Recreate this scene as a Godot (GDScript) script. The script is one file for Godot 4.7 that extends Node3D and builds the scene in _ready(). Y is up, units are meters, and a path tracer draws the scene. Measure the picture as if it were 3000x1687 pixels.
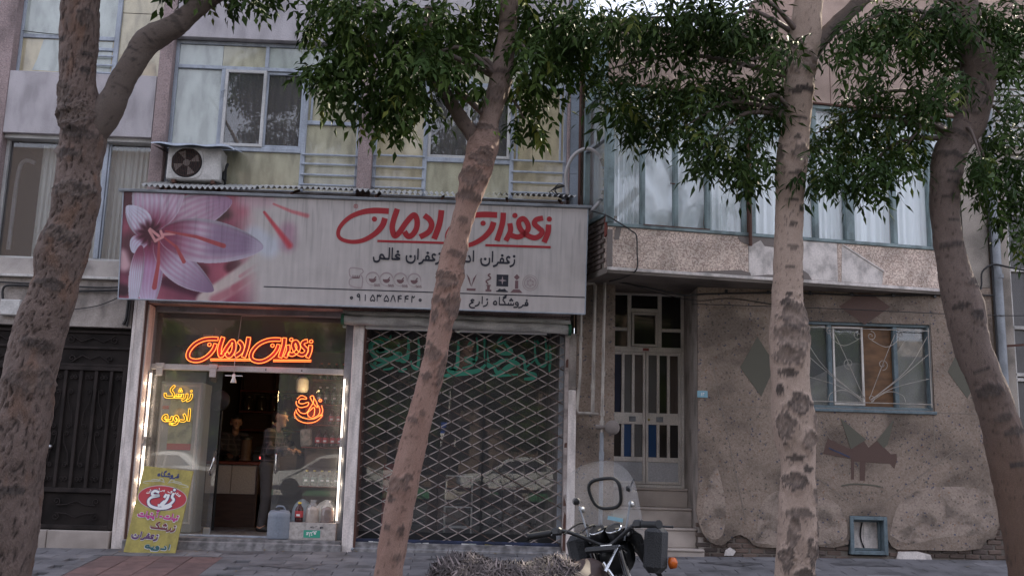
extends Node3D
# A shop front on a tree-lined street, seen from a car on the far side of the road.

class B extends RefCounted:
	# collects triangles for one mesh; xf places every point that is added
	var v := PackedVector3Array()
	var n := PackedVector3Array()
	var c := PackedColorArray()
	var uv := PackedVector2Array()
	var idx := PackedInt32Array()
	var col := Color(1, 1, 1)
	var xf := Transform3D()

	func vert(p: Vector3, nn: Vector3, t := Vector2.ZERO) -> int:
		v.append(xf * p)
		n.append((xf.basis * nn).normalized())
		c.append(col)
		uv.append(t)
		return v.size() - 1

	func tri(a: int, b: int, d: int) -> void:
		var fn := (v[d] - v[a]).cross(v[b] - v[a])
		idx.append(a)
		if fn.dot(n[a] + n[b] + n[d]) >= 0.0:
			idx.append(b)
			idx.append(d)
		else:
			idx.append(d)
			idx.append(b)

	func face(pts: Array, out: Vector3) -> void:
		# a flat convex polygon that faces OUT
		var nn: Vector3 = (pts[1] - pts[0]).cross(pts[2] - pts[0])
		if nn.length() < 1e-12 and pts.size() > 3:
			nn = (pts[2] - pts[0]).cross(pts[3] - pts[0])
		nn = nn.normalized()
		if nn.dot(out) < 0.0:
			nn = -nn
		var s := v.size()
		for p in pts:
			vert(p, nn)
		for i in range(1, pts.size() - 1):
			tri(s, s + i, s + i + 1)

	func quad_uv(pts: Array, out: Vector3) -> void:
		# bottom left, bottom right, top right, top left
		var s := v.size()
		var t := [Vector2(0, 1), Vector2(1, 1), Vector2(1, 0), Vector2(0, 0)]
		for i in 4:
			vert(pts[i], out, t[i])
		tri(s, s + 1, s + 2)
		tri(s, s + 2, s + 3)

	func box(ctr: Vector3, size: Vector3, bev := 0.0, bas := Basis()) -> void:
		var h := size / 2.0
		var b: float = minf(bev, minf(h.x, minf(h.y, h.z)) * 0.6)
		if b <= 0.0:
			for ax in 3:
				for s in [-1.0, 1.0]:
					var u := Vector3.ZERO
					var w := Vector3.ZERO
					var o := Vector3.ZERO
					o[ax] = h[ax] * s
					u[(ax + 1) % 3] = h[(ax + 1) % 3]
					w[(ax + 2) % 3] = h[(ax + 2) % 3]
					face([ctr + bas * (o - u - w), ctr + bas * (o + u - w), ctr + bas * (o + u + w), ctr + bas * (o - u + w)], bas * o)
			return
		for ax in 3:
			var a1 := (ax + 1) % 3
			var a2 := (ax + 2) % 3
			for s in [-1.0, 1.0]:
				var u := Vector3.ZERO
				var w := Vector3.ZERO
				var o := Vector3.ZERO
				o[ax] = h[ax] * s
				u[a1] = h[a1] - b
				w[a2] = h[a2] - b
				face([ctr + bas * (o - u - w), ctr + bas * (o + u - w), ctr + bas * (o + u + w), ctr + bas * (o - u + w)], bas * o)
				for s2 in [-1.0, 1.0]:
					# the chamfer between +-a1 and +-a2, along ax (drawn once for s = 1)
					if s < 0.0:
						continue
					for s3 in [-1.0, 1.0]:
						var e := Vector3.ZERO
						e[ax] = h[ax] - b
						var p := Vector3.ZERO
						p[a1] = h[a1] * s2
						p[a2] = (h[a2] - b) * s3
						var q := Vector3.ZERO
						q[a1] = (h[a1] - b) * s2
						q[a2] = h[a2] * s3
						face([ctr + bas * (p - e), ctr + bas * (p + e), ctr + bas * (q + e), ctr + bas * (q - e)], bas * (p + q))
		for sx in [-1.0, 1.0]:
			for sy in [-1.0, 1.0]:
				for sz in [-1.0, 1.0]:
					face([ctr + bas * Vector3(h.x * sx, (h.y - b) * sy, (h.z - b) * sz), ctr + bas * Vector3((h.x - b) * sx, h.y * sy, (h.z - b) * sz), ctr + bas * Vector3((h.x - b) * sx, (h.y - b) * sy, h.z * sz)], bas * Vector3(sx, sy, sz))

	func span(x0: float, x1: float, y0: float, y1: float, z0: float, z1: float, bev := 0.0) -> void:
		box(Vector3((x0 + x1) / 2.0, (y0 + y1) / 2.0, (z0 + z1) / 2.0), Vector3(absf(x1 - x0), absf(y1 - y0), absf(z1 - z0)), bev)

	func bar(a: Vector3, b: Vector3, w: float, d: float, bev := 0.0) -> void:
		# a straight bar of section w (across, in the plane seen from +z) x d
		var y := (b - a).normalized()
		var z := Vector3.BACK if absf(y.z) < 0.9 else Vector3.UP
		var x := y.cross(z).normalized()
		z = x.cross(y).normalized()
		box((a + b) / 2.0, Vector3(w, a.distance_to(b), d), bev, Basis(x, y, z))

	func tube(path: Array, r, sides := 8, closed := false, caps := true) -> void:
		# r: a radius, or one radius for each point
		var m := path.size()
		var base := v.size()
		var up := Vector3(0.13, 0.97, 0.21).normalized()
		var side := Vector3.ZERO
		for i in m:
			var p: Vector3 = path[i]
			var a: Vector3 = path[(i - 1 + m) % m] if closed or i > 0 else path[0]
			var b: Vector3 = path[(i + 1) % m] if closed or i < m - 1 else path[m - 1]
			var t := (b - a).normalized()
			if side == Vector3.ZERO:
				if absf(t.dot(up)) > 0.9:
					up = Vector3(0.2, 0.1, 0.97).normalized()
				side = t.cross(up).normalized()
			side = (side - t * side.dot(t)).normalized()
			var w := t.cross(side)
			var rr: float = r[i] if r is Array or r is PackedFloat32Array else r
			for k in sides:
				var an := TAU * k / sides
				var o := side * cos(an) + w * sin(an)
				vert(p + o * rr, o, Vector2(float(k) / sides, i))
		for i in (m if closed else m - 1):
			var j := (i + 1) % m
			for k in sides:
				var k2 := (k + 1) % sides
				tri(base + i * sides + k, base + j * sides + k, base + j * sides + k2)
				tri(base + i * sides + k, base + j * sides + k2, base + i * sides + k2)
		if caps and not closed:
			for e in [0, m - 1]:
				var ring := []
				for k in sides:
					ring.append(xf.affine_inverse() * v[base + e * sides + k])
				var out: Vector3 = path[0] - path[1] if e == 0 else path[m - 1] - path[m - 2]
				face(ring, out)

	func lathe(prof: Array, at: Vector3, sides := 16, bas := Basis(), sq := 0.0) -> void:
		# prof: Vector2(radius, height); sq > 0 squares the section
		var base := v.size()
		var m := prof.size()
		for i in m:
			var p: Vector2 = prof[i]
			var a: Vector2 = prof[maxi(i - 1, 0)]
			var b: Vector2 = prof[mini(i + 1, m - 1)]
			var d := (b - a).normalized()
			for k in sides:
				var an := TAU * k / sides
				var q := 1.0
				if sq > 0.0:
					var e := 2.0 + sq
					q = pow(pow(absf(cos(an)), e) + pow(absf(sin(an)), e), -1.0 / e)
				var o := Vector3(cos(an), 0, sin(an))
				var nn := (o * d.y - Vector3.UP * d.x)
				if nn.length() < 1e-5:
					nn = Vector3.UP
				vert(at + bas * (o * p.x * q + Vector3.UP * p.y), bas * nn, Vector2(float(k) / sides, float(i) / m))
		for i in m - 1:
			for k in sides:
				var k2 := (k + 1) % sides
				tri(base + i * sides + k, base + (i + 1) * sides + k, base + (i + 1) * sides + k2)
				tri(base + i * sides + k, base + (i + 1) * sides + k2, base + i * sides + k2)

	func prism(poly: PackedVector2Array, z0: float, z1: float) -> void:
		# an outline in x and y, from z0 (back) to z1 (front)
		var ids := Geometry2D.triangulate_polygon(poly)
		for s in [[z1, Vector3.BACK], [z0, Vector3.FORWARD]]:
			var base := v.size()
			for p in poly:
				vert(Vector3(p.x, p.y, s[0]), s[1])
			for i in range(0, ids.size(), 3):
				tri(base + ids[i], base + ids[i + 1], base + ids[i + 2])
		var ccw := not Geometry2D.is_polygon_clockwise(poly)
		for i in poly.size():
			var p := poly[i]
			var q := poly[(i + 1) % poly.size()]
			var d := q - p
			var o := Vector3(d.y, -d.x, 0) if ccw else Vector3(-d.y, d.x, 0)
			face([Vector3(p.x, p.y, z0), Vector3(q.x, q.y, z0), Vector3(q.x, q.y, z1), Vector3(p.x, p.y, z1)], o)

	func grid(rows: Array, closed := false) -> void:
		# a smooth sheet through rows of points
		var h := rows.size()
		var w: int = rows[0].size()
		var base := v.size()
		for j in h:
			for i in w:
				var i0 := (i - 1 + w) % w if closed else maxi(i - 1, 0)
				var i1 := (i + 1) % w if closed else mini(i + 1, w - 1)
				var du: Vector3 = rows[j][i1] - rows[j][i0]
				var dv: Vector3 = rows[mini(j + 1, h - 1)][i] - rows[maxi(j - 1, 0)][i]
				vert(rows[j][i], du.cross(dv).normalized(), Vector2(float(i) / (w - 1), float(j) / (h - 1)))
		for j in h - 1:
			for i in (w if closed else w - 1):
				var i2 := (i + 1) % w
				tri(base + j * w + i, base + (j + 1) * w + i, base + (j + 1) * w + i2)
				tri(base + j * w + i, base + (j + 1) * w + i2, base + j * w + i2)

	func ribbon(pts: Array, w, z: float) -> void:
		# a flat stroke in the x-y plane with the given width (one, or one for each point)
		var e := edges(pts, w)
		var base := v.size()
		for i in pts.size():
			vert(Vector3(e[0][i].x, e[0][i].y, z), Vector3.BACK)
			vert(Vector3(e[1][i].x, e[1][i].y, z), Vector3.BACK)
		for i in pts.size() - 1:
			tri(base + i * 2, base + i * 2 + 1, base + i * 2 + 2)
			tri(base + i * 2 + 1, base + i * 2 + 3, base + i * 2 + 2)

	func disc(p: Vector2, r: float, z: float, sides := 20, ry := -1.0) -> void:
		var ring := []
		for k in sides:
			ring.append(Vector3(p.x + cos(TAU * k / sides) * r, p.y + sin(TAU * k / sides) * (r if ry < 0.0 else ry), z))
		face(ring, Vector3.BACK)

	static func edges(pts: Array, w) -> Array:
		var l := []
		var r := []
		var m := pts.size()
		for i in m:
			var a: Vector2 = pts[maxi(i - 1, 0)]
			var b: Vector2 = pts[mini(i + 1, m - 1)]
			var d := (b - a).normalized()
			var o = Vector2(-d.y, d.x) * ((w[i] if w is Array else w) / 2.0)
			l.append(pts[i] + o)
			r.append(pts[i] - o)
		return [l, r]

	func done() -> ArrayMesh:
		var a := []
		a.resize(Mesh.ARRAY_MAX)
		a[Mesh.ARRAY_VERTEX] = v
		a[Mesh.ARRAY_NORMAL] = n
		a[Mesh.ARRAY_COLOR] = c
		a[Mesh.ARRAY_TEX_UV] = uv
		a[Mesh.ARRAY_INDEX] = idx
		var m := ArrayMesh.new()
		m.add_surface_from_arrays(Mesh.PRIMITIVE_TRIANGLES, a)
		return m


var rng := RandomNumberGenerator.new()
var M := {}
var T := {}
var used := {}


func numbered(called: String, parent: Node) -> String:
	var key := "%d/%s" % [parent.get_instance_id(), called]
	used[key] = used.get(key, -1) + 1
	return called if used[key] == 0 else "%s_%03d" % [called, used[key]]


func obj(called: String, b: B, m: Material, parent: Node = self) -> MeshInstance3D:
	var o := MeshInstance3D.new()
	o.mesh = b.done()
	o.material_override = m
	o.name = numbered(called, parent)
	parent.add_child(o, true)
	return o


func share(called: String, mesh: Mesh, m: Material, xf: Transform3D, parent: Node) -> MeshInstance3D:
	var o := MeshInstance3D.new()
	o.mesh = mesh
	o.material_override = m
	o.transform = xf
	o.name = numbered(called, parent)
	parent.add_child(o, true)
	return o


func tag(o: Node, label: String, category := "", group := "", kind := "") -> void:
	o.set_meta("label", label)
	if category:
		o.set_meta("category", category)
	if group:
		o.set_meta("group", group)
	if kind:
		o.set_meta("kind", kind)


func thing(called: String, at: Vector3, label: String, category: String, group := "", bas := Basis()) -> Node3D:
	var o := Node3D.new()
	o.name = numbered(called, self)
	o.transform = Transform3D(bas, at)
	add_child(o, true)
	tag(o, label, category, group)
	return o


func part(called: String, parent: Node) -> Node3D:
	var o := Node3D.new()
	o.name = numbered(called, parent)
	parent.add_child(o, true)
	return o


func ground(x: float, z: float) -> float:
	return -0.045 + 0.012 * (x + 2.0) - 0.1 * clampf(z, -1.0, 4.1)


func bez(pts: Array, steps := 6) -> Array:
	# a smooth curve through the points (Catmull-Rom), for 2D and 3D
	var out := []
	var m := pts.size()
	if m < 3:
		return pts
	for i in m - 1:
		var p0 = pts[maxi(i - 1, 0)]
		var p1 = pts[i]
		var p2 = pts[i + 1]
		var p3 = pts[mini(i + 2, m - 1)]
		for s in steps:
			var t := float(s) / steps
			out.append(0.5 * (p1 * 2.0 + (p2 - p0) * t + (p0 * 2.0 - p1 * 5.0 + p2 * 4.0 - p3) * t * t + (p1 * 3.0 - p0 - p2 * 3.0 + p3) * t * t * t))
	out.append(pts[m - 1])
	return out


func pairs(a: Array, from := 0) -> Array:
	var out := []
	for i in range(from, a.size() - 1, 2):
		out.append(Vector2(a[i], a[i + 1]))
	return out


func v3(p: Array, z: float) -> Array:
	return p.map(func(q): return Vector3(q.x, q.y, z))


# ---------------------------------------------------------------- textures and materials
func noise_tex(key: String, kind: int, freq: float, oct: int, stops: Array, size := 512, fractal := FastNoiseLite.FRACTAL_FBM) -> void:
	var n := FastNoiseLite.new()
	n.seed = 11 + T.size() * 7
	n.noise_type = kind
	n.frequency = freq
	n.fractal_type = fractal
	n.fractal_octaves = oct
	if kind == FastNoiseLite.TYPE_CELLULAR:
		n.cellular_return_type = FastNoiseLite.RETURN_CELL_VALUE if stops.size() > 6 else FastNoiseLite.RETURN_DISTANCE
	var g := Gradient.new()
	var off := PackedFloat32Array()
	var cols := PackedColorArray()
	for i in range(0, stops.size(), 2):
		off.append(stops[i])
		var s = stops[i + 1]
		cols.append(s if s is Color else Color(s, s, s))
	g.offsets = off
	g.colors = cols
	var t := NoiseTexture2D.new()
	t.width = size
	t.height = size
	t.seamless = true
	t.noise = n
	t.color_ramp = g
	T[key] = t


func lin(r: float, g: float, b: float) -> Color:
	return Color(r, g, b).linear_to_srgb()


func mk(key: String, c: Color, rough: float, o := {}) -> StandardMaterial3D:
	if M.has(key):
		return M[key]
	# c is a linear base colour; o: tex (grey texture, scale), stain (grey texture, Vector3 scale), bump (texture, cm, scale)
	var m := StandardMaterial3D.new()
	m.resource_name = key
	var k: float = o.get("gain", 1.0)
	m.albedo_color = lin(c.r * k, c.g * k, c.b * k)
	m.roughness = rough
	m.metallic = o.get("metal", 0.0)
	if o.has("spec"):
		m.metallic_specular = o.spec
	if o.has("tex") or o.has("bump"):
		m.uv1_triplanar = true
		m.uv1_world_triplanar = o.get("world", true)
		m.uv1_scale = o.get("scale", Vector3.ONE)
	if o.has("tex"):
		m.albedo_texture = T[o.tex]
	if o.has("bump"):
		m.heightmap_enabled = true
		m.heightmap_texture = T[o.bump]
		m.heightmap_scale = o.get("cm", 0.5)
	if o.has("stain"):
		m.detail_enabled = true
		m.detail_albedo = T[o.stain]
		m.detail_blend_mode = BaseMaterial3D.BLEND_MODE_MUL
		m.detail_uv_layer = BaseMaterial3D.DETAIL_UV_2
		m.uv2_triplanar = true
		m.uv2_world_triplanar = o.get("world", true)
		m.uv2_scale = o.get("stain_scale", Vector3(0.3, 0.3, 0.3))
	if o.get("vc", false):
		m.vertex_color_use_as_albedo = true
	if o.has("coat"):
		m.clearcoat_enabled = true
		m.clearcoat = o.coat
		m.clearcoat_roughness = 0.03
	if o.has("alpha"):
		m.transparency = BaseMaterial3D.TRANSPARENCY_ALPHA
		m.albedo_color.a = o.alpha
	if o.has("glow"):
		m.emission_enabled = true
		m.emission = o.glow
		m.emission_energy_multiplier = o.get("energy", 1.0)
	if o.has("back"):
		m.backlight_enabled = true
		m.backlight = o.back
	if o.has("rim"):
		m.rim_enabled = true
		m.rim = o.rim
	M[key] = m
	return m


func materials() -> void:
	var S := FastNoiseLite.TYPE_SIMPLEX_SMOOTH
	var C := FastNoiseLite.TYPE_CELLULAR
	noise_tex("fine", S, 0.06, 4, [0.0, 0.86, 1.0, 1.0])
	noise_tex("grit", S, 0.22, 3, [0.2, 0.7, 0.5, 0.9, 0.8, 1.0])
	noise_tex("mottle", S, 0.008, 5, [0.2, 0.84, 0.5, 0.94, 0.8, 1.0])
	noise_tex("blotch", S, 0.006, 6, [0.22, 0.74, 0.45, 0.91, 0.7, 1.0])
	noise_tex("drip", S, 0.012, 5, [0.22, 0.76, 0.5, 0.93, 0.72, 1.0])
	noise_tex("height", S, 0.05, 5, [0.0, 0.0, 1.0, 1.0])
	noise_tex("pit", S, 0.16, 3, [0.3, 0.0, 0.6, 1.0])
	noise_tex("pebble", C, 0.11, 1, [0.0, Color(0.7, 0.63, 0.61), 0.3, Color(0.8, 0.73, 0.7), 0.5, Color(0.89, 0.84, 0.81), 0.7, Color(0.96, 0.92, 0.9), 1.0, Color(1, 0.97, 0.95)])
	noise_tex("granite", C, 0.16, 1, [0.0, Color(0.68, 0.65, 0.65), 0.35, Color(0.83, 0.77, 0.76), 0.6, Color(0.92, 0.87, 0.86), 0.8, Color(0.88, 0.85, 0.85), 1.0, Color(1, 0.94, 0.92)])
	# mosaic chips in render: mostly one tone, a few dark, blue, green and orange chips
	noise_tex("chips", C, 0.16, 1, [0.0, Color(0.58, 0.61, 0.74), 0.012, Color(0.56, 0.59, 0.72), 0.014, Color(0.86, 0.82, 0.78), 0.3, Color(0.9, 0.86, 0.82), 0.6, Color(0.98, 0.95, 0.92), 0.965, Color(0.92, 0.88, 0.84), 0.967, Color(0.7, 0.67, 0.65), 0.985, Color(0.67, 0.68, 0.66), 0.987, Color(0.87, 0.82, 0.78), 0.99, Color(0.85, 0.7, 0.6), 1.0, Color(1, 1, 0.97)])
	noise_tex("ridge", S, 0.02, 5, [0.0, 0.0, 1.0, 1.0], 512, FastNoiseLite.FRACTAL_RIDGED)
	noise_tex("bottom_grass", S, 0.03, 4, [0.2, 0.5, 0.8, 1.0])

	mk("panel", Color(0.6, 0.55, 0.565), 0.9, {"tex": "grit", "scale": Vector3(1.4, 1.4, 1.4), "stain": "mottle", "stain_scale": Vector3(0.55, 0.22, 0.55), "bump": "height", "cm": 0.3})
	mk("pillar", Color(0.44, 0.375, 0.37), 0.85, {"tex": "granite", "scale": Vector3(1.6, 1.6, 1.6), "stain": "blotch", "stain_scale": Vector3(0.4, 0.25, 0.4)})
	mk("plaster", Color(0.44, 0.38, 0.34), 0.93, {"tex": "fine", "stain": "drip", "stain_scale": Vector3(0.5, 0.25, 0.5), "bump": "height", "cm": 0.4})
	mk("stone", Color(0.52, 0.46, 0.42), 0.8, {"tex": "fine", "scale": Vector3(2, 2, 2), "stain": "blotch", "stain_scale": Vector3(0.5, 0.5, 0.5)})
	mk("stucco", Color(0.31, 0.259, 0.226), 0.95, {"tex": "chips", "scale": Vector3(0.62, 0.62, 0.62), "stain": "blotch", "stain_scale": Vector3(0.27, 0.33, 0.27), "bump": "pit", "cm": 0.2})
	mk("stucco_worn", Color(0.37, 0.315, 0.282), 0.95, {"tex": "chips", "scale": Vector3(0.62, 0.62, 0.62), "stain": "blotch", "stain_scale": Vector3(0.7, 0.9, 0.7), "bump": "pit", "cm": 0.2})
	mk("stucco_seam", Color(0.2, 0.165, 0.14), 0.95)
	mk("stucco_pale", Color(0.5, 0.43, 0.37), 0.95, {"tex": "grit", "stain": "blotch", "bump": "pit", "cm": 0.3})
	mk("inlay_brown", Color(0.135, 0.082, 0.067), 0.9, {"tex": "grit", "scale": Vector3(2, 2, 2)})
	mk("inlay_green", Color(0.14, 0.13, 0.1), 0.9, {"tex": "grit", "scale": Vector3(2, 2, 2)})
	mk("pebbledash", Color(0.73, 0.655, 0.59), 0.95, {"gain": 1.3, "tex": "pebble", "scale": Vector3(1.1, 1.1, 1.1), "stain": "mottle", "stain_scale": Vector3(0.4, 0.4, 0.4), "bump": "pit", "cm": 0.6})
	mk("patch_plaster", Color(0.7, 0.63, 0.59), 0.92, {"gain": 1.2, "tex": "fine", "stain": "drip", "stain_scale": Vector3(0.7, 0.5, 0.7)})
	mk("bare_cement", Color(0.26, 0.22, 0.2), 0.95, {"tex": "grit"})
	mk("salmon", Color(0.6, 0.44, 0.365), 0.95, {"tex": "grit", "scale": Vector3(1.2, 1.2, 1.2), "stain": "mottle", "bump": "pit", "cm": 0.3})
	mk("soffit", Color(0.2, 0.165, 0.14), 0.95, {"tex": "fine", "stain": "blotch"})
	mk("brick", Color(0.27, 0.19, 0.155), 0.95, {"tex": "grit", "scale": Vector3(1.5, 1.5, 1.5), "stain": "blotch", "bump": "pit", "cm": 0.4})
	mk("brick_dark", Color(0.2, 0.15, 0.13), 0.95, {"tex": "grit", "scale": Vector3(1.3, 1.3, 1.3), "stain": "blotch", "bump": "pit", "cm": 0.4})
	mk("mortar", Color(0.2, 0.17, 0.145), 0.98, {"tex": "fine"})
	mk("step_stone", Color(0.58, 0.49, 0.43), 0.8, {"tex": "grit", "scale": Vector3(1.5, 1.5, 1.5), "stain": "mottle"})
	mk("paver", Color(0.2, 0.19, 0.198), 0.85, {"tex": "grit", "scale": Vector3(1.5, 1.5, 1.5), "stain": "blotch", "stain_scale": Vector3(0.45, 0.45, 0.45), "bump": "height", "cm": 0.15})
	mk("paver_light", Color(0.225, 0.212, 0.218), 0.85, {"tex": "fine", "scale": Vector3(1.5, 1.5, 1.5), "stain": "blotch", "stain_scale": Vector3(0.6, 0.6, 0.6), "bump": "height", "cm": 0.15})
	mk("paver_red", Color(0.205, 0.12, 0.11), 0.85, {"tex": "fine", "scale": Vector3(2, 2, 2), "stain": "mottle", "stain_scale": Vector3(0.9, 0.9, 0.9), "bump": "height", "cm": 0.15})
	mk("paver_red_dark", Color(0.165, 0.1, 0.095), 0.85, {"tex": "fine", "scale": Vector3(2, 2, 2), "stain": "mottle", "stain_scale": Vector3(0.8, 0.8, 0.8), "bump": "height", "cm": 0.15})
	mk("joint", Color(0.17, 0.16, 0.165), 0.98, {"tex": "fine"})
	mk("asphalt", Color(0.055, 0.055, 0.06), 0.9, {"tex": "grit", "scale": Vector3(1.5, 1.5, 1.5), "stain": "mottle"})
	mk("kerb", Color(0.3, 0.29, 0.28), 0.9, {"tex": "grit", "stain": "blotch"})
	mk("soil", Color(0.09, 0.07, 0.055), 1.0, {"tex": "grit", "bump": "height", "cm": 2.0})

	mk("alu", Color(0.46, 0.5, 0.57), 0.5, {"tex": "fine", "stain": "mottle", "stain_scale": Vector3(0.8, 0.3, 0.8)})
	mk("alu_white", Color(0.62, 0.6, 0.58), 0.5, {"tex": "fine", "stain": "mottle"})
	mk("sheet_metal", Color(0.3, 0.34, 0.4), 0.45, {"tex": "fine", "stain": "mottle", "metal": 0.2})
	mk("teal", Color(0.26, 0.335, 0.34), 0.6, {"tex": "fine", "stain": "blotch", "stain_scale": Vector3(1.0, 0.5, 1.0)})
	mk("blue_paint", Color(0.155, 0.205, 0.23), 0.6, {"tex": "fine", "stain": "mottle", "stain_scale": Vector3(1, 1, 1)})
	mk("rust", Color(0.12, 0.055, 0.04), 0.9, {"tex": "grit", "scale": Vector3(2, 2, 2)})
	mk("white_paint", Color(0.66, 0.62, 0.58), 0.55, {"tex": "fine", "stain": "drip", "stain_scale": Vector3(0.9, 0.3, 0.9)})
	mk("post_paint", Color(0.68, 0.6, 0.56), 0.6, {"gain": 1.35, "tex": "fine", "stain": "mottle", "stain_scale": Vector3(1.5, 0.35, 1.5)})
	mk("door_paint", Color(0.82, 0.75, 0.69), 0.5, {"tex": "fine", "stain": "mottle"})
	mk("door_panel", Color(0.58, 0.575, 0.6), 0.6, {"tex": "fine", "stain": "mottle"})
	mk("pipe_paint", Color(0.5, 0.44, 0.385), 0.55, {"tex": "fine", "stain": "blotch", "stain_scale": Vector3(1.5, 0.6, 1.5)})
	mk("pipe_grey", Color(0.3, 0.315, 0.34), 0.55, {"tex": "fine", "stain": "drip"})
	mk("gate_iron", Color(0.042, 0.032, 0.029), 0.7, {"spec": 0.3, "tex": "grit", "stain": "blotch", "stain_scale": Vector3(0.9, 0.6, 0.9)})
	mk("gate_sheet", Color(0.026, 0.02, 0.018), 0.8, {"spec": 0.3, "tex": "fine", "stain": "blotch", "stain_scale": Vector3(0.6, 0.5, 0.6)})
	mk("slat", Color(0.44, 0.36, 0.33), 0.5, {"tex": "fine", "scale": Vector3(3, 3, 3), "stain": "blotch", "stain_scale": Vector3(1.6, 1.6, 1.6)})
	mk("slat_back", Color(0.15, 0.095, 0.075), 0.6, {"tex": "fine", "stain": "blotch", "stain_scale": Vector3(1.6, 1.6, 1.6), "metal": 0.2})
	mk("navy", Color(0.03, 0.042, 0.1), 0.5, {"tex": "fine", "stain": "blotch", "stain_scale": Vector3(1.2, 1.2, 1.2)})
	mk("marble", Color(0.3, 0.28, 0.28), 0.5, {"tex": "mottle", "scale": Vector3(1.5, 3, 1.5), "stain": "blotch", "stain_scale": Vector3(2, 2, 2)})
	mk("steel", Color(0.5, 0.5, 0.5), 0.3, {"metal": 0.9})
	mk("chrome", Color(0.5, 0.5, 0.51), 0.12, {"metal": 1.0})
	mk("black_rubber", Color(0.012, 0.012, 0.013), 0.7)
	mk("black_plastic", Color(0.018, 0.018, 0.02), 0.42)
	mk("black_cloth", Color(0.02, 0.02, 0.022), 0.8, {"bump": "height", "cm": 0.5, "scale": Vector3(3, 3, 3), "rim": 0.3})
	mk("cable", Color(0.02, 0.018, 0.018), 0.7)
	mk("cable_pale", Color(0.5, 0.46, 0.45), 0.7, {"tex": "grit", "scale": Vector3(6, 6, 6)})
	mk("sheeting", Color(0.56, 0.55, 0.53), 0.6, {"tex": "fine", "stain": "blotch", "stain_scale": Vector3(0.6, 0.6, 0.6)})
	mk("ac_white", Color(0.66, 0.63, 0.6), 0.55, {"tex": "fine", "stain": "mottle", "stain_scale": Vector3(0.7, 0.7, 0.7)})
	mk("dark", Color(0.02, 0.018, 0.018), 0.9)
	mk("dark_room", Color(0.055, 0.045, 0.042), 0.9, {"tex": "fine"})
	mk("cloth_roll", Color(0.56, 0.53, 0.5), 0.85, {"tex": "fine", "stain": "blotch", "stain_scale": Vector3(0.6, 1.5, 0.6), "bump": "height", "cm": 0.6})
	mk("green_cloth", Color(0.02, 0.09, 0.05), 0.8)
	mk("curtain", Color(0.8, 0.86, 0.88), 0.9, {"back": lin(0.3, 0.3, 0.3)})
	mk("curtain_grey", Color(0.4, 0.42, 0.4), 0.9, {"tex": "fine", "scale": Vector3(3, 3, 3), "back": lin(0.15, 0.15, 0.15)})
	mk("curtain_brown", Color(0.04, 0.027, 0.022), 0.9, {"tex": "fine"})

	# glass
	mk("glass", Color(1, 1, 1), 0.0, {"alpha": 0.03})
	mk("glass_old", Color(0.85, 0.9, 0.9), 0.02, {"alpha": 0.05})
	mk("frost", Color(0.6, 0.56, 0.4), 0.22, {"tex": "mottle", "scale": Vector3(1.2, 0.35, 1.2), "stain": "grit", "stain_scale": Vector3(2, 0.6, 2), "coat": 0.8})
	mk("frost_warm", Color(0.66, 0.565, 0.37), 0.22, {"tex": "mottle", "scale": Vector3(1.1, 0.4, 1.1), "stain": "grit", "stain_scale": Vector3(2, 0.6, 2), "coat": 0.8})
	mk("frost_cool", Color(0.56, 0.6, 0.55), 0.2, {"tex": "mottle", "scale": Vector3(0.9, 0.3, 0.9), "stain": "grit", "stain_scale": Vector3(2, 0.6, 2), "coat": 0.9})
	mk("frost_dirty", Color(0.45, 0.36, 0.23), 0.3, {"tex": "blotch", "scale": Vector3(0.8, 0.5, 0.8), "coat": 0.6})
	mk("pane_black", Color(0.022, 0.02, 0.02), 0.06)
	mk("pane_grey", Color(0.075, 0.068, 0.066), 0.22, {"bump": "pit", "cm": 0.15})
	mk("pane_brown", Color(0.055, 0.034, 0.026), 0.22, {"bump": "pit", "cm": 0.15})
	mk("pane_navy", Color(0.02, 0.026, 0.055), 0.12)
	mk("pane_blue", Color(0.025, 0.07, 0.17), 0.06)
	mk("mirror", Color(0.8, 0.8, 0.8), 0.03, {"metal": 1.0})

	# lamps
	mk("tube_lamp", Color(0.9, 0.85, 0.8), 0.4, {"glow": lin(1.0, 0.84, 0.7), "energy": 0.75})
	mk("tube_off", Color(0.75, 0.72, 0.7), 0.35)
	mk("neon_core", Color(0.8, 0.3, 0.1), 0.4, {"glow": lin(1.0, 0.32, 0.05), "energy": 0.75})
	mk("neon_glow_fill", Color(0.25, 0.03, 0.03), 0.5, {"glow": lin(0.5, 0.02, 0.02), "energy": 0.07})  # painted red glow on the glass between the tube outlines
	mk("neon_halo", Color(0.5, 0.05, 0.03), 0.5, {"glow": lin(1.0, 0.06, 0.03), "energy": 0.32})  # painted red halo around the neon tubes
	mk("neon_yellow", Color(0.8, 0.5, 0.1), 0.4, {"glow": lin(1.0, 0.5, 0.03), "energy": 0.6})
	mk("neon_board", Color(0.03, 0.03, 0.02), 0.6)

	mk("red_print", Color(0.4, 0.025, 0.035), 0.5)
	mk("ink", Color(0.03, 0.03, 0.045), 0.5)
	mk("brown_print", Color(0.2, 0.11, 0.12), 0.5)
	mk("pale_print", Color(0.42, 0.33, 0.34), 0.5)
	mk("green_paint", Color(0.04, 0.3, 0.2), 0.5)
	mk("board_yellow", Color(0.46, 0.37, 0.085), 0.55, {"tex": "fine", "stain": "mottle", "stain_scale": Vector3(1.2, 1.2, 1.2)})
	mk("navy_print", Color(0.02, 0.03, 0.12), 0.5)
	mk("magenta_print", Color(0.42, 0.025, 0.19), 0.5)
	mk("maroon_print", Color(0.13, 0.012, 0.025), 0.5)
	mk("purple_print", Color(0.08, 0.02, 0.1), 0.5)
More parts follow.
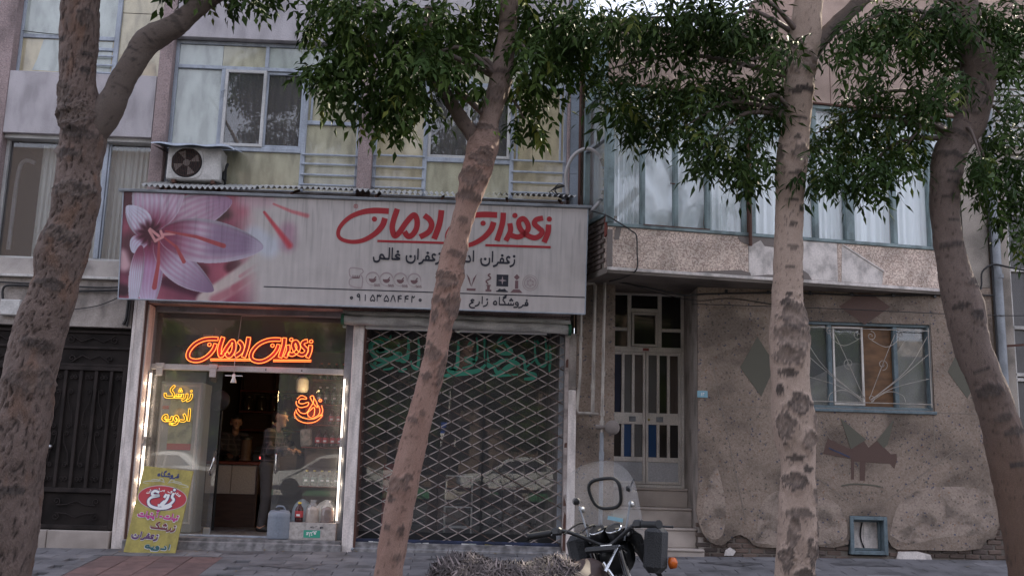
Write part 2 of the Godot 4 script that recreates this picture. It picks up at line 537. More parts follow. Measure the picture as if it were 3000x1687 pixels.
	mk("teal_print", Color(0.015, 0.085, 0.095), 0.5)
	mk("white_print", Color(0.72, 0.7, 0.68), 0.5)
	mk("silver_print", Color(0.42, 0.4, 0.3), 0.5)
	mk("leaf", Color(1, 1, 1), 0.62, {"vc": true, "back": lin(0.035, 0.066, 0.008), "spec": 0.28})
	mk("bark", Color(1, 1, 1), 0.95, {"vc": true, "tex": "grit", "scale": Vector3(4.0, 1.3, 4.0), "stain": "fine", "stain_scale": Vector3(2, 2, 2), "bump": "ridge", "cm": 1.2})
	mk("bark_smooth", Color(1, 1, 1), 0.9, {"vc": true, "tex": "fine", "scale": Vector3(1.5, 1.5, 1.5), "bump": "pit", "cm": 0.5, "stain": "grit", "stain_scale": Vector3(1, 2, 1)})
	mk("vc", Color(1, 1, 1), 0.75, {"vc": true})
	mk("vc_gloss", Color(1, 1, 1), 0.3, {"vc": true})

const T1 = [[-4.152, 0.00, 0.233], [-4.134, 0.45, 0.245], [-4.137, 0.80, 0.238], [-4.135, 1.15, 0.240], [-4.126, 1.51, 0.238], [-4.108, 1.88, 0.234], [-4.062, 2.25, 0.233], [-4.005, 2.48, 0.217], [-3.965, 2.71, 0.205], [-3.946, 2.94, 0.240], [-3.884, 3.27, 0.211], [-3.868, 3.52, 0.218], [-3.881, 3.76, 0.197], [-3.866, 4.10, 0.211], [-3.890, 4.28, 0.210], [-3.931, 4.44, 0.190], [-3.988, 4.72, 0.171], [-4.011, 5.11, 0.182], [-4.031, 5.51, 0.178]]
const T1B = [[-4.0, 3.85, 0.15], [-3.682, 4.33, 0.142], [-3.569, 4.64, 0.122], [-3.432, 4.95, 0.121], [-3.330, 5.12, 0.131], [-3.080, 5.29, 0.107], [-2.945, 5.43, 0.097], [-2.764, 5.61, 0.098], [-2.507, 5.84, 0.098]]
const T2 = [[-0.732, 0.08, 0.129], [-0.683, 0.52, 0.132], [-0.628, 0.88, 0.133], [-0.562, 1.25, 0.124], [-0.485, 1.61, 0.116], [-0.402, 1.99, 0.111], [-0.354, 2.37, 0.112], [-0.295, 2.76, 0.128], [-0.272, 3.01, 0.116], [-0.180, 3.41, 0.105], [-0.079, 3.82, 0.137], [-0.034, 4.03, 0.151], [-0.004, 4.17, 0.155], [0.024, 4.28, 0.132], [0.048, 4.44, 0.100], [0.143, 4.86, 0.110], [0.190, 5.28, 0.091], [0.208, 5.71, 0.090], [0.235, 5.97, 0.072]]
const T2B = [[0.0, 4.02, 0.1], [-0.100, 4.25, 0.078], [-0.256, 4.47, 0.070], [-0.417, 4.71, 0.066], [-0.571, 4.91, 0.063], [-0.629, 5.16, 0.055], [-0.604, 5.41, 0.047], [-0.599, 5.58, 0.040]]
const T3 = [[2.984, 0.17, 0.180], [3.006, 0.44, 0.181], [3.018, 0.80, 0.168], [3.040, 1.17, 0.156], [3.007, 1.53, 0.198], [2.982, 1.91, 0.177], [2.981, 2.29, 0.188], [2.971, 2.67, 0.151], [2.982, 2.93, 0.142], [2.995, 3.33, 0.139], [3.018, 3.73, 0.134], [3.047, 4.14, 0.155], [3.109, 4.57, 0.136], [3.149, 4.99, 0.147], [3.173, 5.20, 0.154], [3.205, 5.41, 0.165], [3.263, 5.85, 0.139], [3.286, 6.11, 0.140]]
const T3B = [[3.12, 4.95, 0.1], [3.243, 5.25, 0.101], [3.375, 5.42, 0.088], [3.586, 5.65, 0.076], [3.803, 5.87, 0.072], [3.993, 6.10, 0.068]]
const T4 = [[5.199, 0.22, 0.197], [5.118, 0.85, 0.189], [5.056, 1.22, 0.181], [4.995, 1.59, 0.175], [4.893, 1.96, 0.166], [4.755, 2.35, 0.169], [4.702, 2.73, 0.186], [4.638, 2.99, 0.159], [4.578, 3.39, 0.139], [4.563, 3.79, 0.136], [4.620, 4.20, 0.161], [4.724, 4.42, 0.153], [4.877, 4.63, 0.154], [4.977, 5.07, 0.170], [4.978, 5.32, 0.164], [4.894, 5.66, 0.145], [4.850, 6.19, 0.135]]
const LOGO = [
	[0.033, 3.569, 1.302, 3.374, 1.303, 3.208, 1.275, 3.044, 1.199, 2.926, 1.076, 2.897, 0.966, 2.948, 0.898, 3.084, 0.868, 3.236, 0.894, 3.386, 0.983, 3.486, 1.099, 3.521, 1.206],
	[0.05, 3.378, 1.187],
	[0.036, 3.683, 1.338, 3.643, 1.203, 3.623, 1.076, 3.659, 0.972, 3.720, 1.016, 3.812, 1.160, 3.906, 1.262, 3.953, 1.201, 3.952, 1.088, 3.902, 0.995, 3.840, 0.969, 3.789, 1.033],
	[0.036, 4.049, 1.263, 4.125, 1.207, 4.156, 1.131, 4.117, 1.038, 4.001, 0.966],
	[0.038, 4.281, 1.342, 4.260, 1.155, 4.194, 0.945],
	[0.016, 3.429, 0.892, 4.367, 0.898],
	[0.033, 5.040, 1.303, 4.844, 1.303, 4.680, 1.275, 4.515, 1.198, 4.396, 1.076, 4.366, 0.965, 4.417, 0.897, 4.554, 0.866, 4.707, 0.893, 4.859, 0.983, 4.960, 1.099, 4.996, 1.206],
	[0.05, 4.852, 1.184],
	[0.036, 5.123, 1.338, 5.114, 1.186, 5.048, 0.951],
	[0.034, 5.215, 1.197, 5.227, 1.092, 5.167, 0.956],
	[0.034, 5.667, 1.284, 5.576, 1.259, 5.550, 1.202, 5.608, 1.148, 5.659, 1.100, 5.626, 1.038, 5.542, 1.011, 5.421, 1.063, 5.355, 1.138, 5.338, 1.223, 5.393, 1.267, 5.451, 1.212, 5.468, 1.128, 5.414, 1.056, 5.331, 1.013, 5.232, 1.035],
	[0.05, 5.282, 1.305],
	[0.036, 5.745, 1.198, 5.737, 1.082, 5.688, 0.953],
	[0.05, 5.752, 1.273],
	[0.016, 4.893, 0.887, 5.782, 0.891],
]
const PRAYER = [
	[0.03, 1.05, 2.86, 1.06, 2.68, 1.05, 2.48],
	[0.03, 0.98, 2.98, 1.00, 2.78, 1.00, 2.61, 0.95, 2.56, 0.87, 2.62, 0.84, 2.74, 0.83, 2.93],
	[0.026, 0.84, 2.65, 0.75, 2.57, 0.70, 2.55, 0.68, 2.67, 0.63, 2.71, 0.56, 2.68, 0.50, 2.58],
	[0.045, 0.69, 2.54, 0.74, 2.46, 0.84, 2.43, 0.80, 2.38, 0.69, 2.37],
	[0.05, 0.63, 2.55, 0.57, 2.59, 0.45, 2.53, 0.37, 2.46, 0.30, 2.45, 0.26, 2.52],
	[0.05, 0.58, 2.61, 0.40, 2.63, 0.27, 2.55, 0.18, 2.55, 0.14, 2.65, 0.12, 2.85, 0.10, 2.95],
	[0.04, 0.27, 2.78, 0.36, 2.73, 0.50, 2.75, 0.39, 2.88],
	[0.05, 0.13, 2.56, 0.05, 2.48, -0.09, 2.44, -0.23, 2.42, -0.38, 2.39, -0.46, 2.38],
	[0.03, -0.01, 2.95, 0.01, 2.77, -0.01, 2.62, -0.10, 2.59, -0.17, 2.63, -0.09, 2.64, -0.03, 2.59, -0.09, 2.53, -0.20, 2.50],
	[0.04, -0.27, 2.89, -0.27, 2.70, -0.28, 2.52, -0.37, 2.45, -0.39, 2.49, -0.28, 2.46],
	[0.03, -0.85, 2.93, -0.83, 2.71, -0.84, 2.48, -0.91, 2.50, -0.94, 2.58],
	[0.035, -1.00, 2.93, -0.98, 2.74, -1.01, 2.59, -1.07, 2.57, -1.10, 2.62],
	[0.05, -1.09, 2.69, -1.15, 2.67, -1.16, 2.61, -1.09, 2.60, -1.09, 2.69],
	[0.05, -0.97, 2.61, -1.15, 2.63, -1.28, 2.58, -1.42, 2.60, -1.51, 2.70, -1.52, 2.80, -1.42, 2.84, -1.33, 2.81],
	[0.05, -1.18, 2.70, -1.31, 2.72, -1.42, 2.71, -1.32, 2.73],
	[0.045, -1.19, 2.59, -1.34, 2.51, -1.45, 2.47, -1.52, 2.53],
	[0.06, -1.45, 2.53],
	[0.06, -1.12, 2.80],
	[0.025, -1.24, 2.94, -1.28, 2.87, -1.42, 2.91],
	[0.025, -0.99, 2.46, -1.11, 2.44, -1.02, 2.42],
	[0.025, -1.33, 2.44, -1.25, 2.45, -1.18, 2.48],
	[0.025, 0.36, 2.98, 0.29, 2.86, 0.42, 2.90],
	[0.025, 0.86, 2.93, 0.89, 2.88],
	[0.025, 0.71, 2.94, 0.72, 2.91],
	[0.025, -0.08, 2.90, -0.12, 2.83, -0.04, 2.86],
	[0.025, 0.20, 2.41, 0.30, 2.40, 0.60, 2.43],
]
const ZARENEON = [
	[0, -2.491, 1.974, -2.438, 2.023, -2.376, 2.005, -2.363, 1.978, -2.441, 1.975, -2.465, 1.930, -2.414, 1.909, -2.332, 1.934, -2.340, 1.883, -2.433, 1.858, -2.491, 1.890, -2.500, 1.946],
	[0, -2.477, 1.846, -2.428, 1.786, -2.350, 1.783, -2.300, 1.862, -2.260, 1.942, -2.265, 2.020, -2.309, 2.007, -2.259, 1.919, -2.200, 1.865, -2.221, 1.943, -2.265, 2.008],
	[0, -2.507, 1.801, -2.509, 1.745, -2.455, 1.680, -2.342, 1.645, -2.221, 1.665, -2.147, 1.722, -2.125, 1.762, -2.170, 1.744, -2.235, 1.709, -2.312, 1.701, -2.413, 1.726, -2.478, 1.779, -2.498, 1.829],
	[0, -2.191, 1.894, -2.165, 1.833, -2.177, 1.766, -2.246, 1.720, -2.303, 1.729, -2.333, 1.778, -2.297, 1.824, -2.244, 1.864, -2.238, 1.764, -2.259, 1.741],
	[0, -2.146, 1.895, -2.126, 1.834, -2.133, 1.778, -2.165, 1.755],
	[0, -2.168, 1.983, -2.148, 1.965, -2.166, 1.944, -2.186, 1.964, -2.168, 1.983],
]
const JAG = [3.06, 0.61, 3.10, 0.43, 3.14, 0.32, 3.22, 0.21, 3.32, 0.16, 3.41, 0.15, 3.52, 0.23, 3.58, 0.28, 3.66, 0.30, 3.77, 0.25, 3.83, 0.18, 3.90, 0.15, 4.04, 0.14, 4.39, 0.14, 4.72, 0.17, 4.94, 0.16, 5.14, 0.21, 5.17, 0.29]
const JAG2 = [5.69, 0.30, 5.74, 0.20, 5.81, 0.16, 6.15, 0.16, 6.70, 0.16, 6.98, 0.20, 7.07, 0.32, 7.18, 0.34, 7.25, 0.52, 7.30, 0.64]
const DIA_T = [5.50, 3.75, 5.86, 3.51, 5.48, 3.24, 5.12, 3.49]
const DIA_L = [3.94, 3.02, 4.19, 2.63, 3.98, 2.18, 3.69, 2.58]
const DIA_R = [6.84, 2.97, 6.64, 2.61, 6.90, 2.24, 7.11, 2.59]
const BIRD = [4.83, 1.42, 4.90, 1.63, 5.20, 1.50, 5.39, 1.63, 5.47, 1.52, 5.59, 1.62, 5.78, 1.44, 5.86, 1.45, 5.86, 1.36, 5.82, 1.24, 5.76, 1.31, 5.42, 1.32, 5.40, 1.07, 5.33, 1.07, 5.34, 1.32, 5.26, 1.33, 5.25, 1.08, 5.21, 1.08, 5.22, 1.36]
const WING1 = [5.09, 1.91, 5.44, 1.63, 5.22, 1.49]
const WING2 = [5.84, 1.92, 5.74, 1.57, 5.68, 1.52, 5.59, 1.62]
const SEAMS = [3.30, 2.66, 3.74, 0.47, 3.52, 2.02, 4.13, 2.03, 4.69, 1.12, 5.21, 0.77, 5.62, 0.76, 6.93, 1.69, 6.42, 3.44, 6.40, 1.37]

const CROWN1 = [-2.81, 5.73, 4.5, 0.13, -2.52, 5.76, 4.4, 0.14, -2.24, 5.69, 4.6, 0.13, -2.16, 5.96, 4.3, 0.15, -3.11, 5.84, 4.6, 0.18]
const CROWN2 = [-1.54, 5.60, 4.2, 0.29, -1.15, 5.37, 4.8, 0.29, -1.07, 5.23, 4.3, 0.29, -1.42, 5.04, 4.6, 0.22, -1.56, 4.89, 4.2, 0.16, -1.67, 4.93, 4.4, 0.11, -0.88, 4.79, 4.4, 0.23, -1.09, 4.63, 4.2, 0.15, -0.93, 4.47, 4.3, 0.10, -0.66, 4.58, 4.6, 0.14, -0.64, 5.23, 4.9, 0.29, -0.40, 5.65, 4.2, 0.27, -0.58, 4.82, 5.0, 0.19, -0.32, 4.88, 4.9, 0.16, -0.11, 5.58, 4.1, 0.23, -0.17, 4.80, 4.6, 0.11, -1.23, 4.66, 4.7, 0.15, 0.42, 5.69, 4.2, 0.21, 0.40, 5.03, 4.8, 0.18, 0.35, 4.91, 4.3, 0.17, 0.50, 4.76, 4.2, 0.12, 0.40, 4.53, 4.3, 0.08, 0.68, 5.38, 4.6, 0.26, 0.66, 5.05, 4.4, 0.15, 0.88, 5.27, 4.2, 0.17, 0.16, 5.74, 4.6, 0.22, 0.89, 5.70, 4.4, 0.26]
const CROWN3 = [1.13, 5.06, 4.3, 0.12, 1.29, 4.93, 4.5, 0.15, 1.18, 4.60, 4.7, 0.11, 1.41, 4.73, 4.3, 0.10, 1.53, 4.86, 4.3, 0.15, 1.59, 4.69, 4.1, 0.11, 1.66, 4.51, 4.1, 0.11, 1.73, 4.59, 4.3, 0.12, 1.76, 5.03, 4.3, 0.18, 1.85, 4.78, 4.3, 0.14, 1.89, 4.81, 4.7, 0.17, 2.03, 4.70, 4.1, 0.11, 1.95, 4.38, 4.7, 0.06, 2.12, 4.85, 4.7, 0.17, 2.09, 4.61, 4.7, 0.11, 2.12, 4.16, 4.7, 0.10, 2.22, 4.28, 4.7, 0.12, 2.36, 4.18, 4.3, 0.12, 2.36, 4.89, 4.7, 0.19, 2.57, 4.89, 4.1, 0.16, 2.41, 4.38, 4.7, 0.14, 2.57, 4.22, 4.3, 0.14, 2.66, 4.13, 4.1, 0.06, 2.67, 4.89, 4.5, 0.16, 2.64, 4.54, 4.7, 0.14, 2.61, 4.27, 4.7, 0.11, 2.59, 4.06, 4.7, 0.07, 2.97, 5.16, 4.1, 0.14, 2.88, 4.75, 4.5, 0.10, 3.10, 5.23, 4.1, 0.13, 1.05, 5.35, 4.8, 0.27, 1.51, 5.43, 4.4, 0.26, 1.83, 5.43, 4.8, 0.29, 2.26, 5.54, 4.5, 0.30, 2.72, 5.61, 4.3, 0.27, 1.38, 5.36, 5.2, 0.19, 2.41, 5.48, 5.0, 0.21, 1.95, 5.54, 5.0, 0.21, 2.68, 5.04, 5.1, 0.16]
const CROWN4 = [3.42, 4.57, 4.1, 0.12, 3.23, 4.12, 4.7, 0.11, 3.20, 3.94, 4.7, 0.09, 3.58, 4.74, 4.1, 0.13, 3.63, 4.45, 4.1, 0.16, 3.48, 4.04, 4.5, 0.12, 3.75, 4.83, 4.3, 0.14, 3.85, 4.62, 4.1, 0.17, 3.61, 4.10, 4.7, 0.15, 3.76, 4.02, 4.3, 0.08, 3.97, 4.96, 4.3, 0.15, 4.07, 4.76, 4.1, 0.17, 4.06, 4.44, 4.1, 0.17, 3.80, 3.96, 4.7, 0.10, 4.21, 4.85, 4.3, 0.15, 4.20, 4.53, 4.3, 0.15, 4.01, 4.09, 4.7, 0.12, 4.15, 4.54, 4.7, 0.11, 4.19, 4.31, 4.5, 0.09, 4.28, 4.87, 4.5, 0.13, 4.34, 4.98, 4.7, 0.15, 4.58, 4.93, 4.3, 0.12, 4.78, 5.22, 4.3, 0.15, 3.94, 5.24, 4.1, 0.12, 3.37, 5.24, 5.0, 0.16, 3.72, 5.46, 4.9, 0.20, 3.55, 5.04, 5.2, 0.14, 4.07, 5.31, 4.9, 0.21, 4.09, 5.71, 4.6, 0.22, 4.63, 5.57, 4.4, 0.24, 4.32, 5.58, 4.8, 0.22, 4.64, 5.59, 4.9, 0.21, 4.42, 4.80, 5.1, 0.16, 5.23, 5.73, 4.3, 0.27, 5.25, 5.33, 4.6, 0.22, 5.45, 5.91, 4.3, 0.27, 5.33, 4.57, 4.4, 0.21, 5.03, 4.32, 4.6, 0.17, 5.36, 4.22, 4.3, 0.23, 5.03, 4.11, 4.5, 0.15, 5.19, 3.94, 4.4, 0.17, 5.40, 3.81, 4.3, 0.17, 4.80, 4.13, 4.8, 0.11, 5.17, 4.83, 4.7, 0.15, 5.39, 3.54, 4.4, 0.11]
const SCAR1 = [5.47, -0.39, 0.090, 0.037, 5.27, -0.69, 0.067, 0.030, 5.04, -0.66, 0.067, 0.030, 4.82, -0.43, 0.052, 0.022, 4.89, 0.87, 0.075, 0.030, 4.47, -0.58, 0.112, 0.157, 4.26, -0.12, 0.224, 0.112, 4.08, 0.14, 0.168, 0.060, 3.88, -0.37, 0.149, 0.045, 3.52, 0.15, 0.205, 0.075, 3.09, 0.06, 0.187, 0.067, 2.63, 0.24, 0.149, 0.052, 1.74, 0.54, 0.224, 0.112, 2.07, 0.48, 0.149, 0.052, 0.76, 0.39, 0.112, 0.052, 4.71, 0.77, 0.052, 0.052, 5.26, 0.57, 0.082, 0.093]
const SCAR2 = [4.67, 0.13, 0.067, 0.090, 4.32, -0.35, 0.157, 0.037, 3.81, -0.17, 0.149, 0.090, 4.01, 0.24, 0.112, 0.104, 3.63, 0.01, 0.157, 0.052, 3.07, 0.19, 0.075, 0.037, 3.00, 1.25, 0.067, 0.149, 3.39, 0.12, 0.052, 0.037, 2.80, -0.10, 0.119, 0.097, 2.57, 0.80, 0.127, 0.104, 2.45, -0.55, 0.045, 0.067, 2.60, -0.63, 0.075, 0.037, 2.37, 0.78, 0.060, 0.052, 2.10, -0.17, 0.101, 0.063, 1.88, -0.25, 0.060, 0.037, 1.96, 0.82, 0.037, 0.149, 2.18, -0.68, 0.052, 0.022, 1.47, -0.44, 0.060, 0.030, 1.55, 0.10, 0.034, 0.045, 0.89, -0.46, 0.104, 0.075, 0.96, 0.21, 0.052, 0.037, 0.75, -0.69, 0.060, 0.037, 0.50, 0.44, 0.037, 0.060, 0.50, -0.56, 0.045, 0.030, 0.25, 0.47, 0.052, 0.037, 4.90, 0.05, 0.090, 0.030, 5.15, 0.23, 0.082, 0.019, 5.45, -0.09, 0.082, 0.019, 5.34, -0.23, 0.075, 0.015]
const SCAR3 = [5.13, -0.18, 0.157, 0.112, 5.28, -0.72, 0.075, 0.060, 4.82, -0.30, 0.090, 0.034, 4.85, 0.40, 0.097, 0.037, 4.54, -0.16, 0.104, 0.022, 4.17, 0.29, 0.119, 0.082, 4.15, -1.03, 0.045, 0.067, 3.97, -0.02, 0.090, 0.026, 4.32, -0.09, 0.034, 0.045, 3.70, -0.08, 0.052, 0.019, 3.63, 0.73, 0.045, 0.037, 3.46, -0.02, 0.060, 0.019, 3.23, 0.16, 0.067, 0.026, 3.03, -0.10, 0.060, 0.022, 2.95, 1.04, 0.037, 0.030, 2.77, -0.20, 0.034, 0.022, 2.69, -0.46, 0.052, 0.037, 2.56, 0.16, 0.157, 0.149, 2.37, -0.02, 0.172, 0.142, 2.18, -0.27, 0.149, 0.090, 2.02, -0.41, 0.097, 0.037, 1.87, -0.85, 0.052, 0.045, 1.73, 0.13, 0.127, 0.097, 1.54, -0.69, 0.082, 0.149, 1.40, 0.48, 0.082, 0.090, 1.55, 0.92, 0.037, 0.112, 1.24, -0.40, 0.104, 0.030, 1.14, 0.26, 0.052, 0.037, 1.01, -0.43, 0.127, 0.082, 0.92, 0.85, 0.045, 0.082, 0.74, -0.13, 0.149, 0.045, 0.59, -0.45, 0.052, 0.187, 0.34, -0.75, 0.075, 0.112, 0.38, 0.56, 0.067, 0.149, 0.60, 0.99, 0.030, 0.090, 0.20, 0.17, 0.112, 0.060]
const SCAR4 = [4.42, -0.27, 0.187, 0.022, 4.21, -0.08, 0.172, 0.030, 4.05, 0.17, 0.112, 0.019, 3.93, -0.03, 0.112, 0.015, 3.80, 0.20, 0.112, 0.019, 3.32, -0.15, 0.149, 0.034, 4.64, -0.73, 0.149, 0.022, 2.93, 0.73, 0.090, 0.052, 2.73, -0.61, 0.090, 0.037, 3.56, 0.35, 0.112, 0.015, 2.62, 0.15, 0.075, 0.060, 1.93, -0.50, 0.149, 0.060, 1.67, -0.30, 0.112, 0.030, 1.53, 0.12, 0.127, 0.045, 1.23, -0.04, 0.097, 0.030, 2.12, -0.50, 0.075, 0.022, 4.85, -0.11, 0.090, 0.149]


# ---------------------------------------------------------------- street
func street() -> void:
	var b := B.new()
	# one sheet under everything: the bed of the pavement, out to the kerb, then the far ground
	var rows := []
	for z in [-1.0, 0.0, 2.0, 4.1]:
		rows.append([Vector3(-40, ground(-40, z) - 0.035, z), Vector3(40, ground(40, z) - 0.035, z)])
	b.grid(rows)
	var o := obj("pavement", b, M.joint)
	tag(o, "pavement of small grey pavers sloping from the shop to the street", "", "", "structure")
	b = B.new()
	b.grid([[Vector3(-40, ground(-40, 5) - 0.2, 4.9), Vector3(40, ground(40, 5) - 0.2, 4.9)], [Vector3(-40, -0.62, 10), Vector3(40, -0.1, 10)], [Vector3(-40, -0.35, 22), Vector3(40, 0.35, 22)], [Vector3(-300, -0.3, 300), Vector3(300, 0.3, 300)]])
	o = obj("road", b, M.asphalt)
	tag(o, "dark asphalt road in front of the trees", "", "", "structure")
	b = B.new()
	b.grid([[Vector3(-300, -3, -300), Vector3(300, -3, -300)], [Vector3(-300, -1.2, -1), Vector3(300, -1.2, -1)], [Vector3(-300, -1.2, 300), Vector3(300, -1.2, 300)]])
	o = obj("ground", b, M.soil)
	tag(o, "bare earth under the street", "", "", "structure")
	# planting strip with a kerb each side
	b = B.new()
	b.grid([[Vector3(-40, ground(-40, 5) - 0.12, 4.1), Vector3(40, ground(40, 5) - 0.12, 4.1)], [Vector3(-40, ground(-40, 5) - 0.12, 4.9), Vector3(40, ground(40, 5) - 0.12, 4.9)]])
	o = obj("planting_strip", b, M.soil)
	tag(o, "strip of bare soil along the kerb that the trees grow from", "", "", "structure")
	for k in 2:
		var z: float = [4.1, 4.9][k]
		b = B.new()
		b.box(Vector3(0, ground(0, 5) - 0.12, z), Vector3(80, 0.28, 0.14), 0.015, Basis(Vector3.BACK, 0.012))
		o = obj("kerb", b, M.kerb)
		tag(o, "kerb beside the strip of soil", "", "", "structure")
	pavers(get_node("pavement"))


func pavers(pv: Node3D) -> void:
	# red field near the first tree, grey pavers in running bond elsewhere
	var mesh := []
	for s in [Vector3(0.372, 0.05, 0.386), Vector3(0.443, 0.05, 0.216)]:
		var b := B.new()
		b.box(Vector3(0, -0.025, 0), s, 0.006)
		mesh.append(b.done())
	var slope := Basis(Vector3.BACK, 0.012) * Basis(Vector3.RIGHT, 0.0997)
	for i in 4:
		for j in 9:
			var x := -4.47 + i * 0.38
			var z := 0.75 + j * 0.394
			var t := Transform3D(slope * Basis(Vector3.UP, rng.randf_range(-0.008, 0.008)), Vector3(x, ground(x, z) + rng.randf_range(-0.004, 0.003), z))
			share("red_paver", mesh[0], M.paver_red if rng.randf() < 0.6 else M.paver_red_dark, t, pv)
	var rest := B.new()
	var n := 0
	for j in 18:
		var z := 0.19 + j * 0.222
		for i in 46:
			var x := -8.6 + i * 0.45 + (0.225 if j % 2 else 0.0)
			if x > -4.88 and x < -2.92 and z > 0.5:
				continue
			var p := Vector3(x, ground(x, z) + rng.randf_range(-0.0015, 0.0015), z)
			var bas := slope * Basis(Vector3.UP, rng.randf_range(-0.012, 0.012)) * Basis(Vector3.RIGHT, rng.randf_range(-0.004, 0.004))
			if z < 2.0 and x > -5.6 and x < 8.2 and n < 264:
				n += 1
				share("paver", mesh[1], M.paver if rng.randf() < 0.75 else M.paver_light, Transform3D(bas, p), pv)
			else:
				rest.box(p - Vector3(0, 0.025, 0), Vector3(0.443, 0.05, 0.216), 0.0, bas)
	# old stains trodden into the paving
	for q in [[-2.2, 1.1, 0.34], [-0.2, 0.5, 0.28], [1.1, 1.5, 0.4], [3.4, 0.6, 0.3], [-1.3, 1.75, 0.22], [5.2, 0.5, 0.36], [-3.0, 0.25, 0.25]]:
		var sb := B.new()
		var ring := []
		for k in 26:
			var an := TAU * k / 26
			var r: float = q[2] * (0.75 + 0.2 * sin(an * 3.0 + q[0]) + 0.12 * sin(an * 7.0 + q[1] * 5.0))
			var x: float = q[0] + cos(an) * r * 1.5
			var z: float = q[1] + sin(an) * r * 0.6
			ring.append(Vector3(x, ground(x, z) + 0.0055, z))
		var hub := Vector3(q[0], ground(q[0], q[1]) + 0.0055, q[1])
		for k in 26:
			sb.face([hub, ring[k], ring[(k + 1) % 26]], Vector3.UP)
		obj("stain", sb, mk("trodden_stain", Color(0.15, 0.142, 0.148), 0.7, {"tex": "grit", "scale": Vector3(1.5, 1.5, 1.5), "stain": "blotch", "stain_scale": Vector3(1.5, 1.5, 1.5)}), pv)
	var lf := B.new()
	for i in 70:
		var x := rng.randf_range(-6.0, 7.5)
		var z := rng.randf_range(0.1, 2.2)
		if i < 26:
			z = rng.randf_range(0.08, 0.3)
		var d := Vector3(cos(i * 2.4), 0, sin(i * 2.4))
		var e := Vector3(-d.z, 0, d.x)
		var p := Vector3(x, ground(x, z) + 0.007, z)
		lf.face([p - d * 0.04, p + e * 0.014 + Vector3(0, 0.006, 0), p + d * 0.045 + Vector3(0, 0.012, 0), p - e * 0.014 + Vector3(0, 0.004, 0)], Vector3.UP)
	var lo := obj("fallen_leaves", lf, mk("dry_leaf", Color(0.16, 0.11, 0.045), 0.8))
	tag(lo, "scattered dry leaves on the pavement", "leaves", "", "stuff")
	# narrow strips beside the red field
	for s in [-4.77, -3.04]:
		for j in 9:
			var z := 0.75 + j * 0.394
			rest.box(Vector3(s, ground(s, z) - 0.027, z), Vector3(0.2, 0.05, 0.38), 0.0, slope)
	var o := obj("far_pavers", rest, M.paver, pv)
	o.set_meta("kind", "stuff")


# ---------------------------------------------------------------- apartment building on the left
func frame_bars(b: B, xs: Array, ys: Array, x0: float, x1: float, y0: float, y1: float, w: float, z: float, d: float) -> void:
	# an outer frame plus full-height posts at xs and full-width rails at ys
	for x in [x0 + w / 2, x1 - w / 2] + xs:
		b.box(Vector3(x, (y0 + y1) / 2, z), Vector3(w, y1 - y0, d), 0.006)
	for y in [y0 + w / 2, y1 - w / 2] + ys:
		b.box(Vector3((x0 + x1) / 2, y, z - 0.003), Vector3(x1 - x0 - 0.004, w, d - 0.004), 0.006)


func rect(b: B, x0: float, x1: float, y0: float, y1: float, w: float, z: float, d: float) -> void:
	b.span(x0, x0 + w, y0, y1, z - d / 2, z + d / 2, 0.005)
	b.span(x1 - w, x1, y0, y1, z - d / 2, z + d / 2, 0.005)
	b.span(x0 + w, x1 - w, y0, y0 + w, z - d / 2, z + d / 2 - 0.002, 0.005)
	b.span(x0 + w, x1 - w, y1 - w, y1, z - d / 2, z + d / 2 - 0.002, 0.005)


func pane(x0: float, x1: float, y0: float, y1: float, z: float, m: Material, parent: Node, thick := 0.006) -> MeshInstance3D:
	var b := B.new()
	b.span(x0, x1, y0, y1, z - thick / 2, z + thick / 2)
	return obj("pane", b, m, parent)


func drape(x0: float, x1: float, y0: float, y1: float, z: float, folds: float, depth: float, sag := 0.0) -> B:
	var b := B.new()
	var rows := []
	var ph := rng.randf() * 6.0
	for j in 15:
		var t := j / 14.0
		var row := []
		for i in 61:
			var u := i / 60.0
			var w := sin(u * folds * TAU + ph + sin(u * 9.0) * 0.8) * depth * (0.5 + 0.5 * t) + sin(u * folds * 2.3 * TAU + t * 2.0) * depth * 0.3
			if sag > 0.0:
				# a sheet hung by its corners: folds run as swags
				w = sin((t + sag * 0.35 * pow(2.0 * u - 1.0, 2.0)) * 22.0 + u * 2.0) * depth * smoothstep(0.0, 0.3, t) + sin(u * 30.0 + ph) * depth * 0.35
			row.append(Vector3(lerpf(x0, x1, u), lerpf(y1, y0, t), z + w))
		rows.append(row)
	b.grid(rows)
	return b


func rails_bars(parent: Node, x0: float, x1: float, ys: Array, z: float, m: Material) -> void:
	for y in ys:
		var b := B.new()
		b.span(x0, x1, y - 0.013, y + 0.013, z - 0.012, z + 0.012, 0.004)
		obj("guard_rail", b, m, parent)


